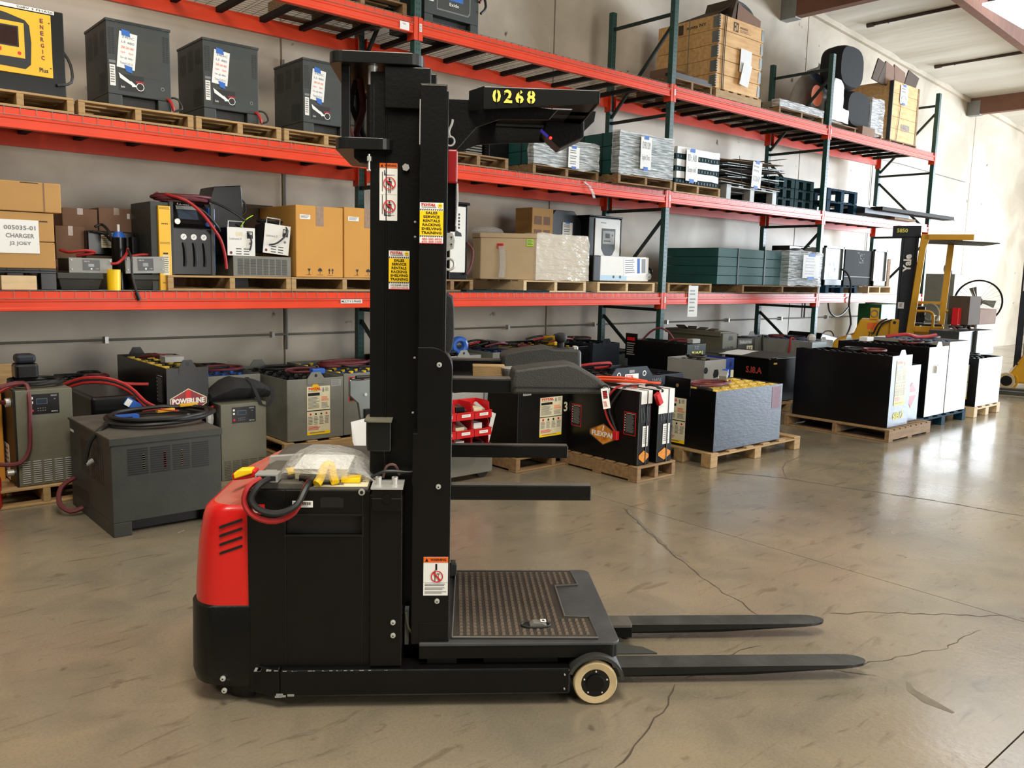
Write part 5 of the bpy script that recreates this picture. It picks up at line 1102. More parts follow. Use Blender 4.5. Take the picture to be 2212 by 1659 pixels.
# ---- middle shelf beyond the mast
pl,pa,pb = pal_px('old pine pallet behind the truck lifeline',965,1098,372,S2,6.74,d=1.0,h=.12,k='wood2')
r = thing('tray_stack','stack of pale plastic trays behind the old pallet','trays',(PY(1000,340,7.3).x,7.25,S2+.125)); m0 = None
for i in range(9):
    m = MB(); m.box(0,.22,0,.3,i*.028,i*.028+.018,'lgrey'); finish('tray',m,r,bevel=.002)
m = MB(); m.box(0,.38,0,.4,0,.42,'gloss'); m = MB()
r = thing('black_cabinet','plain black cabinet standing behind the pallet and the wrapped cartons','cabinet',(PY(1050,345,7.2).x,7.15,S2)); m.box(0,.34,0,.4,0,.36,'gloss'); finish('case',m,r,bevel=.005)
def wrapped(label,cx,rx,ty,lx,by,Y,lev,k='teal',ph=.11,sheet=None,seed=1,d=None,k2='wood2',overhang=0.0,noteh=.22):
    w_ = PY(rx,by,Y).x-PY(cx,by,Y).x; x = PY(cx,by,Y).x; zt_ = PY(cx,ty,Y).z; z0 = lev+ph
    dd = d or (PX(lx,(by+ty)/2,x).y-Y)
    pallet('pallet under the '+label.split(',')[0],x-.02,Y-.01,lev,w_+.04,max(.6,dd),ph-.003,k2,nb=5)
    r = thing('wrapped_load',label,'wrapped load',(x,Y,z0)); h = zt_-z0
    m = MB(); n = max(1,int(round(h/.17)))
    for i in range(n): m.box(0,w_,.0,dd,h*i/n+.002,h*(i+1)/n-.002,k)
    finish('cartons',m,r,bevel=.004); film_box(r,-.012,w_+.012,-.012,dd*.14,.0-overhang,h+.01,.028,seed=seed,n=12)
    if sheet: note(r,(w_*sheet[0],-.045,h*sheet[1]),XP,ZP,sheet[2],noteh,sheet[3:]); 
    m = MB()
    for t in (.35,.75): m.box(-.004,-.001,dd*t,dd*t+.014,.0,h,'blk')
    finish('strap',m,r)
    return r
wrapped('teal cartons in stretch film, left one behind the guard, film tail hanging',1152,1289,294,1108,387,6.74,S2,sheet=(.48,.80,.17,'','',''),seed=3,d=.55)
m = MB(); P = [PY(1262,392,6.70),PY(1274,402,6.66),PY(1281,416,6.655),PY(1284,428,6.655)]
m.loft([[(q-P[0])+Vector((dx,dy,0)) for dx,dy in ((-.02,0),(.02,0),(.02,.004),(-.02,.004))] for q in P],'film'); tag(finish('film_tail',m),'loose tail of stretch film hanging over the middle beam','film').location = P[0]
wrapped('tall teal cartons in stretch film with a taped sheet, beside the green upright',1336,1449,281,1263,394,6.60,S2,sheet=(.33,.93,.19,'ID:PRO SLIM','Supplier: Direct'),seed=9,noteh=.36,d=.75)
# three-tier bundle
x = PY(1460,400,6.76).x; w_ = PY(1551,400,6.76).x-x; r = thing('wrapped_bundle','three-tier bundle of white film packs on dark green plastic layers','wrapped load',(x,6.76,S2+.12)); h = PY(1460,314,6.76).z-S2-.12
pallet('new pine pallet under the three-tier white and green bundle',x-.06,6.74,S2,w_+.09,.8,.117,'wood')
for i in range(3):
    m = MB(); m.box(-.03,w_+.01,0,.6,h*i/3,h*i/3+.06,'tealb')
    for j in range(14): m.box(.0+j*w_/14,.0+j*w_/14+.02,-.004,0,h*i/3+.012,h*i/3+.045,'blk')
    finish('green_layer',m,r,bevel=.004); film_box(r,0,w_,0,.6,h*i/3+.062,h*(i+1)/3-.003,.012,name='film_pack',k='paper',seed=i,n=6)
note(r,(w_*.16,-.035,h*.93),XP,ZP,.24,.38,('ID: AB','Scope info'))
# scrap sheets on a white block pallet
x = PY(1568,435,6.74).x; w_ = PY(1676,440,6.74).x-x
pallet('grey painted block pallet under the heap of scrap sheet metal',x,6.74,S2,w_,.9,.19,'lgrey','block',nb=5)
r = thing('scrap_sheets','heap of bent grey and brown sheet metal strapped on the block pallet','scrap',(x,6.74,S2+.195)); rr = random.Random(4)
for i in range(9):
    z = .02+i*.036; m = MB(); kk = ('lgrey','wood2','alum','dgrey','lgrey','cardd','alum','lgrey','wood2')[i]; a_ = rr.uniform(-.12,.12); x0 = rr.uniform(-.16,.05); x1 = w_+rr.uniform(-.05,.2)
    m.add([(x0,0,z),(x1,-.02,z+a_*.5),(x1,.6,z+a_*.5+.02),(x0,.6,z),(x0,0,z+.008),(x1,-.02,z+a_*.5+.008),(x1,.6,z+a_*.5+.028),(x0,.6,z+.008)],[(0,3,2,1),(4,5,6,7),(0,1,5,4),(1,2,6,5),(2,3,7,6),(3,0,4,7)],kk); finish('metal_sheet',m,r)
m = MB(); m.add([(w_*.2,.05,.35),(w_*.7,0,.37),(w_*1.15,-.04,.46),(w_*1.18,.05,.47),(w_*.7,.3,.38),(w_*.2,.35,.36)],[(0,1,4,5),(1,2,3,4)],'cardd'); m.add([(w_*.2,.05,.345),(w_*.7,0,.365),(w_*1.15,-.04,.455),(w_*1.18,.05,.465),(w_*.7,.3,.375),(w_*.2,.35,.355)],[(5,4,1,0),(4,3,2,1)],'cardd'); finish('curled_sheet',m,r)
note(r,(w_*.42,-.05,.34),(1,0,-.06),(.06,0,1),.22,.34,('','SCRAP'),name='paper_sign')
for t in (.25,.8): m = MB(); m.tube([(w_*t,-.03,-.02),(w_*t-.05,-.04,.18),(w_*t-.08,-.02,.38)],.004,5,'blk'); finish('strap',m,r)
# dark pallets
x = PY(1786,440,6.76).x; w_ = PY(1850,455,6.76).x-x
for i in range(2): pallet('dark teal pallet, %s of the front pair beside the third upright'%('lower','upper')[i],x,6.76,S2+i*.185,w_,1.0,.18,'blockdark','block',nb=6)
x0 = PY(1678,440,6.8).x; n = 3; wp_ = (12.01-x0)/2-.02
for j in range(2):
    for i in range(3): pallet('dark teal pallet in the %s pile behind the rack brace, %s'%(('left','right')[j],('bottom','middle','top')[i]),x0+.02+j*(wp_+.02),6.86,S2+i*.145,wp_,.85,.14,'tealb','block',nb=6)
# long dark panels overhanging the end
r = thing('panel_bundle','long dark steel panels lying on the middle shelf and sticking out past the mast','panels',(PY(1852,455,6.72).x,6.6,S2+.02)); xe = PY(2047,468,6.6).x-r.location.x
m = MB(); m.box(.05,xe*.52,.02,.80,.02,.10,'navy'); finish('panel',m,r,bevel=.005); m = MB(); m.box(.35,xe,-.12,.085,.075,.135,'channel'); finish('panel',m,r,bevel=.005)
m = MB(); m.box(.02,xe*.42,.3,.9,.16,.19,'wht'); finish('white_sheet',m,r); m = MB(); m.box(xe*.35,xe*.60,.02,.5,-.02,.018,'wood2'); finish('wood_spacer',m,r)
# ---- lowest shelf beyond the mast
r = thing('white_cabinet_charger','white fronted black charger cabinet with a gauge column, half behind the mast','charger',(PY(966,605,6.95).x,6.92,S1+.121)); w_ = PY(1008,605,6.92).x-r.location.x; h = PY(990,442,6.92).z-S1-.121
pal_px('pallet under the half hidden white cabinet charger',930,1022,628,S1,6.80,k='wood2')
m = MB(); m.box(0,w_,0,.5,0,h,'gloss'); m.box(-.01,w_+.02,-.02,.5,h,h+.025,'gloss'); c = finish('case',m,r,bevel=.006); m = MB(); m.box(0,w_-.035,-.014,0,.07,h-.02,'beamlabel'); wp = finish('white_door',m,c,bevel=.004)
f = Face((0,-.0145,h-.02),XP,ZP,w_-.035,h-.09)
for i in range(5): f.disc(.55,.12+i*.05,.06,'blk')
f.poly([(.3,.35),(.7,.40),(.75,.45),(.3,.45)],'blk'); finish('door_print',f.mb,wp); cable(r,[(w_,.0,h*.5),(w_+.05,-.03,h*.4),(w_+.04,-.02,h*.2),(w_-.02,-.02,.05)],.012,'cabm')
# octagonal tan container
Yc = 6.73; x0 = PY(1155,612,Yc).x; x1 = PY(1265,612,Yc).x; w_ = x1-x0
pallet('new pine pallet under the tan wrapped carton',x0-.16,Yc,S1,w_+.17,1.15,.125,'woodn')
r = thing('wrapped_carton','large tan eight-sided carton in clear film with red and lime stickers','carton',(x0,Yc,S1+.128)); h = PY(1155,505,Yc).z-S1-.128
yb_ = 1.1; x2 = PX(1030,560,x0-.22).y-Yc
oct_ = [(0.0,0),(w_,0),(w_+.04,.08),(w_+.04,.56),(w_-.05,.64),(-.30,.64),(-.42,.56),(-.42,.42)]
m = MB(); m.prism(oct_,'z',0,h-.05,'tan'); c = finish('carton_body',m,r,bevel=.006); m = MB(); m.prism([(p[0]*1.02-.003,p[1]*1.02-.01) for p in oct_],'z',h-.05,h,'tan'); finish('carton_lid',m,c,bevel=.006)
film_box(r,-.005,w_+.02,-.02,.5,.0,h+.01,.02,name='stretch_wrap',k='film2',seed=14,n=10,tuck=.04)
m = MB(); m.loft([[(-.30+dx+.02*math.sin(z*9),.22+dy,z) for dx,dy in ((-.03,0),(.03,-.03),(.04,.0),(-.02,.03))] for z in (h*.72,h*.5,h*.3,h*.1,.02)],'bag'); finish('film_flap',m,r,smooth=True)
dU = Vector((.42,-.42,0)).normalized(); f = Face((-.30,.29,h*.78),dU,ZP,.07,.055); f.plate('prd'); f.lines(.1,.2,.9,.6,2,'cabm'); finish('red_sticker',f.mb,c)
f = Face((-.075,.065,h*.88),dU,ZP,.075,.075); f.plate('lgreen'); f.lines(.1,.1,.9,.9,4,'pgry'); finish('lime_sticker',f.mb,c)
m = MB(); m.sphere((-.10,.7,h+.03),.16,'bag',14,6,(1.3,1,.4)); finish('crumpled_film',m,r,smooth=True)
m = MB(); m.box(0,1.15,0,.10,0,.018,'tealb'); tag(finish('green_board',m),'dark green board lying flat in front of the tan carton pallet','board').location = (x0-.95,6.705,S1)
# cartons and chargers behind
r = carton('yellow-brown printed carton with cut corners behind the tan carton',PY(1145,505,7.45).x,7.42,S1,.34,.30,PY(1145,447,7.42).z-S1,'card',tapeF=False,marks=lambda f:([f.rect(.1+(i%2)*.45,.10+(i//2)*.16,.45+(i%2)*.4,.20+(i//2)*.16,'card2') for i in range(6)]))
r = thing('black_hood_box','black hood-shaped box with a taped white note behind the tan carton','box',(PY(1190,500,7.45).x,7.42,S1)); m = MB(); h_ = PY(1190,452,7.42).z-S1; m.prism([(0,0),(.50,0),(.50,h_-.14),(.36,h_),(.05,h_),(0,h_-.05)],'y',0,.32,'lblk'); finish('case',m,r,bevel=.006); note(r,(.16,-.004,h_-.14),XP,ZP,.17,.20,('','',''))
Yb = 7.28; x0 = PY(1281,590,Yb).x; x1 = PY(1337,590,Yb).x; r = thing('white_tower_charger','tall white fronted charger with a dark shield-shaped control panel','charger',(x0,Yb,S1+.124)); w_ = x1-x0; h = PY(1281,468,Yb).z-S1-.124
m = MB(); m.box(-.10,w_,0.0,.45,0,h,'gloss'); m.box(-.11,w_+.012,-.02,.45,h,h+.02,'gloss'); m.box(w_-.012,w_+.008,-.014,.02,0,h,'gloss'); c = finish('case',m,r,bevel=.006)
m = MB(); m.box(.0,w_-.02,-.012,0,.03,h-.015,'beamlabel'); wp = finish('white_door',m,c,bevel=.003); f = Face((0,-.0125,h-.015),XP,ZP,w_-.02,h-.05)
f.poly([(.25,.16),(.80,.16),(.80,.50),(.70,.60),(.52,.64),(.36,.60),(.25,.50)],'blk',1); f.rect(.30,.20,.76,.42,'lgrey',2); f.rect(.40,.24,.58,.32,'blk',3); f.disc(.68,.27,.03,'blk',3); f.lines(.34,.36,.72,.40,1,'blk',3); f.rect(.2,.06,.42,.075,'pgry',1); f.rect(.38,.62,.62,.70,'cyan',4); f.rect(.36,.70,.72,.86,'paper',3); f.lines(.4,.73,.68,.84,3,'pgry',4); finish('control_panel',f.mb,wp)
# fallen cream charger
pl,pa,pb = pal_px('new pine pallet under the cream charger lying on its side',1290,1414,627,S1,6.74,k='woodn',d=.9)
r = thing('cream_charger','cream box charger lying on its side with a white data sheet','charger',(PY(1288,605,6.80).x,6.80,S1+.125)); w_ = PY(1400,605,6.8).x-r.location.x; h = PY(1300,552,6.8).z-S1-.125
m = MB(); m.box(.06,w_,0,.45,.01,h,'beamlabel'); c = finish('case',m,r,bevel=.008); m = MB(); m.box(-.06,.06,-.006,.45,.0,h+.0,'gloss'); finish('end_cap',m,r,bevel=.012)
f = Face((.5*w_,-.001,h*.93),(.98,0,.06),(-.06,0,.98),w_*.44,h*.72); f.plate('wht'); f.lines(.05,.1,.5,.9,7,'pgry'); f.rect(.6,.05,.72,.9,'cyan',1); f.rect(.8,.1,.98,.9,'pgry',1); finish('data_sheet',f.mb,c)
f = Face((.06,-.001,h*.25),XP,ZP,w_*.5,h*.2); f.rect(0,0,1,1,mat('pale_blue_stripe',(170,200,220),.5,0,0)); f.disc(.5,.3,.04,'blk'); f.disc(.75,.3,.04,'blk'); finish('stripe',f.mb,c)
m = MB(); p = PY(1402,608,6.78); cr = thing('cable_coil','black cable coil wrapped in film beside the cream charger','cable',(p.x-.10,6.78,S1+.125)); cable(cr,[(0.11+.10*math.cos(t*.7),.08+.03*math.sin(t*1.1),.10+.08*math.sin(t*.7)) for t in range(24)],.016,'gloss'); m = MB(); m.sphere((.11,.06,.07),.07,'film',12,6,(1.2,.8,.9)); finish('film',m,cr,smooth=True)
# empty pallet and hanging note, long teal wrapped load
pl,pa,pb = pal_px('empty pine pallet on the lowest shelf beyond the second upright',1442,1537,627,S1,6.76,k='wood')
note_o = note(None,(0,0,0),XP,ZP,.20,.40,('','',''),False,'hanging_note'); tag(note_o,'white paper note hanging over the lowest beam below the empty pallet','note').location = (PY(1488,617,RY0-.012).x,RY0-.012,PY(1488,617,RY0-.012).z)
Yc = 6.62; x0 = PY(1700,625,Yc).x; x1 = PY(1771,630,Yc).x; w_ = x1-x0; zt_ = PY(1700,543,Yc).z; dd = min(1.0,PX(1600,590,x0).y-Yc)
xL = PY(1528,580,7.45).x
pallet('pallets under the long teal wrapped stack',x0-1.1,Yc+.02,S1,w_+1.1,1.0,.11,'wood2',nb=8)
r = thing('wrapped_load','long stack of teal green panels, strapped, its right end in silver film','wrapped load',(x0,Yc,S1+.113)); h = zt_-S1-.113
m = MB()
for i in range(4): m.box(-1.55,w_-.02,.12,.98,h*i/4+.002,h*(i+1)/4-.002,'teal')
finish('panels',m,r,bevel=.004); film_box(r,0,w_,-.0,.9,.0,h+.02,.035,seed=21,n=12); note(r,(w_*.33,-.05,h*.93),XP,ZP,w_*.5,h*.70,('','',''))
m = MB()
for xx in (-1.1,-.45): m.box(xx,xx+.03,.112,.12,-.0,h,'blk'); m.box(xx,xx+.03,.112,.98,h,h+.004,'blk')
finish('strap',m,r)
r = thing('black_crate','long black case lying on top behind the wrapped teal stack','case',(PY(1705,540,7.3).x,7.25,S1)); m = MB(); m.box(0,1.2,0,.32,0,PY(1705,530,7.35).z-S1-.125,'gloss'); finish('case',m,r,bevel=.01); r.location = (PY(1705,540,7.35).x,7.35,S1+.125)
# chargers at the right end, on a blue pallet
Yc = 6.85
for i,(x0p,x1p,yt,yb,lab,k) in enumerate(((1778,1818,530,608,'aluminium framed charger cabinet beside the third upright','alum'),(1884,1912,538,610,'narrow aluminium framed charger with an orange label, right of the black cabinet','alum'))):
    x0 = PY(x0p,yb,Yc).x; w_ = PY(x1p,yb,Yc).x-x0; z0 = S1+.125; h = PY(x0p,yt,Yc).z-z0
    r = thing('framed_charger',lab,'charger',(x0,Yc,z0)); m = MB(); m.box(.03,w_-.03,.02,.44,.03,h-.03,'lgrey'); c = finish('case',m,r); m = MB()
    m.box(0,.035,-.01,.03,0,h,k); m.box(w_-.035,w_,-.01,.03,0,h,k); m.box(0,w_,-.01,.03,h-.035,h,k); m.box(0,w_,-.01,.03,0,.09,'blk'); finish('frame',m,r,bevel=.003)
    f = Face((.05,.0195,h-.06),XP,ZP,w_-.1,h-.16); f.poly([(.05,.5),(.2,.48),(.8,.85),(.7,.9),(.05,.6)],'wht',1); f.rect(.4,.05,.6,.30,'pgry'); f.disc(.35,.5,.06,'blk'); f.disc(.6,.5,.06,'blk'); f.rect(.3,.6,.6,.9,'porg' if i else 'wht',2); finish('print',f.mb,c)
a = PY(1783,625,6.76).x; b = PY(1852,625,6.76).x; pallet('blue painted block pallet under the aluminium framed charger',a,6.76,S1,b-a,.9,.12,'blockdark','block')
a = PY(1875,625,6.76).x; b = PY(1925,625,6.76).x; pallet('pine pallet beside the yellow picker mast',a,6.76,S1,b-a,.9,.12,'woodn')
Yc = 6.88; x0 = PY(1822,610,Yc).x; r = thing('black_cabinet','wide black steel cabinet with scribbled white marks next to the framed charger','cabinet',(x0,Yc,S1+.125)); w_ = PY(1880,610,Yc).x-x0; h = PY(1822,538,Yc).z-S1-.125; m = MB(); m.box(0,w_,0,.44,0,h,mat('matt_black_case',(20,20,20),.7,0,.2,9,spec=.15)); m.box(-.0,w_,-.003,0,h*.24,h*.26,'dgrey'); c = finish('case',m,r,bevel=.006)
f = Face((w_*.42,-.001,h*.95),XP,ZP,w_*.25,h*.3); rr = random.Random(2)
for i in range(26): a_,b_ = rr.random(),rr.random(); f.poly([(a_,b_),(a_+.10,b_+.04),(a_+.08,b_+.08)],'pgry')
finish('chalk_marks',f.mb,c)
P = [PY(*q) for q in ((1815,580,6.82),(1830,590,6.74),(1838,615,6.68),(1834,660,6.66),(1838,700,6.66),(1824,735,6.64),(1815,752,6.5))]; m = MB(); m.tube([q-P[0] for q in P],.016,7,'cabk'); tag(finish('hanging_cable',m,smooth=True),'thick black charger cable hanging straight down over the lowest beam','cable').location = P[0]
P = [PY(*q) for q in ((1789,655,6.70),(1792,672,6.66),(1803,683,6.64),(1818,680,6.64),(1832,665,6.66))]; m = MB(); m.tube([q-P[0] for q in P],.014,7,'cabk'); tag(finish('hanging_cable',m,smooth=True),'black cable hanging in a loop under the lowest beam near the third upright','cable').location = P[0]
m = MB(); m.box(0,.10,0,.3,0,.6,'wood2'); r = finish('wood_divider',m); tag(r,'narrow brown panel standing behind the black mast of the yellow picker','panel').location = (PY(1915,610,6.95).x,6.95,S1)
# ---- top shelf
r = thing('ferro_charger','large dark grey charger with a rounded front panel on the top shelf','charger',(PY(916,60,6.80).x,6.80,S3)); w_ = PY(1033,75,6.80).x-r.location.x; h = 1.0
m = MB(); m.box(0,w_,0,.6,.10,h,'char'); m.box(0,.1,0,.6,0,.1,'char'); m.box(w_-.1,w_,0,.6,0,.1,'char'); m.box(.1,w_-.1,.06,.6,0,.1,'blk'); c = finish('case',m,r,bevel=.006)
f = Face((0,-.0008,h),XP,ZP,w_,h); g0_ = 1-(PY(1000,35,6.8).z-S3)/h; f.poly([(.22,.1),(.84,.1),(.84,g0_-.03),(.80,g0_),(.22,g0_)],'pgry',0); f.poly([(.235,.1),(.825,.1),(.825,g0_-.04),(.79,g0_-.012),(.235,g0_-.012)],'dgrey',1)
zt_ = 1-(PY(975,14,6.8).z-S3)/h; f.text('Exide',.45,zt_-.03,.62,zt_,'wht',.01); f.rect(.44,zt_-.12,.70,zt_-.05,'cyan',3); f.rect(.06,zt_-.2,.16,zt_+.0,'wht',3); finish('front_print',f.mb,c)
cable(r,[(w_,.1,.55),(w_+.08,.05,.45),(w_+.09,.0,.30),(w_+.02,-.01,.22)],.013,'cabk'); cable(r,[(w_,.1,.75),(w_+.06,.05,.6),(w_+.05,.0,.40),(w_,-.01,.32)],.013,'cabm')
r = carton('old brown carton lying open on the top shelf above the mast',PY(700,5,6.9).x,6.85,S3+.12,.75,.6,.3,'cardd',tapeF=False); pallet('old pallet on the top shelf above the truck mast',PY(680,0,6.76).x,6.76,S3,.93,.9,.115,'wood2')
r = thing('black_box','black box between the top shelf pallet and the large charger','box',(4.425,6.92,S3)); m = MB(); m.box(0,.13,0,.5,0,.8,'gloss'); finish('case',m,r,bevel=.006)
# tall pine crate
Yc = 6.78; xc = PY(1546,190,Yc).x; x1 = PY(1640,215,Yc).x; w_ = x1-xc; dd = 1.0; z0 = S3+.125; h = PY(1548,25,Yc).z-z0
r = thing('pine_crate','tall crate of pine boards with steel corner hinges and a hanging paper','crate',(xc,Yc,z0)); nr = 5; bh = h/nr
pallet('pine pallet under the tall pine crate',xc-.02,Yc-.02,S3,w_+.04,dd,.12,'wood',style='sidestringer')
for i in range(nr):
    o_ = (i-2)*.008
    for (nm,a_) in (('crate_board',(-.0+o_,w_+o_,0,.022)),('crate_board',(-.0+o_,w_+o_,dd-.022,dd)),('crate_board',(o_,.022+o_,.022,dd-.022)),('crate_board',(w_-.022+o_,w_+o_,.022,dd-.022))):
        m = MB(); m.box(a_[0],a_[1],a_[2],a_[3],i*bh+.003,(i+1)*bh-.003,'crate'); b_ = finish(nm,m,r,bevel=.003,seg=1)
    m = MB()
    for (xx,yy,sx,sy) in ((-.004+o_,-.004,.012,.10),(w_-.05+o_,-.004,.056,.004),(-.004+o_,-.004,.02,.004)): m.box(xx,xx+sx,yy,yy+sy,i*bh+.02,(i+1)*bh-.02,'alum')
    for q in range(5): m.cyl((-.006+o_,-.006,i*bh+.03+q*bh/6),(-.006+o_,-.006,i*bh+.05+q*bh/6),.010,8,'silver')
    finish('corner_hinge',m,r)
f = Face((.30*w_,-.001+0,h-.03),XP,ZP,w_*.5,bh*.75); f.rect(.0,.1,.22,.95,'cardd'); f.rect(.05,.2,.10,.4,'crate',2); f.rect(.12,.3,.17,.8,'crate',2); f.rect(.04,.6,.09,.9,'crate',2); f.text('nosta',.30,.3,.65,.55,'card2',.02); f.lines(.30,.65,.8,.9,2,'card2'); fo = finish('crate_print',f.mb,r); fo.location.x = .016
f = Face((.0155,dd*.8,h-.03),(0,-1,0),ZP,dd*.7,bh*.75); f.rect(.0,.0,.14,.95,'paper'); f.rect(.2,.05,.32,.95,'cardd'); f.text('nosta NY',.4,.3,.85,.6,'cardd',.02); finish('crate_print',f.mb,r)
f = Face((w_*.47,-.03,h*.62),(.97,0,-.05),(.05,0,1),.26,.30); f.plate('paper'); a_ = finish('paper_note',f.mb,r); f = Face((w_*.52,-.05,h*.43),(.97,0,-.12),(.25,0,.95),.20,.30); f.plate('paper'); finish('paper_note',f.mb,r)
for xx in (.12,.15): m = MB(); m.tube([(w_*xx,-.012,h+.004),(w_*xx-.02,-.014,h*.5),(w_*xx-.01,-.012,.0)],.005,5,'dgrey'); finish('strap',m,r)
m = MB(); m.tube([(-.02,dd*.45,h+.006),(-.025,dd*.45,h*.5),(-.02,dd*.45,.0)],.006,5,'olive'); finish('strap',m,r)
m = MB(); m.prism([(w_*.38,h-.06),(w_*.42,h+.22),(w_*.97,h+.10),(w_*.97,h-.14)],'y',.03,.04,'card2'); m.prism([(w_*.30,h),(w_*.40,h+.28),(w_*.44,h+.24),(w_*.42,h)],'y',.03,.5,'cardd'); cd_ = finish('cardboard_sheet',m,r); m = MB(); m.add([(0.05,.1,h),(.25*w_,.02,h+.14),(.5*w_,.3,h+.24),(w_*.9,.4,h+.18),(w_*.9,.9,h+.04),(.1,.95,h+.02)],[(0,1,2,5),(2,3,4,5)],'cardd'); finish('black_liner',m,r)
m = MB(); m.tube([(w_*.45,.08,h+.24),(w_*.6,.09,h+.25),(w_*.8,.09,h+.19),(w_*.92,.1,h+.10)],.022,7,'plastic'); finish('trim_roll',m,r,smooth=True)
carton('small carton beside the tall crate, behind the green upright',PY(1462,175,7.2).x-.25,7.15,S3+.125,.4,.3,.22,'card2',tapeF=False)
m = MB(); m.box(0,.9,0,.04,0,.03,'blk'); m.box(.1,.8,.0,.04,.03,.06,'blk'); tag(finish('bracket_bar',m),'black steel bars lying across the pallet at the foot of the tall crate','bar').location = (xc-.95,Yc+.02,S3+.125)
pallet('second pine pallet beside the tall crate, behind the green upright',xc-.90,Yc,S3,.83,.9,.12,'wood2')
# low wrapped load, film and fabric heap, black seats, second crate
wrapped('low load in bright white film near the tall crate, arched over its pallet',1682,1776,214,1640,255,6.75,S3,k='grey',ph=.10,seed=31,d=.8)
x0 = PY(1690,230,7.25).x; r = thing('plastic_covered_heap','heap under clear plastic with an orange and blue pattern behind the third upright','heap',(12.13,7.24,S3+.10)); r.scale = (.84,.70,1.15); w_ = 2.0
rr = random.Random(3); m = MB(); ns,nt_2 = 22,10; rows = []
for j in range(nt_2+1):
    row = []
    for i in range(ns):
        a_ = 2*math.pi*i/ns; t = j/nt_2; R_ = (1-t**2.2)**.5 if t < 1 else 0.02
        row.append((1.0+.98*R_*math.cos(a_)*(1+.02*noise.noise(Vector((i*.9,j,1)))), .34+.30*R_*math.sin(a_), t*.86*(1+.18*noise.noise(Vector((math.cos(a_)*1.3,math.sin(a_),4))))))
    rows.append(row)
m.loft(rows,mat('clear_cover_over_goods',(176,170,166),.2,0,.25,3,.7,9)); finish('plastic_cover',m,r,smooth=True)
m = MB(); 
def blob(cx,cz,rx,rz,k,y):
    m.poly([(cx+rx*math.cos(2*math.pi*i/16),y,cz+rz*math.sin(2*math.pi*i/16)) for i in range(15,-1,-1)][::-1],k)
blob(.42,.40,.20,.14,'porg',-.075); finish('orange_print',m,r); m = MB(); m.poly([(.15,-.07,.70),(.75,-.07,.66),(1.1,-.07,.50),(1.1,-.07,.42),(.6,-.07,.56),(.15,-.07,.6)],'navy'); finish('blue_print',m,r)
pallet('old pallet under the plastic covered heap and black seats',12.13,6.80,S3,1.8,.9,.097,'wood2',nb=9)
r = thing('white_film_heap','bright crumpled white film hanging down right of the third upright','film',(12.14,6.72,S3+.105)); film_box(r,.02,.52,0.02,.10,0,.20,.02,name='film_layer',k='paper',seed=2,n=6); film_box(r,.02,.34,.02,.10,.18,.62,.02,name='film_layer',k='paper',seed=5,n=8,tuck=.5)
def seat(label,xp,ypx,w_,h_,Y,z,tilt):
    r = thing('seat_cushion_unit',label,'seat',(PY(xp,ypx,Y).x,Y,z)); rings = []
    for t in (0,.06,.2,.5,.8,.94,1): s = .86+.14*math.sin(math.pi*min(max(t,.02),.98))**.4; rings.append([(w_/2+w_/2*s*c_*abs(c_)**-.3 if abs(c_) > 1e-6 else w_/2, .35*t, h_/2+h_/2*s*(s_*abs(s_)**-.3 if abs(s_) > 1e-6 else 0)) for c_,s_ in [(math.cos(2*math.pi*i/20),math.sin(2*math.pi*i/20)) for i in range(20)]])
    m = MB(); m.loft(rings,'fab'); finish('cushion',m,r,smooth=True); return r
seat('rounded black seat cushion on top of the pile beside the second crate',1808,230,.78,.66,6.86,S3+.68,0)
seat('square black seat cushion under the rounded one beside the second crate',1826,280,.78,.58,6.84,S3+.11,0)
r = thing('film_wrapped_case','grey case wrapped in clear film between the black seats and second crate','case',(PY(1882,285,6.82).x,6.82,S3+.11)); m = MB(); m.box(0,.34,.05,.4,0,.50,'lgrey'); finish('case',m,r,bevel=.03); film_box(r,-.04,.38,0,.45,-.06,.54,.03,seed=8,n=8)
carton('brown carton pieces at the pallet edge under the film wrapped case',PY(1862,295,6.74).x,6.74,S3,.42,.3,.14,'card2',tapeF=False)
Yc = 6.78; xc = PY(1921,300,Yc).x; x1 = PY(1976,318,Yc).x; w_ = x1-xc; dd = .9; z0 = S3+.06; h = PY(1924,170,Yc).z-z0
pallet('thin pallet under the second wooden crate',xc-.02,Yc-.02,S3,w_+.04,.9,.055,'wood2')
r = thing('pine_crate','wooden crate at the right end of the top shelf with a blue taped paper','crate',(xc,Yc,z0))
for (a0_,a1_,b0_,b1_) in ((0,w_,0,.02),(0,w_,dd-.02,dd),(0,.02,.02,dd-.02),(w_-.02,w_,.02,dd-.02)):
    for i in range(5): m = MB(); m.box(a0_,a1_,b0_,b1_,i*h/5+.002,(i+1)*h/5-.002,'crate'); finish('crate_board',m,r,bevel=.002,seg=1)
m = MB(); m.box(-.008,.012,-.006,.06,0,h,'dgrey'); m.box(w_-.05,w_+.008,-.006,.0,0,h,'wood2'); finish('steel_corner',m,r)
note(r,(w_*.25,-.012,h*.96),XP,ZP,w_*.28,.30,('','ATTN'),name='paper_note'); f = Face((w_*.38,-.002,h*.34),XP,ZP,w_*.34,.16); f.text('HAWKERS',0,.2,1,.8,'pgry',.03); f.lines(.1,.85,.9,1,1,'pgry'); finish('stencil',f.mb,r)
m = MB(); m.tube([(w_*.30,-.012,h*.75),(w_*.27,-.014,h*.4),(w_*.22,-.012,0)],.005,5,'dgrey'); finish('strap',m,r)
m = MB(); rr = random.Random(6)
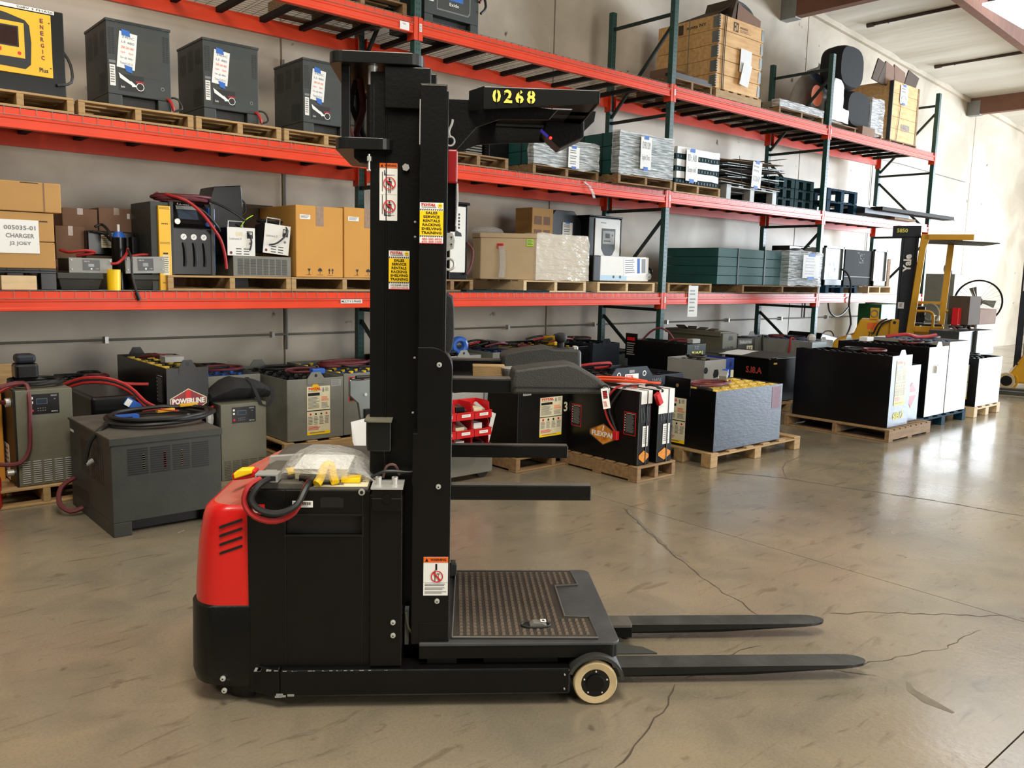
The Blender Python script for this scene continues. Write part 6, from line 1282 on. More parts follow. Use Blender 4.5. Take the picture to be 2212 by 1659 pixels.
for i,(xx,aa) in enumerate(((-.55,.1),(-.35,.3),(-.1,-.5),(.25,-.7),(.55,.1))):
    mm_ = MB(); mm_.add([(xx,.1,h-.05),(xx+.45,.12,h-.08),(xx+.45+aa*.3,.05,h+.20),(xx+aa*.3,.03,h+.26),(xx,.12,h-.05),(xx+.45,.14,h-.08),(xx+.45+aa*.3,.07,h+.20),(xx+aa*.3,.05,h+.26)],[(0,1,2,3),(7,6,5,4),(0,3,7,4),(1,5,6,2),(3,2,6,7)],('cardd','cardd','card2','card2','cardd')[i]); finish('cardboard_flap',mm_,r)
# ================================================================= GOODS ON THE FLOOR
def total_label(parent, O,R,U,w,h):
    f = Face(O,R,U,w,h); f.plate('foam'); f.text('TOTAL',.05,.02,.60,.075,'prd',.05,.2); f.lines(.05,.09,.62,.105,1,'pgry',rag=False); f.rect(.05,.13,.55,.19,'blk'); f.poly([(.68,.03),(.72,.03),(.74,.12),(.66,.12)],'pgry'); f.lines(.78,.03,.96,.12,4,'pgry')
    f.lines(.05,.22,.55,.46,9,'pgry'); f.lines(.62,.22,.95,.32,4,'porg'); f.lines(.62,.34,.95,.46,5,'pgry'); f.rect(0,.49,1,.51,'blk'); 
    for i in range(4): f.disc(.15+i*.23,.57,.04,'blk' if i in (1,2) else 'prd'); f.lines(.05+i*.24,.62,.24+i*.24,.80,6,'pgry')
    f.lines(.05,.82,.60,.91,4,'prd'); f.rect(0,.93,1,1,'ylw'); f.lines(.1,.945,.9,.98,1,'pgry',3); return finish('battery_label', f.mb, parent)
def data_label(parent,O,R,U,w,h,border='prd'):
    f = Face(O,R,U,w,h); f.plate(border,.0008); f.rect(.05,.03,.95,.97,'blk',1); f.lines(.2,.06,.9,.09,1,'wht',2); f.lines(.2,.13,.9,.9,16,'pgry',2)
    for i in range(7): f.rect(.08,.13+i*.11,.14,.17+i*.11,'wht',2)
    return finish('data_label', f.mb, parent)
def battery(label,x,y,z,w,d,h,k='grey',cells=(4,3),cap='gloss',top='gloss',individual=False,lug=True,lugk=None,cat='battery',group=None,wires=1,seed=1,name='traction_battery',capr=.022,link=None):
    r = thing(name,label,cat,(x,y,z),0,group); t = .006; m = MB(); hd_ = h-.035
    m.box(0,w,0,t,0,h,k); m.box(0,w,d-t,d,0,h,k); m.box(0,t,t,d-t,0,h,k); m.box(w-t,w,t,d-t,0,h,k); m.box(t,w-t,t,d-t,.0,.01,k); case = finish('steel_case',m,r,bevel=.003)
    if lug:
        m = MB(); lw = min(.16,w*.4)
        for yy,s in ((-.004,1),(d-.002,1)):
            m.prism([(w/2-lw/2,h-.05),(w/2+lw/2,h-.05),(w/2+lw/2,h),(w/2+lw*.25,h+.055),(w/2-lw*.25,h+.055),(w/2-lw/2,h)],'y',yy,yy+.006,lugk or k)
        lg = finish('lifting_lug',m,case); m = MB(); m.cyl((w/2,-.0046,h+.025),(w/2,.003,h+.025),.014,14,'blk'); finish('lug_hole',m,lg)
    m = MB(); nx,ny = cells; cw,cd_ = (w-.02)/nx,(d-.02)/ny
    for i in range(nx):
        for j in range(ny): m.box(.01+i*cw+.003,.01+(i+1)*cw-.003,.01+j*cd_+.003,.01+(j+1)*cd_-.003,.02,hd_,top)
    cl = finish('cells',m,r); cl['kind'] = 'stuff'
    src = None
    if individual:
        for i in range(nx):
            for j in range(ny):
                if src is None: mm_ = MB(); mm_.box(-cw*.42,cw*.42,-cd_*.34,cd_*.34,0,.022,cap); mm_.cyl((0,0,.018),(0,0,.028),cd_*.18,10,cap); src = finish('cell_cover',mm_,r,bevel=.004); src.location = (.01+(i+.5)*cw,.01+(j+.5)*cd_,hd_+.008)
                else: like(src,r,(.01+(i+.5)*cw,.01+(j+.5)*cd_,hd_+.008))
        m = MB()
        for i in range(nx):
            for j in range(ny-1): m.box(.01+(i+.2)*cw,.01+(i+.35)*cw,.01+(j+.3)*cd_,.01+(j+1.7)*cd_,hd_,hd_+.012,'blk')
        g = finish('cell_links',m,r); g['kind'] = 'stuff'
    else:
        m = MB()
        for i in range(nx):
            for j in range(ny):
                cx,cy = .01+(i+.5)*cw,.01+(j+.5)*cd_; m.cyl((cx,cy,hd_),(cx,cy,hd_+.022),capr,9,cap); m.cyl((cx-cw*.3,cy-cd_*.3,hd_),(cx-cw*.3,cy-cd_*.3,hd_+.014),.012,7,link or 'blk')
                if i < nx-1: m.box(cx+cw*.3,cx+cw*.7,cy-.01-cd_*.3,cy+.01-cd_*.3,hd_+.010,hd_+.018,link or 'blk')
        g = finish('caps_and_links',m,r); g['kind'] = 'stuff'
    rr = random.Random(seed)
    for q in range(wires):
        cx,cy = w*rr.uniform(.3,.7),d*rr.uniform(.25,.6); P = coil(cx,cy,hd_+.05,min(w,d)*.30,1.6,.012,.8,seed+q,10); P = [(min(max(a,.03),w-.03),min(max(b,.03),d-.03),c) for a,b,c in P]
        cable(r,P,.011,'cabk' if q%2 == 0 else 'cabm')
    return r,case
def top_panel_lug(parent,w,h,zt,k='navy'):
    m = MB(); m.prism([(0,h-.06),(w,h-.06),(w,h),(w*.86,h+.08),(w*.14,h+.08),(0,h)],'y',-.008,-.002,k); o = finish('lifting_panel',m,parent); f = Face((0,-.0082,h+.08),XP,ZP,w,.14)
    for xx in (.20,.80): f.disc(xx,.45,.045,'ringw',1,18); f.disc(xx,.45,.028,'blk',2,18)
    f.rect(.34,.42,.66,.98,'wht',1); f.text('TOTAL',.36,.48,.54,.68,'prd',.04,.2); f.lines(.36,.75,.64,.95,2,'pgry',2); f.rect(.44,.18,.56,.36,'lgrey',1); finish('panel_print',f.mb,o); return o
# --- yellow capped battery in the middle
pallet('block pallet on the floor under the battery with yellow cell covers',5.83,4.10,0,1.42,.68,.125,'wood','block',nb=6)
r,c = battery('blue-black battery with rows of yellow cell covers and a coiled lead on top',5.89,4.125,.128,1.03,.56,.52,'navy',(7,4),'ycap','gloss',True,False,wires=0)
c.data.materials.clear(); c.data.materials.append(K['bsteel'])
m = MB(); m.box(-.0015,0,0,.56,0,.52,'gloss'); finish('end_plate',m,c)  # black over the unlit left side: shade put into the colour
total_label(c,(-.002,.535,.42),(0,-1,0),ZP,.235,.40)
m = MB(); m.box(-.010,-.003,.26,.54,.44,.60,'gloss'); o = finish('lifting_bracket',m,c,bevel=.003); m = MB(); m.cyl((-.012,.40,.53),(-.002,.40,.53),.016,12,'wood2'); finish('bracket_hole',m,o)
cable(r,coil(.30,.28,.53,.22,2.0,.010,.6,4),.012,'cabm'); cable(r,[(.02,.05,.52),(.0,.10,.535),(.02,.2,.53),(.10,.22,.53)],.016,'cabk')
m = MB(); m.box(0,.09,0,.07,0,.045,'lgrey'); m.box(.09,.13,.008,.062,.008,.037,'bluep'); o = finish('plug_connector',m,r,bevel=.004); o.location = (.58,.30,.545); o.rotation_euler = (0,-.5,.4)
f = Face((.86,-.0008,.50),XP,ZP,.14,.20); f.rect(0,0,1,1,mat('faded_pink_label',(128,96,112),.6,0,.2,30)); finish('faded_label',f.mb,c)
m = MB(); m.sphere((0,0,.05),.07,'wood',9,6,(1.2,.8,.8)); o = finish('wood_chunk',m); tag(o,'broken wood and crumpled paper lump on the floor behind the strapped pair','lump'); o.location = (5.62,4.55,0)
# --- FLEXPAK pair, tall black strapped units
pallet('narrow weathered pallet under the two black strapped battery units',4.93,4.135,0,.47,.86,.125,'wood2','stringer',nb=7)
for i,(x,y,w,lab) in enumerate(((4.955,4.165,.145,'tall narrow black battery unit with an orange diamond reading FLEXPAK, left of the strapped pair'),(5.165,4.145,.185,'tall narrow black battery unit with white sheet on top, right of the strapped pair'))):
    r = thing('battery_unit',lab,'battery',(x,y,.128)); h = .585; d = .80; m = MB(); m.box(0,w,0,d,0,h,'gloss'); c = finish('case',m,r,bevel=.008)
    f = Face((0,-.0008,h),XP,ZP,w,h)
    for j in range(6): f.rect(.16+j*.12,.21,.22+j*.12,.42,'blk',1)
    f.rect(.34,.47,.80,.75,'beamlabel',2); f.lines(.40,.50,.74,.72,8,'pgry',3)
    f.poly([(.5,.80),(.92,.86),(.92,.90),(.5,.97),(.10,.90),(.10,.86)],mat('diamond_orange',(236,150,50),.35,.1,.3,60),3); f.text('FLEXPAK',.14,.865,.88,.895,'wht',.03); finish('front_print',f.mb,c)
    m = MB(); m.box(-.0018,-.0004,.04,.05,.01,h-.01,'gloss'); m.box(w*.60,w*.66,-.006,-.001,0,h,'cabk'); m.box(w*.60,w*.66,-.006,d,h,h+.005,'cabk'); finish('strap',m,r)
    m = MB(); m.box(-.003,w+.003,-.004,.30 if i == 0 else .45,h,h+.003,'paper'); m.box(w*.12 if i == 0 else -.002,w+.003,-.0035,-.0015,h-(.10 if i == 0 else .19),h+.003,'paper'); finish('paper_sheet',m,r)
    if i == 0:
        [data_label(c,(-.0012,PX(u0,v0,x).y-y,PX(u0,v0,x).z-.128),(0,-1,0),ZP,PX(u0,v0,x).y-PX(u1,v0,x).y,PX(u0,v0,x).z-PX(u0,v1,x).z) for (u0,v0,u1,v1) in ((1349,888,1375,938),(1236,871,1257,918))]
        qa,qb,qc = PX(1273,937,x),PX(1335,937,x),PX(1302,914,x); qd = PX(1302,961,x); f = Face((-.0012,qa.y-y,qc.z-.128),(0,-1,0),ZP,qa.y-qb.y,qc.z-qd.z); f.poly([(.5,0),(.98,.36),(1,.5),(.98,.62),(.5,1),(.02,.62),(0,.5),(.02,.36)],'cardd',0); f.poly([(.5,.04),(.94,.38),(.96,.5),(.94,.60),(.5,.96),(.06,.60),(.04,.5),(.06,.38)],mat('diamond_orange_big',(246,168,60),.3,.1,.25,11,rgb2=(176,84,30)),1); f.text('FLEXPAK',.10,.38,.92,.62,'wht',.04); f.poly([(.48,.1),(.54,.1),(.50,.3),(.53,.3),(.46,.36)],'wht',2); finish('diamond_badge',f.mb,c)
        yp = PX(1334,940,x).y-y; zp = PX(1334,940,x).z-.128; yo = PX(1312,880,x).y-y; cable(r,[(.08,.10,h+.02),(.02,yp,h+.02),(-.03,yo*.8,h-.03),(-.03,yo,.44),(-.025,yo*.9,.33),(-.02,yp+.01,zp+.03)],.009,'cabr'); cable(r,[(.10,.10,h+.03),(.03,yp*.8,h+.02),(-.02,yo*.65,h-.05),(-.03,yo*.85,.42),(-.022,yo*.75,.32),(-.014,yp,zp+.03)],.009,'cabk'); m = MB(); m.box(-.04,-.006,yp-.025,yp+.02,zp-.035,zp+.035,'bin'); o = finish('plug',m,r,bevel=.004)
        m = MB(); m.tube([(.02,.7,.012),(.10,.4,.035),(.30,.10,.03),(.36,.16,.02),(.15,.5,.012),(.0,.76,.010)],.010,7,'pinkp'); m.tube([(.02,.72,.03),(.16,.35,.055),(.32,.2,.03)],.010,7,'pinkp'); o = finish('ratchet_strap',m,smooth=True); tag(o,'bright orange strap bundled on top of the two narrow black units','strap'); o.location = (x,y,.128+h+.008)
    else:
        cable(r,[(.01,.15,h+.02),(.02,.10,h+.03),(.03,.05,h+.02),(.03,-.01,h-.01)],.011,'cabk'); m = MB(); m.box(0,.05,0,.035,0,.10,'bin'); o = finish('red_plug',m,r,bevel=.004); o.location = (-.02,-.03,h-.12); o.rotation_euler = (0,-.5,0)
        data_label(c,(-.0012,.16,.46),(0,-1,0),ZP,.085,.19); m = MB(); m.cyl((w*.95,-.004,.28),(w*.95,0,.28),.006,8,'blk'); m.box(w*.90,w*.98,-.002,0,.40,.46,'blk'); finish('latch',m,c)
# --- black battery 319 and neighbours behind the console
def Pz(x,y,z): return PZ(x,y,z)
pallet('pallet under the black battery with the tall cream and yellow label',4.38,4.93,0,.84,.95,.12,'wood2')
r,c = battery('large black battery with copper coloured terminals and stencil 319, behind the console tip',4.393,4.942,.122,.80,.85,.62,'black',(6,5),'copper','gloss',lug=False,wires=0,capr=.026,link='copper')
qa,qb = PY(1167,860,4.942),PY(1212,938,4.942); total_label(c,(qa.x-4.393,-.001,qa.z-.122),XP,ZP,qb.x-qa.x,qa.z-qb.z); qa,qb = PY(1218,868,4.942),PY(1244,886,4.942); f = Face((qa.x-4.393,-.001,qa.z-.122),XP,ZP,qb.x-qa.x,qa.z-qb.z); f.text('319',.0,.0,1,1,'foam',.03); finish('stencil',f.mb,c)
f = Face((.05,-.001,.53),XP,ZP,.09,.03); f.plate('lgrey'); f.lines(.1,.2,.9,.8,2,'pgry'); finish('name_strip',f.mb,c)
p = Pz(1337,845,.62); h2 = PY(1375,792,4.80).z-.08-.122
r,c = battery('blue-black battery with a raised front panel, two white rings and a red lettered label',5.30,4.80,.122,.56,.80,h2,'navy',(5,5),'gloss','gloss',lug=False,wires=0); top_panel_lug(c,.56,h2,0)
pallet('pallet under the pair of blue-black ringed batteries',5.28,4.83,0,1.15,.9,.12,'wood2')
cable(r,[(.0,.6,h2+.02),(.15,.45,h2+.06),(.35,.42,h2+.07),(.50,.45,h2+.06),(.54,.5,h2+.02),(.45,.6,h2)],.013,'cabr')
r,c = battery('blue-black battery with a worn white stencil, right of the ringed panel battery',5.90,4.86,.122,.50,.78,.58,'navy',(4,5),'gloss','gloss',lug=False,wires=0); f = Face((.02,-.001,.57),XP,ZP,.46,.16); f.text('2M06',.02,.10,.34,.40,'pgry',.02); f.text('219DE',.02,.62,.45,.92,'sten',.02); f.disc(.58,.30,.05,'ringw',1,16); f.disc(.58,.30,.03,'blk',2,16); f.disc(.60,.82,.035,'ringw',1,12); finish('stencil',f.mb,c)
# 719C1
p = Pz(1485,745,.85); w_ = PY(1525,745,p.y).x-p.x
r,c = battery('tall narrow dark battery with yellow stencil 719C1 and maroon cables on top',p.x,p.y,.122,w_,.86,.73,'gloss',(2,6),'gloss','gloss',lug=False,wires=0); c.data.materials[0] = K['dgreen']
m = MB(); m.box(-.0015,0,0,.86,0,.73,'gloss'); finish('side_plate',m,c)  # black left face: its shade is put into the colour
ya = 1-(PY(1500,759,p.y).z-.122)/.73; yb_ = 1-(PY(1500,774,p.y).z-.122)/.73; f = Face((0,-.001,.73),XP,ZP,w_,.73); f.text('719C1',.25,ya,.82,yb_,'sten',.03); f.text('SZ',.36,.03,.62,.08,'pgry',.02); finish('stencil',f.mb,c)
m = MB(); m.box(-.008,.0,.72,.90,.50,.80,'gloss'); lp = finish('lifting_plate',m,c); f = Face((-.009,.89,.78),(0,-1,0),ZP,.15,.26); f.rect(.1,.10,.9,.25,'prd'); f.lines(.1,.35,.95,.95,6,'lgrey'); finish('plate_print',f.mb,lp)
cable(r,[(.05,.70,.72),(.08,.60,.83),(.12,.50,.88),(.16,.40,.84),(.18,.32,.74)],.012,'cabm'); cable(r,[(.1,.35,.74),(.16,.25,.77),(.22,.12,.76),(.14,.08,.755),(.08,.2,.75)],.012,'cabm'); m = MB(); m.box(.12,.26,.02,.10,.735,.785,'lgrey'); finish('plug_connector',m,r,bevel=.004)
pallet('pallet under the tall dark battery stencilled 719C1',p.x-.05,p.y-.0,0,w_+.1,.95,.12,'wood2')
# grey lidded battery
p = Pz(1562,721,.86); w_ = PY(1593,721,p.y).x-p.x
r = thing('lidded_battery','long olive grey battery box with a lid overhang and hand hole against the wall','battery',(p.x,p.y,.122)); h = .74; d = .92; m = MB(); m.box(0,w_,0,d,0,h,'olive'); c = finish('case',m,r,bevel=.005); m = MB(); m.box(-.03,w_*.7,.02,d+.03,h,h+.02,'olive'); m.box(-.03,-.02,.02,d+.03,h-.04,h+.0,'olive'); lid_ = finish('lid',m,r,bevel=.003)
f = Face((0,-.001,h),XP,ZP,w_,h); f.poly([(.4,.10),(.45,.05),(.65,.05),(.70,.10),(.68,.13),(.42,.13)],'blk'); f.text('1.JA.B2',.2,.24,.75,.34,'blk',.03); f.rect(.15,.38,.80,.47,'beamlabel'); f.text('TOTAL',.18,.395,.6,.455,'prd',.03); finish('print',f.mb,c)
for i in range(4): m = MB(); m.box(0,.10+.03*i,0,.12,0,.012,'cardd'); o = finish('loose_plate',m,r); o.location = (.02+.04*i,.15+.18*i,h+.022); o.rotation_euler = (0,-.15,.3*i)
pallet('pallet under the long lidded battery at the wall',p.x-.02,p.y,0,w_+.04,.95,.12,'wood2')
r,c = battery('dark grey battery with black cables, between the lidded one and the blue topped one',p.x+w_+.08,p.y+.04,.002,.42,.85,.78,'dgrey',(3,5),'gloss','gloss',wires=2,seed=6,lug=False); f = Face((.02,-.001,.76),XP,ZP,.36,.22); f.rect(.0,.0,.9,.30,'pgry'); f.text('Industries',.1,.05,.85,.25,'wht'); f.rect(.55,.4,.95,.98,'foam'); f.text('V',.65,.5,.85,.9,'blk',.02); finish('print',f.mb,c)
p = Pz(1757,738,.76); w_ = PY(1800,738,p.y).x-p.x
r,c = battery('long light grey battery with bright blue cell tops by the third upright',p.x,p.y,.122,w_,1.15,.64,'lgrey',(4,8),'bluep','bluep',wires=2,seed=9)
cable(r,[(.1,.80,.64),(.02,.80,.66),(-.02,.78,.55),(-.02,.76,.35),(-.02,.75,.2)],.014,'cabk'); cable(r,[(.1,.35,.64),(.02,.35,.66),(-.02,.34,.55),(-.02,.36,.35),(-.02,.37,.2)],.014,'cabr'); f = Face((.02,-.001,.60),XP,ZP,w_*.9,.26); f.rect(.1,.0,.35,.55,'wht'); f.rect(.12,.0,.33,.15,'prd',2); f.rect(.62,.2,1,.8,'wht'); f.lines(.65,.25,.95,.75,5,'pgry',2); finish('print',f.mb,c)
pallet('pallet under the long light grey battery with blue cell tops',p.x-.02,p.y,0,w_+.04,1.1,.12,'wood2')
# 6.18.A
r = thing('lidded_battery','black battery box with grey lid and red stencil S.I8.A, papers on top','battery',(8.765,5.422,.13)); w_,d,h = .86,.62,.53; m = MB(); m.box(0,w_,0,d,0,h,'gloss'); c = finish('case',m,r,bevel=.006)
m = MB(); m.prism([(-.02,0),(w_,0),(w_-.02,d+.45),(-.02,d+.45)],'z',h,h+.012,'dgrey'); m.box(.04,.14,-.006,.02,h-.02,h+.014,'gloss'); m.box(w_-.14,w_-.04,-.006,.02,h-.02,h+.014,'gloss'); lid_ = finish('lid',m,r,bevel=.003)
m = MB(); m.box(.10,.17,-.002,0,h-.07,h-.05,'ycap'); m.box(w_-.16,w_-.06,-.002,0,h-.06,h-.03,'ycap'); finish('yellow_latch',m,c); qa,qb = PX(1612,788,8.765),PX(1646,803,8.765); f = Face((-.001,qa.y-5.422,qa.z-.13),(0,-1,0),ZP,qa.y-qb.y,.10); f.text('S.I8.A',.0,.1,1,.9,mat('faded_red_stencil',(190,70,56),.6,0,.3,60),.03); finish('stencil',f.mb,c)
for i,(xx,yy,rz) in enumerate(((.02,.40,.3),(.30,.52,.2))): m = MB(); m.box(0,.42,0,.28,0,.001,'paper'); o = finish('paper_sheet',m); tag(o,('white paper lying on the grey battery lid, nearer the blue box','white paper lying on the grey battery lid, farther back')[i],'paper'); o.location = (8.765+xx,5.422+yy,.13+h+.0128+.0012*i); o.rotation_euler = (0,0,rz)
pallet('pale pallet under the black battery with the red stencil',8.72,5.40,0,1.0,.8,.125,'wood','block')
# pale grey and blue boxes
q0 = Pz(1523,778,.76); w0 = PY(1569,778,q0.y).x-q0.x; q1 = Pz(1571,778,.76); w1 = PY(1608,778,q1.y).x-q0.x-w0-.01
r,c = battery('pale grey battery case with a black hand hole, left of the blue one',q0.x,q0.y,.122,w0,.48,.63,'lgrey',(3,4),'gloss','gloss',lug=False,wires=1,seed=3); f = Face((0,-.001,.63),XP,ZP,w0,.63); f.poly([(.40,.24),(.45,.16),(.62,.16),(.66,.22),(.64,.28),(.44,.30)],'blk'); f.disc(.06,.16,.09,'blk'); f.rect(.66,.26,.97,.32,'wht'); f.text('1.8.U1',.3,.62,.75,.75,'green',.02); finish('print',f.mb,c)
r,c = battery('bright blue battery case with cream labels, right of the pale grey one',q0.x+w0+.012,q0.y+.01,.122,w1,.48,.635,mat('royal_blue_case',(34,60,140),.45,0,.15,8),(3,4),'gloss','gloss',lug=False,wires=0); f = Face((0,-.001,.635),XP,ZP,w1,.635); f.rect(.0,.24,.40,.80,'blk'); f.rect(.62,.20,.98,.44,'foam'); f.rect(.62,.46,.98,.62,'foam'); f.text('LEG',.45,.06,.7,.14,'blk',.02); finish('print',f.mb,c)
pallet('pallet under the pale grey and bright blue battery cases',q0.x-.02,q0.y-.0,0,w0+w1+.05,.52,.12,'wood2')
# big black battery on the right and its neighbour
pallet('broad weathered pallet under the big black battery at the right',8.30,3.735,0,.97,1.17,.125,'wood2','sidestringer',nb=8)
r,c = battery('big black battery with an end tinted blue-grey as lit, tall label and yellow stencil',8.376,3.80,.13,.45,1.06,.73,'gloss',(4,6),'gloss','gloss',lug=True,lugk='bsteel',wires=2,seed=12,)
m = MB(); m.box(.0,.45,-.0035,-.001,0,.73,'bsteel'); ep = finish('end_plate',m,c); total_label(c,(.10,-.005,.68),XP,ZP,.24,.46); f = Face((.10,-.0045,.15),XP,ZP,.24,.075); f.text('6IB12',0,0,1,1,'sten',.03); finish('stencil',f.mb,c);  # blue-grey end plate: daylight tint put into the colour
for i in range(3): m = MB(); m.box(0,.16,0,.12,0,.05,'paper'); 
m = MB(); m.box(0,.3,0,.15,0,.06,'alum'); m.sphere((.1,.07,.1),.05,'silver',8,5); o = finish('connector_pile',m); tag(o,'pile of pale plugs and brackets at the back of the big black battery','plug'); o.location = (8.42,4.70,.865)
r,c = battery('blue-grey battery with a red diamond mark squeezed behind the big black one',8.84,3.86,.13,.36,.9,.60,'bsteel',(3,6),'gloss','gloss',lug=False,wires=0); f = Face((.05,-.001,.42),XP,ZP,.26,.28); f.poly([(.5,0),(1,.45),(.5,1),(0,.45)],'prd'); f.rect(.1,.38,.9,.52,'wht',2); f.disc(.3,-.45,.09,'blk'); finish('diamond_badge',f.mb,c)
# batteries whose end faces are painted white for glare
pallet('teal painted pallet under the two brightly lit batteries',9.28,3.86,0,1.26,1.05,.125,'blockdark','block')
r,c = battery('long black battery with glare painted white on its end face, left of the lit pair',9.421,3.88,.13,.50,1.05,.77,'gloss',(4,7),'gloss','gloss',lug=True,lugk='lgrey',wires=2,seed=15); m = MB(); m.box(.0,.50,-.0035,-.001,0,.77,'wht'); finish('end_plate',m,c); m = MB(); m.box(.17,.19,-.03,-.0035,.48,.56,'silver'); m.box(.19,.26,-.03,-.02,.50,.58,'silver'); finish('latch_hook',m,c,bevel=.003)
r,c = battery('pale battery with red cables and a face painted white for glare, right of the lit pair',9.95,3.88,.13,.58,.9,.81,'lgrey',(4,6),'bluep','gloss',lug=False,wires=2,seed=16); m = MB(); m.box(.0,.58,-.0035,-.001,0,.81,'wht'); finish('end_plate',m,c); m = MB(); m.tube([(0,.3,.03),(.15,.15,.06),(.3,.1,.03),(.45,.05,.03),(.6,0,.05)],.02,7,'cabr'); o = finish('jumper_cable',m,smooth=True); tag(o,'thick red jumper cable lying across the two lit batteries','cable'); o.location = (9.45,4.08,.955)
m = MB(); m.box(0,.16,0,.10,0,.05,'paper'); o = finish('white_plug',m,bevel=.005); tag(o,'white plug lying on the black battery tops beside the yellow picker','plug'); o.location = (9.50,4.62,.905)
pallet('small pale pallet under the last small battery',10.74,3.84,0,.82,.5,.125,'woodn','block',nb=4)
r,c = battery('small black battery with glare painted white on its face at the right end of the row',10.782,3.856,.13,.74,.42,.58,'gloss',(5,3),'gloss','gloss',lug=False,wires=1,seed=18); m = MB(); m.box(.0,.74,-.0035,-.001,0,.58,'wht'); finish('end_plate',m,c); total_label(c,(-.001,.36,.50),(0,-1,0),ZP,.26,.42)  # white end plate: blown-out light put into the colour
# --- left part
Yb = 5.093; r = thing('charger_cabinet','large dusty dark grey charger cabinet on feet with slotted front, cable coil on top','charger',(1.388,Yb,0)); w_ = PY(478,1050,Yb).x-1.388; d = .90; h = PY(240,954,Yb).z
w_ = PY(476,925,Yb).x-1.388
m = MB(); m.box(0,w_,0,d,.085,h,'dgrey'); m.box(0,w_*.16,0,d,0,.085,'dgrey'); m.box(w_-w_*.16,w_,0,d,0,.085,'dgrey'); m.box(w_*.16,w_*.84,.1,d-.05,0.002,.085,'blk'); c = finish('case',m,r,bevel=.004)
m = MB(); m.box(-.008,w_+.008,-.010,d+.008,h,h+.012,'dgrey'); m.box(-.008,w_+.008,-.010,-.002,h-.025,h,'dgrey'); m.box(-.002,w_+.002,0,d,h+.012,h+.0128,'dusty'); finish('top_cover',m,r)
f = Face((0,-.0008,h),XP,ZP,w_,h)
for (x0_,x1_) in ((.14,.32),(.34,.52),(.54,.70),(.72,.88)):
    for j in range(12): f.rect(x0_,.10+j*.0235,x1_,.10+j*.0235+.015,'blk')
for (x0_,x1_,c_) in ((.27,.29,'olive'),(.46,.48,'cabm'),(.62,.63,'wood2')): f.rect(x0_,.16,x1_,.34,c_,0)
finish('front_slots',f.mb,c); g = Face((-.0008,d,h),(0,-1,0),ZP,d,h)
for (u0,v0,nu,nv) in ((.55,.12,6,20),(.30,.14,4,18),(.12,.72,7,7)):
    for i in range(nu):
        for j in range(nv): g.rect(u0+i*.05,v0+j*.02,u0+i*.05+.026,v0+j*.02+.010,'blk')
g.rect(.02,.10,.12,.13,'wht'); finish('side_slots',g.mb,c)
tcc = thing('cable_coil','thick black charger cable coiled on the big dusty cabinet, blue plug in it','cable',(1.388,Yb,h+.014))
cable(tcc,coil(w_*.66,.42,.02,.30,4,.011,.85,3,20),.013,'cabk'); cable(tcc,[(w_*.3,.42,.02),(.1,.38,.02),(.02,.30,.0),(-.03,.30,-.06),(-.05,.32,-.15),(-.06,.33,-.20)],.014,'cabk')
m = MB(); m.box(0,.13,0,.06,0,.04,'bluep'); m.box(.03,.09,-.002,0,.01,.03,'blk'); o = finish('blue_plug',m,tcc,bevel=.004); o.location = (w_*.22,.35,.03); m = MB(); m.box(0,.12,0,.03,0,.02,'yellow'); o = finish('yellow_probe',m,tcc,bevel=.004); o.location = (w_*.60,.36,.065); o.rotation_euler = (0,0,.2); m = MB(); m.box(0,.12,0,.03,0,.02,'yellow'); o = finish('yellow_probe',m,tcc,bevel=.004); o.location = (w_*.92,.55,.06); cable(tcc,[(w_*.5,.45,.07),(w_*.6,.35,.09),(w_*.75,.3,.08),(w_*.8,.4,.07),(w_*.7,.5,.07)],.004,'cabr','thin_lead')
m = MB(); m.cyl((0,0,0),(.04,0,.02),.016,10,'lgrey'); o = finish('cable_gland',m,r); o.location = (-.05,.33,h-.19)
cable(r,[(-.01,.80,.20),(-.10,.75,.16),(-.13,.68,.08),(-.08,.62,.03),(-.01,.60,.05)],.016,'cabm')
def panel_charger(label,x,y,z,w,d,h,louv):
    r = thing('panel_charger',label,'charger',(x,y,z)); m = MB(); m.box(0,w,0,d,0,h,'olive'); m.box(-.012,0,.004,d,0,h,'blk'); c = finish('case',m,r,bevel=.004)
    f = Face((w*.24,-.0008,h*.955),XP,ZP,w*.52,h*.21); f.plate('lblk'); f.rect(.22,.22,.60,.50,'lcd'); f.rect(.24,.25,.58,.47,mat('dark_display',(44,54,66),.2,0,.1,9),2); f.rect(.04,.12,.12,.24,'wht'); f.rect(.04,.34,.12,.46,'wht'); f.disc(.09,.80,.045,'prd')
    for i in range(4): f.rect(.26+i*.08,.68,.30+i*.08,.72,'pgry'); f.rect(.26+i*.08,.80,.30+i*.08,.84,'pgry')
    f.rect(.72,.06,.93,.14,'pgry'); f.text('DELTA-Q',.72,.86,.93,.93,'wht'); f.rect(.82,.25,.88,.30,'pgry'); finish('control_panel',f.mb,c)
    m = MB()
    for i in range(5):
        for j in range(11): m.box(w*(.06+i*.19),w*(.06+i*.19)+w*.14,-.006,-.0005,h*(.03+j*.022),h*(.03+j*.022)+h*.010,'silver' if louv else 'olive')
    g = finish('louvres',m,c); g['kind'] = 'stuff'; return r,c
pallet('pallet under the olive panel charger at the left edge',.95,6.10,0,.62,.8,.125,'wood')
r,c = panel_charger('olive charger with black control panel and bright louvres at the left edge',1.11,6.135,.128,.335,.40,.635,True)
g = Face((-.0135,.36,.25),(0,-1,0),ZP,.16,.24); g.plate('beamlabel'); g.lines(.1,.1,.9,.9,6,'pgry'); finish('side_label',g.mb,c); m = MB(); m.cyl((-.012,.1,.55),(-.04,.1,.55),.03,14,'silver'); m.cyl((-.012,.1,.08),(-.05,.1,.08),.022,12,'silver'); finish('cable_gland',m,c)
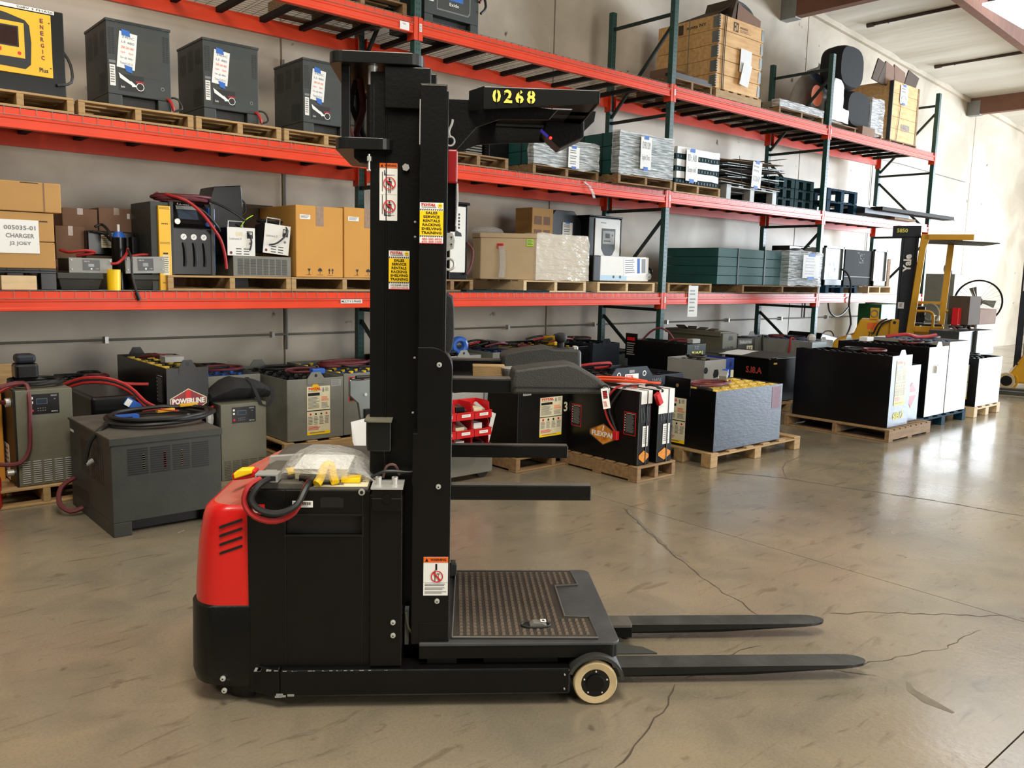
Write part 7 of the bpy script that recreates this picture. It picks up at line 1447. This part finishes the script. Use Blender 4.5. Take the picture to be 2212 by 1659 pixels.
cable(r,[(-.03,.1,.55),(-.12,.05,.58),(-.10,.0,.66),(.06,.05,.68),(.08,.0,.60),(.07,-.03,.40),(.06,-.03,.25),(.0,-.04,.17),(-.1,-.03,.17),(-.2,0,.2)],.014,'cabm'); cable(r,coil(.16,.2,.65,.15,2.5,.012,.8,7),.012,'cabk'); cable(r,[(.30,.15,.66),(.12,.1,.67),(.0,.08,.66),(-.1,.1,.60),(-.2,.1,.52)],.010,'cabr')
m = MB(); m.box(0,.14,0,.14,0,.11,'gloss'); m.box(.01,.13,.01,.13,.11,.17,'navy'); o = finish('film_roll',m,bevel=.02); tag(o,'dark blue bundle in shiny film standing on the olive charger','bundle'); o.location = (1.15,6.30,.81)
r,c = panel_charger('olive charger with black control panel under the black bag',2.41,6.015,.002,.355,.42,.575,False); cable(r,[(.0,.12,.55),(-.1,.05,.52),(-.16,.03,.44),(-.12,.0,.40)],.012,'cabr'); m = MB(); m.sphere((-.05,.08,.47),.05,'silver',8,6,(.6,.5,1.5)); finish('foil_wrap',m,r)
r = thing('black_bag','black fabric tool bag with straps slumped on the olive charger','bag',(2.42,6.02,.579)); m = MB(); rings = []
for t in range(9):
    x = -.03+.47*t/8; s = [.55,.85,1,1.02,1,.95,.9,.75,.5][t]; rings.append([(x,.18+.15*math.cos(2*math.pi*j/14)*s,.0+(.17 if t > 3 else .12+.02*t)*s*(.5+.5*math.sin(2*math.pi*j/14))**.7) for j in range(14)])
m.loft(rings,'fab'); finish('bag_body',m,r,smooth=True); m = MB(); m.loft([[(x+dx,y+dy,z) for dx,dy in ((-.014,0),(.014,0),(.014,.006),(-.014,.006))] for x,y,z in ((.24,.10,.18),(.25,.02,.14),(.27,-.01,.06),(.30,-.015,-.02),(.36,-.015,-.04),(.40,-.01,.02),(.42,.05,.10))],'fab'); finish('strap',m,r,smooth=True)
# POWERLINE battery and dark battery
r,c = battery('tall black battery with a red hexagon badge reading POWERLINE and yellow caps',2.075,6.17,.002,.31,1.15,.85,'gloss',(2,7),'ycap','gloss',lug=True,wires=1,seed=20,capr=.03)
qa,qb = PY(366,842,6.17),PY(447,892,6.17); f = Face((qa.x-2.075,-.0012,qa.z-.002),XP,ZP,qb.x-qa.x,qa.z-qb.z); f.poly([(.5,0),(1,.36),(1,.60),(.5,1),(0,.60),(0,.36)],'foam',0); f.poly([(.5,.03),(.97,.38),(.97,.59),(.5,.97),(.03,.59),(.03,.38)],mat('badge_dark_red',(130,22,28),.3,.2,.3,30),1); f.poly([(.44,.06),(.56,.06),(.60,.9),(.5,.96),(.40,.9)],'prd',2); f.text('POWERLINE',.06,.36,.94,.58,'wht',.05,l=4); f.lines(.25,.64,.75,.68,1,'foam',4); finish('hexagon_badge',f.mb,c); data_label(c,(-.001,.20,.80),(0,-1,0),ZP,.15,.24,'blk')
m = MB(); m.tube([(.06,.75,.86),(.10,.6,.885),(.16,.5,.89),(.2,.6,.88),(.12,.7,.88)],.014,7,'cabm'); m.box(.10,.24,.30,.42,.86,.90,'lgrey'); finish('connector_lead',m,r,smooth=False)
p = PY(208,859,6.16); w_ = PY(303,859,6.16).x-p.x
r = thing('battery_case','black battery case with a yellow front flash, red cables and blue plug on top','battery',(p.x-.03,6.16,.002)); w_ += .02; h = p.z; m = MB(); m.box(0,w_,0,.7,0,h,'gloss'); c = finish('case',m,r,bevel=.02); f = Face((w_*.35,-.001,h*.66),XP,ZP,w_*.62,h*.35); f.poly([(0,0),(.2,.5),(1,.35),(1,1),(0,1)],'gold'); finish('yellow_flash',f.mb,c)
for q,(k,dz) in enumerate((('cabr',.0),('cabk',.018),('cabr',.032))): cable(r,[(-.10,.3,h+.03+dz),(.0,.20,h+.08+dz),(.14,.1,h+.08+dz),(.26,.04,h+.02+dz),(.34,-.03,h-.08+dz),(.40,-.06,h-.12+dz)],.012,k)
cable(r,[(-.05,.3,h+.06),(.12,.25,h+.08),(.30,.22,h+.05),(.44,.2,h+.04)],.012,'cabr'); m = MB(); m.box(0,.13,0,.05,0,.06,'bluep'); m.box(.0,.04,-.002,0,.0,.05,'wht'); o = finish('blue_plug',m,r,bevel=.005); o.location = (.20,-.02,h-.06); o.rotation_euler = (0,.6,0)
p = PY(165,830,6.95); battery('dark grey battery at the wall left of the tall black one',p.x,6.95,.002,.30,.7,p.z,'dgrey',(5,5),'gloss','gloss',lug=False,wires=2,seed=23)
# olive batteries
r,c = battery('olive grey battery with a tall printed label and a lifting lug, near the mast',3.165,6.476,.13,.53,1.15,.53,'grey',(4,7),'gloss','gloss',lug=True,wires=2,seed=25); total_label(c,(.18,-.001,.46),XP,ZP,.22,.42); f = Face((.41,-.001,.51),XP,ZP,.10,.06); f.rect(0,0,1,1,'lgrey'); f.lines(.1,.1,.9,.9,3,'pgry'); finish('name_plate',f.mb,c); m = MB(); m.cyl((.26,-.001,.45),(.26,-.003,.45),.035,18,'gold'); finish('yellow_dot',m,c)
m = MB(); m.box(0,.12,0,.06,0,.045,'bluep'); o = finish('blue_plug',m,r,bevel=.006); o.location = (.30,.12,.55)
pallet('pine pallet under the olive batteries near the mast',3.12,6.45,0,1.20,1.1,.125,'wood','sidestringer')
r,c = battery('olive grey battery with blue cell tops just left of the truck mast',3.71,6.49,.13,.56,1.1,.55,'grey',(4,7),'ylw','bluep',lug=False,wires=2,seed=26); data_label(c,(.05,-.001,.52),XP,ZP,.16,.22); cable(r,coil(.29,.5,.56,.24,3,.013,.6,9),.014,'cabm')
battery('grey battery with blue cell tops behind the black bag',2.50,6.85,.002,.60,1.0,.68,'grey',(4,6),'bluep','bluep',lug=False,wires=3,seed=27)
# wood and orange cabinet, red can at the left edge
p = PY(0,870,6.5); m = MB(); m.box(0,.35,0,.25,0,.72,mat('orange_cabinet',(214,146,50),.5,0,.1,4)); r = thing('orange_cabinet','orange steel cabinet at the left edge of the picture','cabinet',(PY(12,950,6.42).x-.36,6.42,.002)); finish('case',m,r,bevel=.008)
m = MB(); m.box(0,.40,0,.03,.0,.10,'wood'); m.box(.3,.33,.03,.05,-.1,.1,'wood'); r = thing('wood_board','pale plank standing upright on the orange cabinet at the left edge','plank',(PY(32,815,6.75).x-.42,6.66,.725)); m = MB(); m.box(.0,.42,0,.03,0,.16,'wood'); finish('plank',m,r,bevel=.004)
p = PZ(4,1105,0); r = thing('fuel_can','red plastic fuel can half out of the picture at the left','can',(p.x-.16,p.y,0)); m = MB(); m.loft([[(.09+.09*s*c_*abs(c_)**-.4 if abs(c_) > 1e-6 else .09,.13+.13*s*(s_*abs(s_)**-.4 if abs(s_) > 1e-6 else 0),z) for c_,s_ in [(math.cos(2*math.pi*i/20),math.sin(2*math.pi*i/20)) for i in range(20)]] for s,z in ((.9,0),(1,.02),(1,.2),(.8,.25),(.3,.27))],'bin'); finish('can_body',m,r,smooth=True); m = MB(); m.tube([(.03,.13,.25),(.04,.13,.30),(.12,.13,.30),(.14,.13,.25)],.012,7,'bin'); finish('handle',m,r,smooth=True)
# utility cart with red bins
CX,CY_ = 2.60,4.95; r = thing('parts_cart','grey steel cart with a tall folded end plate and casters behind the truck mast','cart',(CX,CY_,0)); xe = PZ(1064,1035,.05).x-CX
xe = PY(1064,985,CY_).x-CX; zt_ = PY(1064,972,CY_).z; zb_ = PY(1064,1012,CY_).z
m = MB(); m.box(0,xe,0,.55,zb_-.02,zt_,'grey'); dk = finish('deck',m,r,bevel=.006)
for xx in (.12,xe-.07):
    for yy in (.05,.50):
        m = MB(); m.cyl((xx,yy-.014,.062),(xx,yy+.014,.062),.06,22,'rubber'); m.cyl((xx,yy-.018,.062),(xx,yy+.018,.062),.016,12,'lgrey'); w_h = finish('caster_wheel',m,r,smooth=True); m = MB(); m.box(xx-.02,xx+.02,yy-.022,yy+.022,.115,zb_-.018,'alum'); m.box(xx-.012,xx+.012,yy-.024,yy-.018,.055,.13,'alum'); finish('caster_fork',m,w_h)
a,b_ = PY(757,824,CY_+.1),PY(822,824,CY_+.1)
m = MB(); zz_ = a.z; m.prism([(a.x-CX,zz_),(b_.x-CX+.1,zz_),(b_.x-CX+.1,zt_),(PY(795,970,CY_+.1).x-CX,zt_),(PY(775,860,CY_+.1).x-CX,zz_-.16),(a.x-CX,zz_-.10)],'y',.10,.13,'alum'); m.box(PY(785,900,CY_+.1).x-CX,PY(797,900,CY_+.1).x-CX,.08,.10,zt_,zz_-.2,'gloss'); pl_ = finish('end_plate',m,r,bevel=.004); m = MB(); m.cyl((a.x-CX+.12,.095,zz_-.10),(a.x-CX+.12,.10,zz_-.10),.012,10,'silver'); finish('rivet',m,pl_)
m = MB(); m.cyl((a.x-CX+.05,.05,zz_+.02),(b_.x-CX,.05,zz_+.02),.013,8,'blk'); m.cyl((b_.x-CX-.06,.05,zz_+.02),(b_.x-CX-.03,.05,zz_+.02),.015,10,'porg'); o = finish('screwdriver',m); tag(o,'black screwdriver with an orange end lying on the cart end plate','tool'); o.location = (CX,CY_+.06,.003)
m = MB(); m.add([(0,0,0),(.16,0,.02),(.16,.01,-.18),(.09,.01,-.32),(.02,.01,-.14),(0,.002,.001),(.16,.002,.021),(.16,.012,-.179),(.09,.012,-.319),(.02,.012,-.139)],[(4,3,2,1,0),(5,6,7,8,9)],'paper'); o = finish('paper_wad',m); tag(o,'crumpled white paper hanging at the cart left of the mast','paper'); q = PY(758,912,CY_+.04); o.location = q
m = MB(); zr_ = PY(1000,862,CY_).z; m.box(xe-.66,xe-.02,.10,.12,zt_,zr_+.03,'lgrey'); m.prism([(xe-.05,zt_),(xe-.02,zt_),(xe+.01,zr_+.05),(xe-.02,zr_+.05)],'y',.08,.12,'alum'); finish('bin_rail',m,r,bevel=.003)
bw = (PY(1054,900,CY_-.1).x-PY(1016,900,CY_-.1).x)*.99; srcs = None; rows_ = (PY(1020,905,CY_-.1).z, PY(1020,943,CY_-.1).z, PY(1020,978,CY_-.1).z); xr_ = PY(1060,900,CY_-.1).x
names3 = (('top','middle','bottom'),('right','centre','left','far left'))
for j in range(3):
    for i in range(4):
        b_ = thing('parts_bin','red plastic parts bin on the cart, %s row, %s'%(names3[0][j],names3[1][i]),'bin',(xr_-(i+1)*bw,CY_-.12,rows_[j]),group='red parts bins on the cart')
        if srcs is None:
            w_ = bw-.006; hb = .125; m = MB(); t = .004; m.box(0,w_,0,.20,0,t,'bin'); m.box(0,w_,.196,.20,0,hb,'bin'); m.prism([(0,t),(.20,t),(.20,hb),(.06,hb),(.035,hb*.9),(.03,.06),(0,.06)],'x',0,t,'bin'); m.prism([(0,t),(.20,t),(.20,hb),(.06,hb),(.035,hb*.9),(.03,.06),(0,.06)],'x',w_-t,w_,'bin'); m.box(t,w_-t,0,t,t,.058,'bin'); m.box(-.001,w_+.001,-.004,0,.052,.060,'bin'); s1 = finish('bin_shell',m,b_,bevel=.001); f = Face((w_*.25,-.0045,.044),XP,ZP,w_*.5,.022); f.plate('wht',.0006); f.lines(.1,.4,.9,.6,1,'pgry'); s2 = finish('bin_label',f.mb,b_); srcs = (s1,s2)
        else: like(srcs[0],b_); like(srcs[1],b_)
        m = MB(); m.box(.02,bw*.6,.04,.17,.005,.075+.02*((i+j)%2),('foam','gloss','paper')[(i+j*2)%3]); m.cyl((bw*.7,.05,.05),(bw*.7,.15,.09),.018,10,('silver','cabk','cabm')[(i*2+j)%3]); finish('spare_parts',m,b_,bevel=.002)
q = PY(1064,952,CY_-.02); m = MB(); m.add([(0,0,0),(.06,0,.22),(.115,.02,.20),(.05,.02,-.02),(0,.004,0),(.06,.004,.22),(.115,.024,.20),(.05,.024,-.02)],[(3,2,1,0),(4,5,6,7)],'paper'); o = finish('paper_sheets',m); tag(o,'folded white papers stuck beside the red parts bins','paper'); o.location = (xr_+.004,CY_-.04,rows_[2]+.06)
# batteries beyond the mast at the wall
for (x,y,w,d,h,k,cap,top,lab,sd,lug) in ((5.05,6.80,.46,.85,.74,'lgrey','gloss','gloss','light grey battery with a printed label and a lug, right of the truck mast',31,True),(5.62,6.74,.42,.9,.76,'grey','bluep','bluep','grey battery with blue and yellow tops behind the tiller knob console',32,False),(6.16,6.72,.26,.9,.76,'lgrey','ylw','gloss','pale grey narrow battery with a lug left of the tiller knob',33,True),(6.52,6.70,.50,.9,.78,'gloss','ylw','gloss','black battery heaped with yellow covers and maroon cables',34,False),(7.10,6.70,.46,.85,.80,'navy','gloss','gloss','slate blue battery with a rounded lug right of the tiller knob',35,True),(7.75,6.95,.50,.8,.62,'dgrey','gloss','gloss','dark grey battery with black leads right of the second rear post',37,False),(4.67,6.85,.33,.9,.70,'gloss','gloss','gloss','black battery with a blue roll beside it, just right of the mast',36,False)):
    r,c = battery(lab,x,y,.122,w,d,h-.122,k,(4,5),cap,top,lug=lug,wires=3,seed=sd)
    pallet('pallet under the '+lab.split(' with')[0]+(' by the wall, number %s from the mast'%{31:'two',32:'three',33:'four',34:'five',35:'six',37:'seven',36:'one'}[sd]),x-.01,y-.005,0,w+.02,d,.12,'wood2',nb=4)
    if sd == 31: f = Face((.09,-.0012,h-.122-.10),XP,ZP,.30,.16); f.plate('wht'); f.text('TOTAL',.04,.06,.58,.36,'prd',.05,.2); f.lines(.05,.42,.55,.5,1,'pgry'); f.rect(.04,.58,.55,.9,'navy',1); f.lines(.66,.1,.95,.9,6,'pgry'); finish('battery_label',f.mb,c)
    if sd in (32,33): data_label(c,(w*.4,-.001,h-.122-.04),XP,ZP,.12,.2,'blk')
    if sd in (34,32):
        for q in range(4): cable(r,[(w*.1,d*(.2+.15*q),h-.122+.05),(w*.4,d*(.1+.15*q),h-.122+.09),(w*.8,d*(.18+.12*q),h-.122+.07),(w*.95,d*.3,h-.122+.05)],.012,('cabm','cabk','cabr','cabk')[q])
        m = MB(); m.box(w*.3,w*.6,.2,.4,h-.122,h-.122+.10,'gold' if sd == 34 else 'gloss'); finish('cell_cover',m,r,bevel=.01)
q = PY(998,757,6.92); m = MB(); R_ = .085; m.ring((0,.05,0),(.25,1,0),R_*.8,.035,24,8,'bluep'); o = finish('blue_hose_roll',m,smooth=True); tag(o,'bright blue hose roll standing between batteries right of the mast','roll'); o.location = (q.x,6.92,.74+.085)
q = PY(1030,810,5.6); m = MB(); 
# things lying on the tray between the console arms
def on_truck(name,lab,cat,ax,bx_,z,mb,rz=0,bevel=.003):
    o = finish(name,mb,bevel=bevel); tag(o,lab,cat); o.location = Vector((TW0.x,TW0.y,0))+TA_*ax+TB_*bx_+Vector((0,0,z)); o.rotation_euler = (0,0,HD+rz); return o
zt_tray = zn1-.0449
m = MB(); m.box(0,.13,0,.07,0,.055,'wood'); on_truck('wood_block','yellowish wooden block on the tray between the console arms','wood block',-.47,.40,zt_tray,m)
m = MB(); m.loft([[(.045*s*math.cos(2*math.pi*i/18),.045*s*math.sin(2*math.pi*i/18),z) for i in range(18)] for s,z in ((.7,0),(1,.04),(1.05,.05))],'lgrey'); on_truck('grey_bowl','small grey plastic dish on the tray beside the wooden block','dish',-.31,.40,zt_tray,m)
# ================================================================= YELLOW ORDER PICKER IN THE BACKGROUND
Yk = 5.55; q = PY(1932,700,Yk); ang = math.atan2(q.y,q.x); sc_ = math.hypot(q.x,q.y)*math.cos(YAW-ang)/FPX*math.cos(YAW-ang)
YT = thing('order_picker','yellow order picker with a black mast lettered Yale and guard number 5850','truck',(q.x,Yk,0),ang-math.pi/2)
def lx(p): return (p-1932)*sc_
def lz(p): return PY(1950,p,Yk*1.01).z
W2 = lx(1969); zmt = lz(490)
m = MB(); m.box(0,W2,0,.10,.02,zmt,'navy'); m.box(W2*.15,W2*.2,-.006,0,.1,zmt-.15,'gloss'); m.box(W2*.82,W2*.86,-.006,0,.1,zmt-.15,'gloss'); ma = finish('mast_upright',m,YT,bevel=.008); m = MB(); m.box(0,W2,.55,.65,.02,zmt,'navy'); finish('mast_upright',m,YT,bevel=.008); m = MB(); m.box(0,W2*.8,.1,.55,zmt-.2,zmt-.02,'navy'); m.box(.05,W2*.8,.1,.55,.5,.6,'navy'); finish('crossmember',m,YT)
m = MB(); m.box(lx(1912),lx(1972),-.03,.02,lz(513),lz(489),'navy'); hd_ = finish('head_plate',m,YT,bevel=.006); f = Face((lx(1921),-.0308,lz(495)),XP,ZP,lx(1944)-lx(1921),.058); f.text('5850',0,0,1,1,'sten',.03); finish('stencil',f.mb,hd_)
f = Face((lx(1940),-.0064,lz(588)),(0,0,1),(-1,0,0),lz(550)-lz(588),lx(1957)-lx(1940)); f.text('Yale',0,0,1,1,'wht',.04); finish('lettering',f.mb,ma); f = Face((lx(1936),-.0066,lz(652)),XP,ZP,.08,.09); f.plate('wht',.001); f.lines(.2,.2,.8,.8,3,'blk'); finish('mast_sticker',f.mb,ma)
a_,b_ = lx(1958),lx(1986)
m = MB(); m.prism([(lx(1956),lz(742)),(lx(1972),lz(742)),(lx(1985),lz(535)),(lx(1990),lz(520)),(lx(1990),lz(508)),(lx(1973),lz(508))],'y',-.14,-.04,'truckyellow'); finish('carriage_upright',m,YT,bevel=.01)
m = MB(); m.box(lx(1978),lx(2080),-.14,-.10,lz(520),lz(508),'truckyellow'); m.box(lx(1978),lx(2066),.65,.70,lz(520),lz(508),'truckyellow'); m.box(lx(1974),lx(1990),-.12,.70,lz(514),lz(508),'truckyellow'); finish('guard_frame',m,YT,bevel=.008)
m = MB(); m.add([(lx(1990),-.10,lz(519)),(lx(2132),-.10,lz(527)),(lx(2110),.75,lz(527)),(lx(1990),.75,lz(523)),(lx(1990),-.10,lz(517)),(lx(2132),-.10,lz(525)),(lx(2110),.75,lz(522)),(lx(1990),.75,lz(517))],[(3,2,1,0),(4,5,6,7),(0,1,5,4),(1,2,6,5),(2,3,7,6),(3,0,4,7)],'dgrey'); finish('guard_roof',m,YT)
m = MB(); m.prism([(lx(2026),lz(745)),(lx(2040),lz(745)),(lx(2048),lz(525)),(lx(2034),lz(525))],'y',.60,.68,'truckyellow'); finish('far_post',m,YT,bevel=.006)
m = MB(); m.box(lx(1976),lx(2034),.60,.66,lz(656),lz(650),'truckyellow'); m.box(lx(1974),lx(2036),-.05,.0,lz(712),lz(700),'truckyellow'); m.box(lx(1972),lx(2040),.40,.45,lz(722),lz(714),'truckyellow'); m.box(lx(1970),lx(2062),.0,.60,.22,.30,'dgrey'); finish('platform_frame',m,YT,bevel=.006)
for x0_,x1_,z0_ in ((1976,2012,669),(2036,2068,667)): m = MB(); m.tube([(lx(x0_),-.08,lz(z0_)),(lx(x1_)-.06,-.08,lz(z0_)),(lx(x1_),-.08,lz(z0_+10)),(lx(x1_),-.08,lz(z0_+50)),(lx(x1_)-.02,-.08,lz(z0_+70))],.018,8,'truckyellow'); finish('side_gate',m,YT,smooth=True)
m = MB(); m.box(lx(1977),lx(1996),.15,.45,lz(694),lz(660),'gloss'); m.box(lx(2010),lx(2028),.2,.45,lz(690),lz(678),'wht'); m.box(lx(1974),lx(2034),.1,.5,lz(700),lz(696),'gloss'); finish('control_console',m,YT,bevel=.01); m = MB(); m.ring((lx(2007),.2,lz(672)),(.6,1,0),.12,.016,24,7,'lgrey'); finish('steering_wheel',m,YT,smooth=True)
m = MB(); m.prism([(lx(1790),.12),(lx(1932),.12),(lx(1932),lz(694)),(lx(1856),lz(692)),(lx(1843),lz(725)),(lx(1800),lz(740))],'y',.02,.75,'truckyellow'); bd = finish('power_unit',m,YT,bevel=.02); m = MB(); m.box(lx(1923),lx(1942),-.03,.02,lz(737),lz(688),'truckyellow'); bk = finish('mast_bracket',m,YT,bevel=.01); m = MB(); m.cyl((lx(1932),-.031,lz(695)),(lx(1932),-.034,lz(695)),.022,16,'blk'); finish('bracket_hole',m,bk)
f = Face((lx(1873),.0192,lz(698)),XP,ZP,lx(1895)-lx(1873),lz(698)-lz(712)); f.rect(0,0,1,1,'porg'); f.text('39',.15,1.35,.65,2.0,'blk',.02); finish('orange_patch',f.mb,bd)
m = MB(); m.box(lx(1800),.1,.05,.7,.0,.12,'gloss'); m.cyl((lx(1820),.1,.10),(lx(1820),.2,.10),.10,18,'rubber'); finish('drive_wheel',m,YT)
m = MB(); m.tube([(lx(1925),-.02,lz(690)),(lx(1905),-.06,lz(700)),(lx(1895),-.05,lz(725)),(lx(1890),-.04,lz(745))],.014,6,'cabk'); m.tube([(lx(1915),-.02,lz(688)),(lx(1898),-.06,lz(698)),(lx(1888),-.05,lz(720))],.012,6,'cabk'); finish('battery_cable',m,YT,smooth=True)
q = YT.location+Vector((math.cos(ang-math.pi/2),math.sin(ang-math.pi/2),0))*lx(1886)+Vector((math.cos(ang),math.sin(ang),0))*.30
r = thing('work_lamp','round yellow caged work lamp standing on the yellow power unit','lamp',(q.x,q.y,lz(694)+.012),ang-math.pi/2); m = MB(); m.box(-.06,.06,0,.10,0,.17,'gold'); m.ring((0,-.01,.09),(0,1,0),.05,.01,18,6,'lgrey'); finish('lamp_body',m,r,bevel=.01)
r = thing('green_cabinet','green cabinet standing behind the yellow picker mast','cabinet',(PY(1893,720,Yk+1.0).x,Yk+.95,0)); m = MB(); m.box(0,.55,0,.4,0,PY(1900,657,Yk+1).z,mat('green_cabinet_paint',(30,104,60),.5,0,.15,5)); finish('case',m,r,bevel=.01)
p = PY(1768,705,6.9); r = thing('black_case','low black case with a carrying loop beyond the third upright','case',(p.x,6.85,.002)); w_ = PY(1840,720,6.85).x-p.x; m = MB(); m.prism([(0,0),(w_,0),(w_,.62),(.4*w_,.70),(.05*w_,.76),(0,.70)],'y',0,.6,'gloss'); finish('case',m,r,bevel=.02); m = MB(); m.tube([(w_*.4,.2,.70),(w_*.5,.2,.76),(w_*.7,.2,.75),(w_*.8,.2,.65)],.010,6,'cabk'); finish('loop',m,r,smooth=True)
# --- galvanized box, cables, cardboard, tall cabinet and fan
Yg = 4.32; p = PY(2107,770,Yg); xg = p.x; w_ = PY(2144,770,Yg).x-xg; zt_ = PY(2107,712,Yg).z
r = thing('galvanized_box','tall battery stand with a bright galvanized front panel behind the small glare-faced battery','stand',(xg-1.0,Yg,0)); m = MB(); m.box(.5,1.0,.04,.42,0,zt_-.02,'char'); m.box(1.0,1.0+w_,0.02,.42,0,zt_-.02,'dgrey'); c = finish('body',m,r,bevel=.006); m = MB(); m.box(1.0,1.0+w_,0,.02,PY(2107,768,Yg).z,zt_-.02,'alum'); finish('front_panel',m,c,bevel=.004)
for i in range(3,7): cable(r,[(.1+i*.15,.1+.05*(i%3),zt_+.0),(.2+i*.15,.2,zt_+.05),(.35+i*.14,.12,zt_+.03),(.42+i*.14,.3,zt_+.02)],.016,('cabk','cabm','cabk','mauve','cabk','cabk','cabm')[i])
Yf = Yg+1.0; p = PY(2112.5,652,Yf); r = thing('pedestal_fan','round wire cage fan with a dark red hub in front of the bright wall','fan',(p.x,Yf,0)); R_ = 48*math.hypot(p.x,Yf)*math.cos(.506)**1.3/FPX; zc_ = p.z
nv = Vector((-p.x,-p.y+.8,0)).normalized()
def fring(c,R_,rr_,k='channel'): m.ring(c,nv,R_,rr_,40,5,k)
m = MB(); c0 = Vector((0,0,zc_)); fring(c0,R_,.010); fring(c0+nv*.09,R_*.97,.006); fring(c0-nv*.09,R_*.97,.006); cage = finish('cage_rim',m,r,smooth=True)
m = MB(); a_ = nv.orthogonal().normalized(); b2 = nv.cross(a_)
for i in range(28):
    t = 2*math.pi*i/28; dv = a_*math.cos(t)+b2*math.sin(t); m.tube([c0+nv*.12+dv*.05,c0+nv*.13+dv*R_*.55,c0+nv*.06+dv*R_*.98],.0025,4,'silver',0)
g = finish('cage_wires',m,r); g['kind'] = 'stuff'; m = MB(); m.cyl(c0+nv*.11,c0+nv*.14,.055,18,'cabm'); m.cyl(c0-nv*.16,c0+nv*.05,.07,16,'dgrey'); finish('hub',m,r,smooth=True)
for i in range(3):
    t = 2*math.pi*i/3+.5; dv = a_*math.cos(t)+b2*math.sin(t); dw = nv.cross(dv); m = MB(); m.add([c0+dv*.05,c0+dv*R_*.7-dw*.03+nv*.03,c0+dv*R_*.7+dw*.09-nv*.03,c0+dv*.06+dw*.05],[(0,1,2,3),(3,2,1,0)],'grey'); finish('blade',m,r)
m = MB(); m.cyl((0,0,.02),(0,0,zc_-R_*.9),.025,10,'lgrey'); m.cyl((0,0,.0),(0,0,.03),.28,24,'dgrey'); m.tube([(0,0,zc_-R_-.02),(0,.02,zc_-.3),tuple(c0-nv*.14)],.02,7,'lgrey'); finish('stand_pole',m,r,smooth=True)
for i,(x0p,x1p,yt,lab,k) in enumerate(((2080,2104,640,'dark bundle of wrapped parts beside the fan','cardd'),(2104,2140,668,'brown open carton in front of the fan cage','card2'))):
    x = PY(x0p,700,Yg+.08).x; carton(lab,x,Yg+.02+.0*i,zt_+.06,PY(x1p,700,Yg+.08).x-x,.26,PY(x0p,yt,Yg+.08).z-zt_-.06,k,tapeF=False)
m = MB(); m.box(0,.10,0,.08,0,.22,'bin'); o = finish('red_box',m,bevel=.006); tag(o,'small red box left of the fan on the battery stand','box'); o.location = (PY(2068,700,Yg+.1).x,Yg+.1,zt_+.06)
p = PY(2047,700,6.6); r = thing('tall_cabinet','tall grey steel cabinet with a hook on top beyond the yellow picker','cabinet',(p.x,6.55,0)); w_ = PY(2077,640,6.55).x-p.x; h = PY(2060,592,6.55).z; m = MB(); m.box(0,w_,0,.8,0,h,'grey'); finish('case',m,r,bevel=.01); m = MB(); m.ring((w_*.2,.2,h+.10),(0,1,0),.07,.02,18,6,'dgrey'); m.sphere((w_*.6,.2,h+.03),.06,'dgrey',8,5); finish('hook',m,r,smooth=True)
# --- partly visible order picker at the right edge
q = PZ(2172,839,0); ang2 = math.atan2(q.y,q.x); sc2 = math.hypot(q.x,q.y)*math.cos(YAW-ang2)**2/FPX
def rx(p): return (p-2172)*sc2
def rz_(p): return PY(2172,p,q.y).z
R2 = thing('order_picker','yellow order picker with a tall dark mast cut off by the right edge','truck',(q.x,q.y,0),ang2-math.pi/2)
m = MB(); m.box(rx(2184),rx(2199),.30,.40,.1,rz_(548),'navy'); mu = finish('mast_upright',m,R2,bevel=.008); m = MB(); m.box(rx(2184),rx(2290),.30,.40,rz_(556),rz_(548),'navy'); m.box(rx(2214),rx(2230),.30,.40,.1,rz_(550),'navy'); m.box(rx(2199),rx(2290),.29,.33,rz_(727),rz_(716),'wht'); finish('crossmember',m,R2,bevel=.006)
m = MB()
for p_,r_,k_ in ((2192+12,.012,'silver'),(2210,.010,'gloss'),(2219,.012,'silver')): m.cyl((rx(p_),.36,.2),(rx(p_),.36,rz_(575)),r_,10,k_)
finish('lift_cylinder',m,R2,smooth=True); f = Face((rx(2188),.2990,rz_(602)),XP,ZP,rx(2196)-rx(2188),rz_(602)-rz_(628)); f.plate('beamlabel'); f.disc(.5,.3,.3,'pgry'); f.disc(.5,.7,.3,'pgry'); finish('mast_label',f.mb,mu)
m = MB(); m.prism([(rx(2180),.09),(rx(2400),.09),(rx(2400),rz_(740)),(rx(2240),rz_(742)),(rx(2208),rz_(762)),(rx(2186),rz_(795)),(rx(2176),rz_(812))],'y',.02,.80,'truckyellow'); by = finish('power_unit',m,R2,bevel=.03); m = MB(); m.cyl((rx(2191),.018,rz_(786)),(rx(2191),.0,rz_(786)),.018,12,'blk'); finish('bolt_hole',m,by)
rad = rz_(806)/2; m = MB(); m.cyl((0,-.02,rad),(0,.10,rad),rad,30,'cream'); m.cyl((0,-.026,rad),(0,.09,rad),rad*.66,26,'gloss'); wl = finish('load_wheel',m,R2,bevel=.004); m = MB(); m.ring((0,.01,rad),(0,1,0),rad*1.2,.018,30,6,'truckyellow',.62,.02); finish('wheel_arch',m,R2,smooth=True)
m = MB(); m.box(rx(2150),rx(2400),-.75,-.66,.03,.085,'dgrey'); m.box(rx(2150),rx(2400),-1.15,-1.06,.03,.085,'dgrey'); finish('fork',m,R2,bevel=.006)
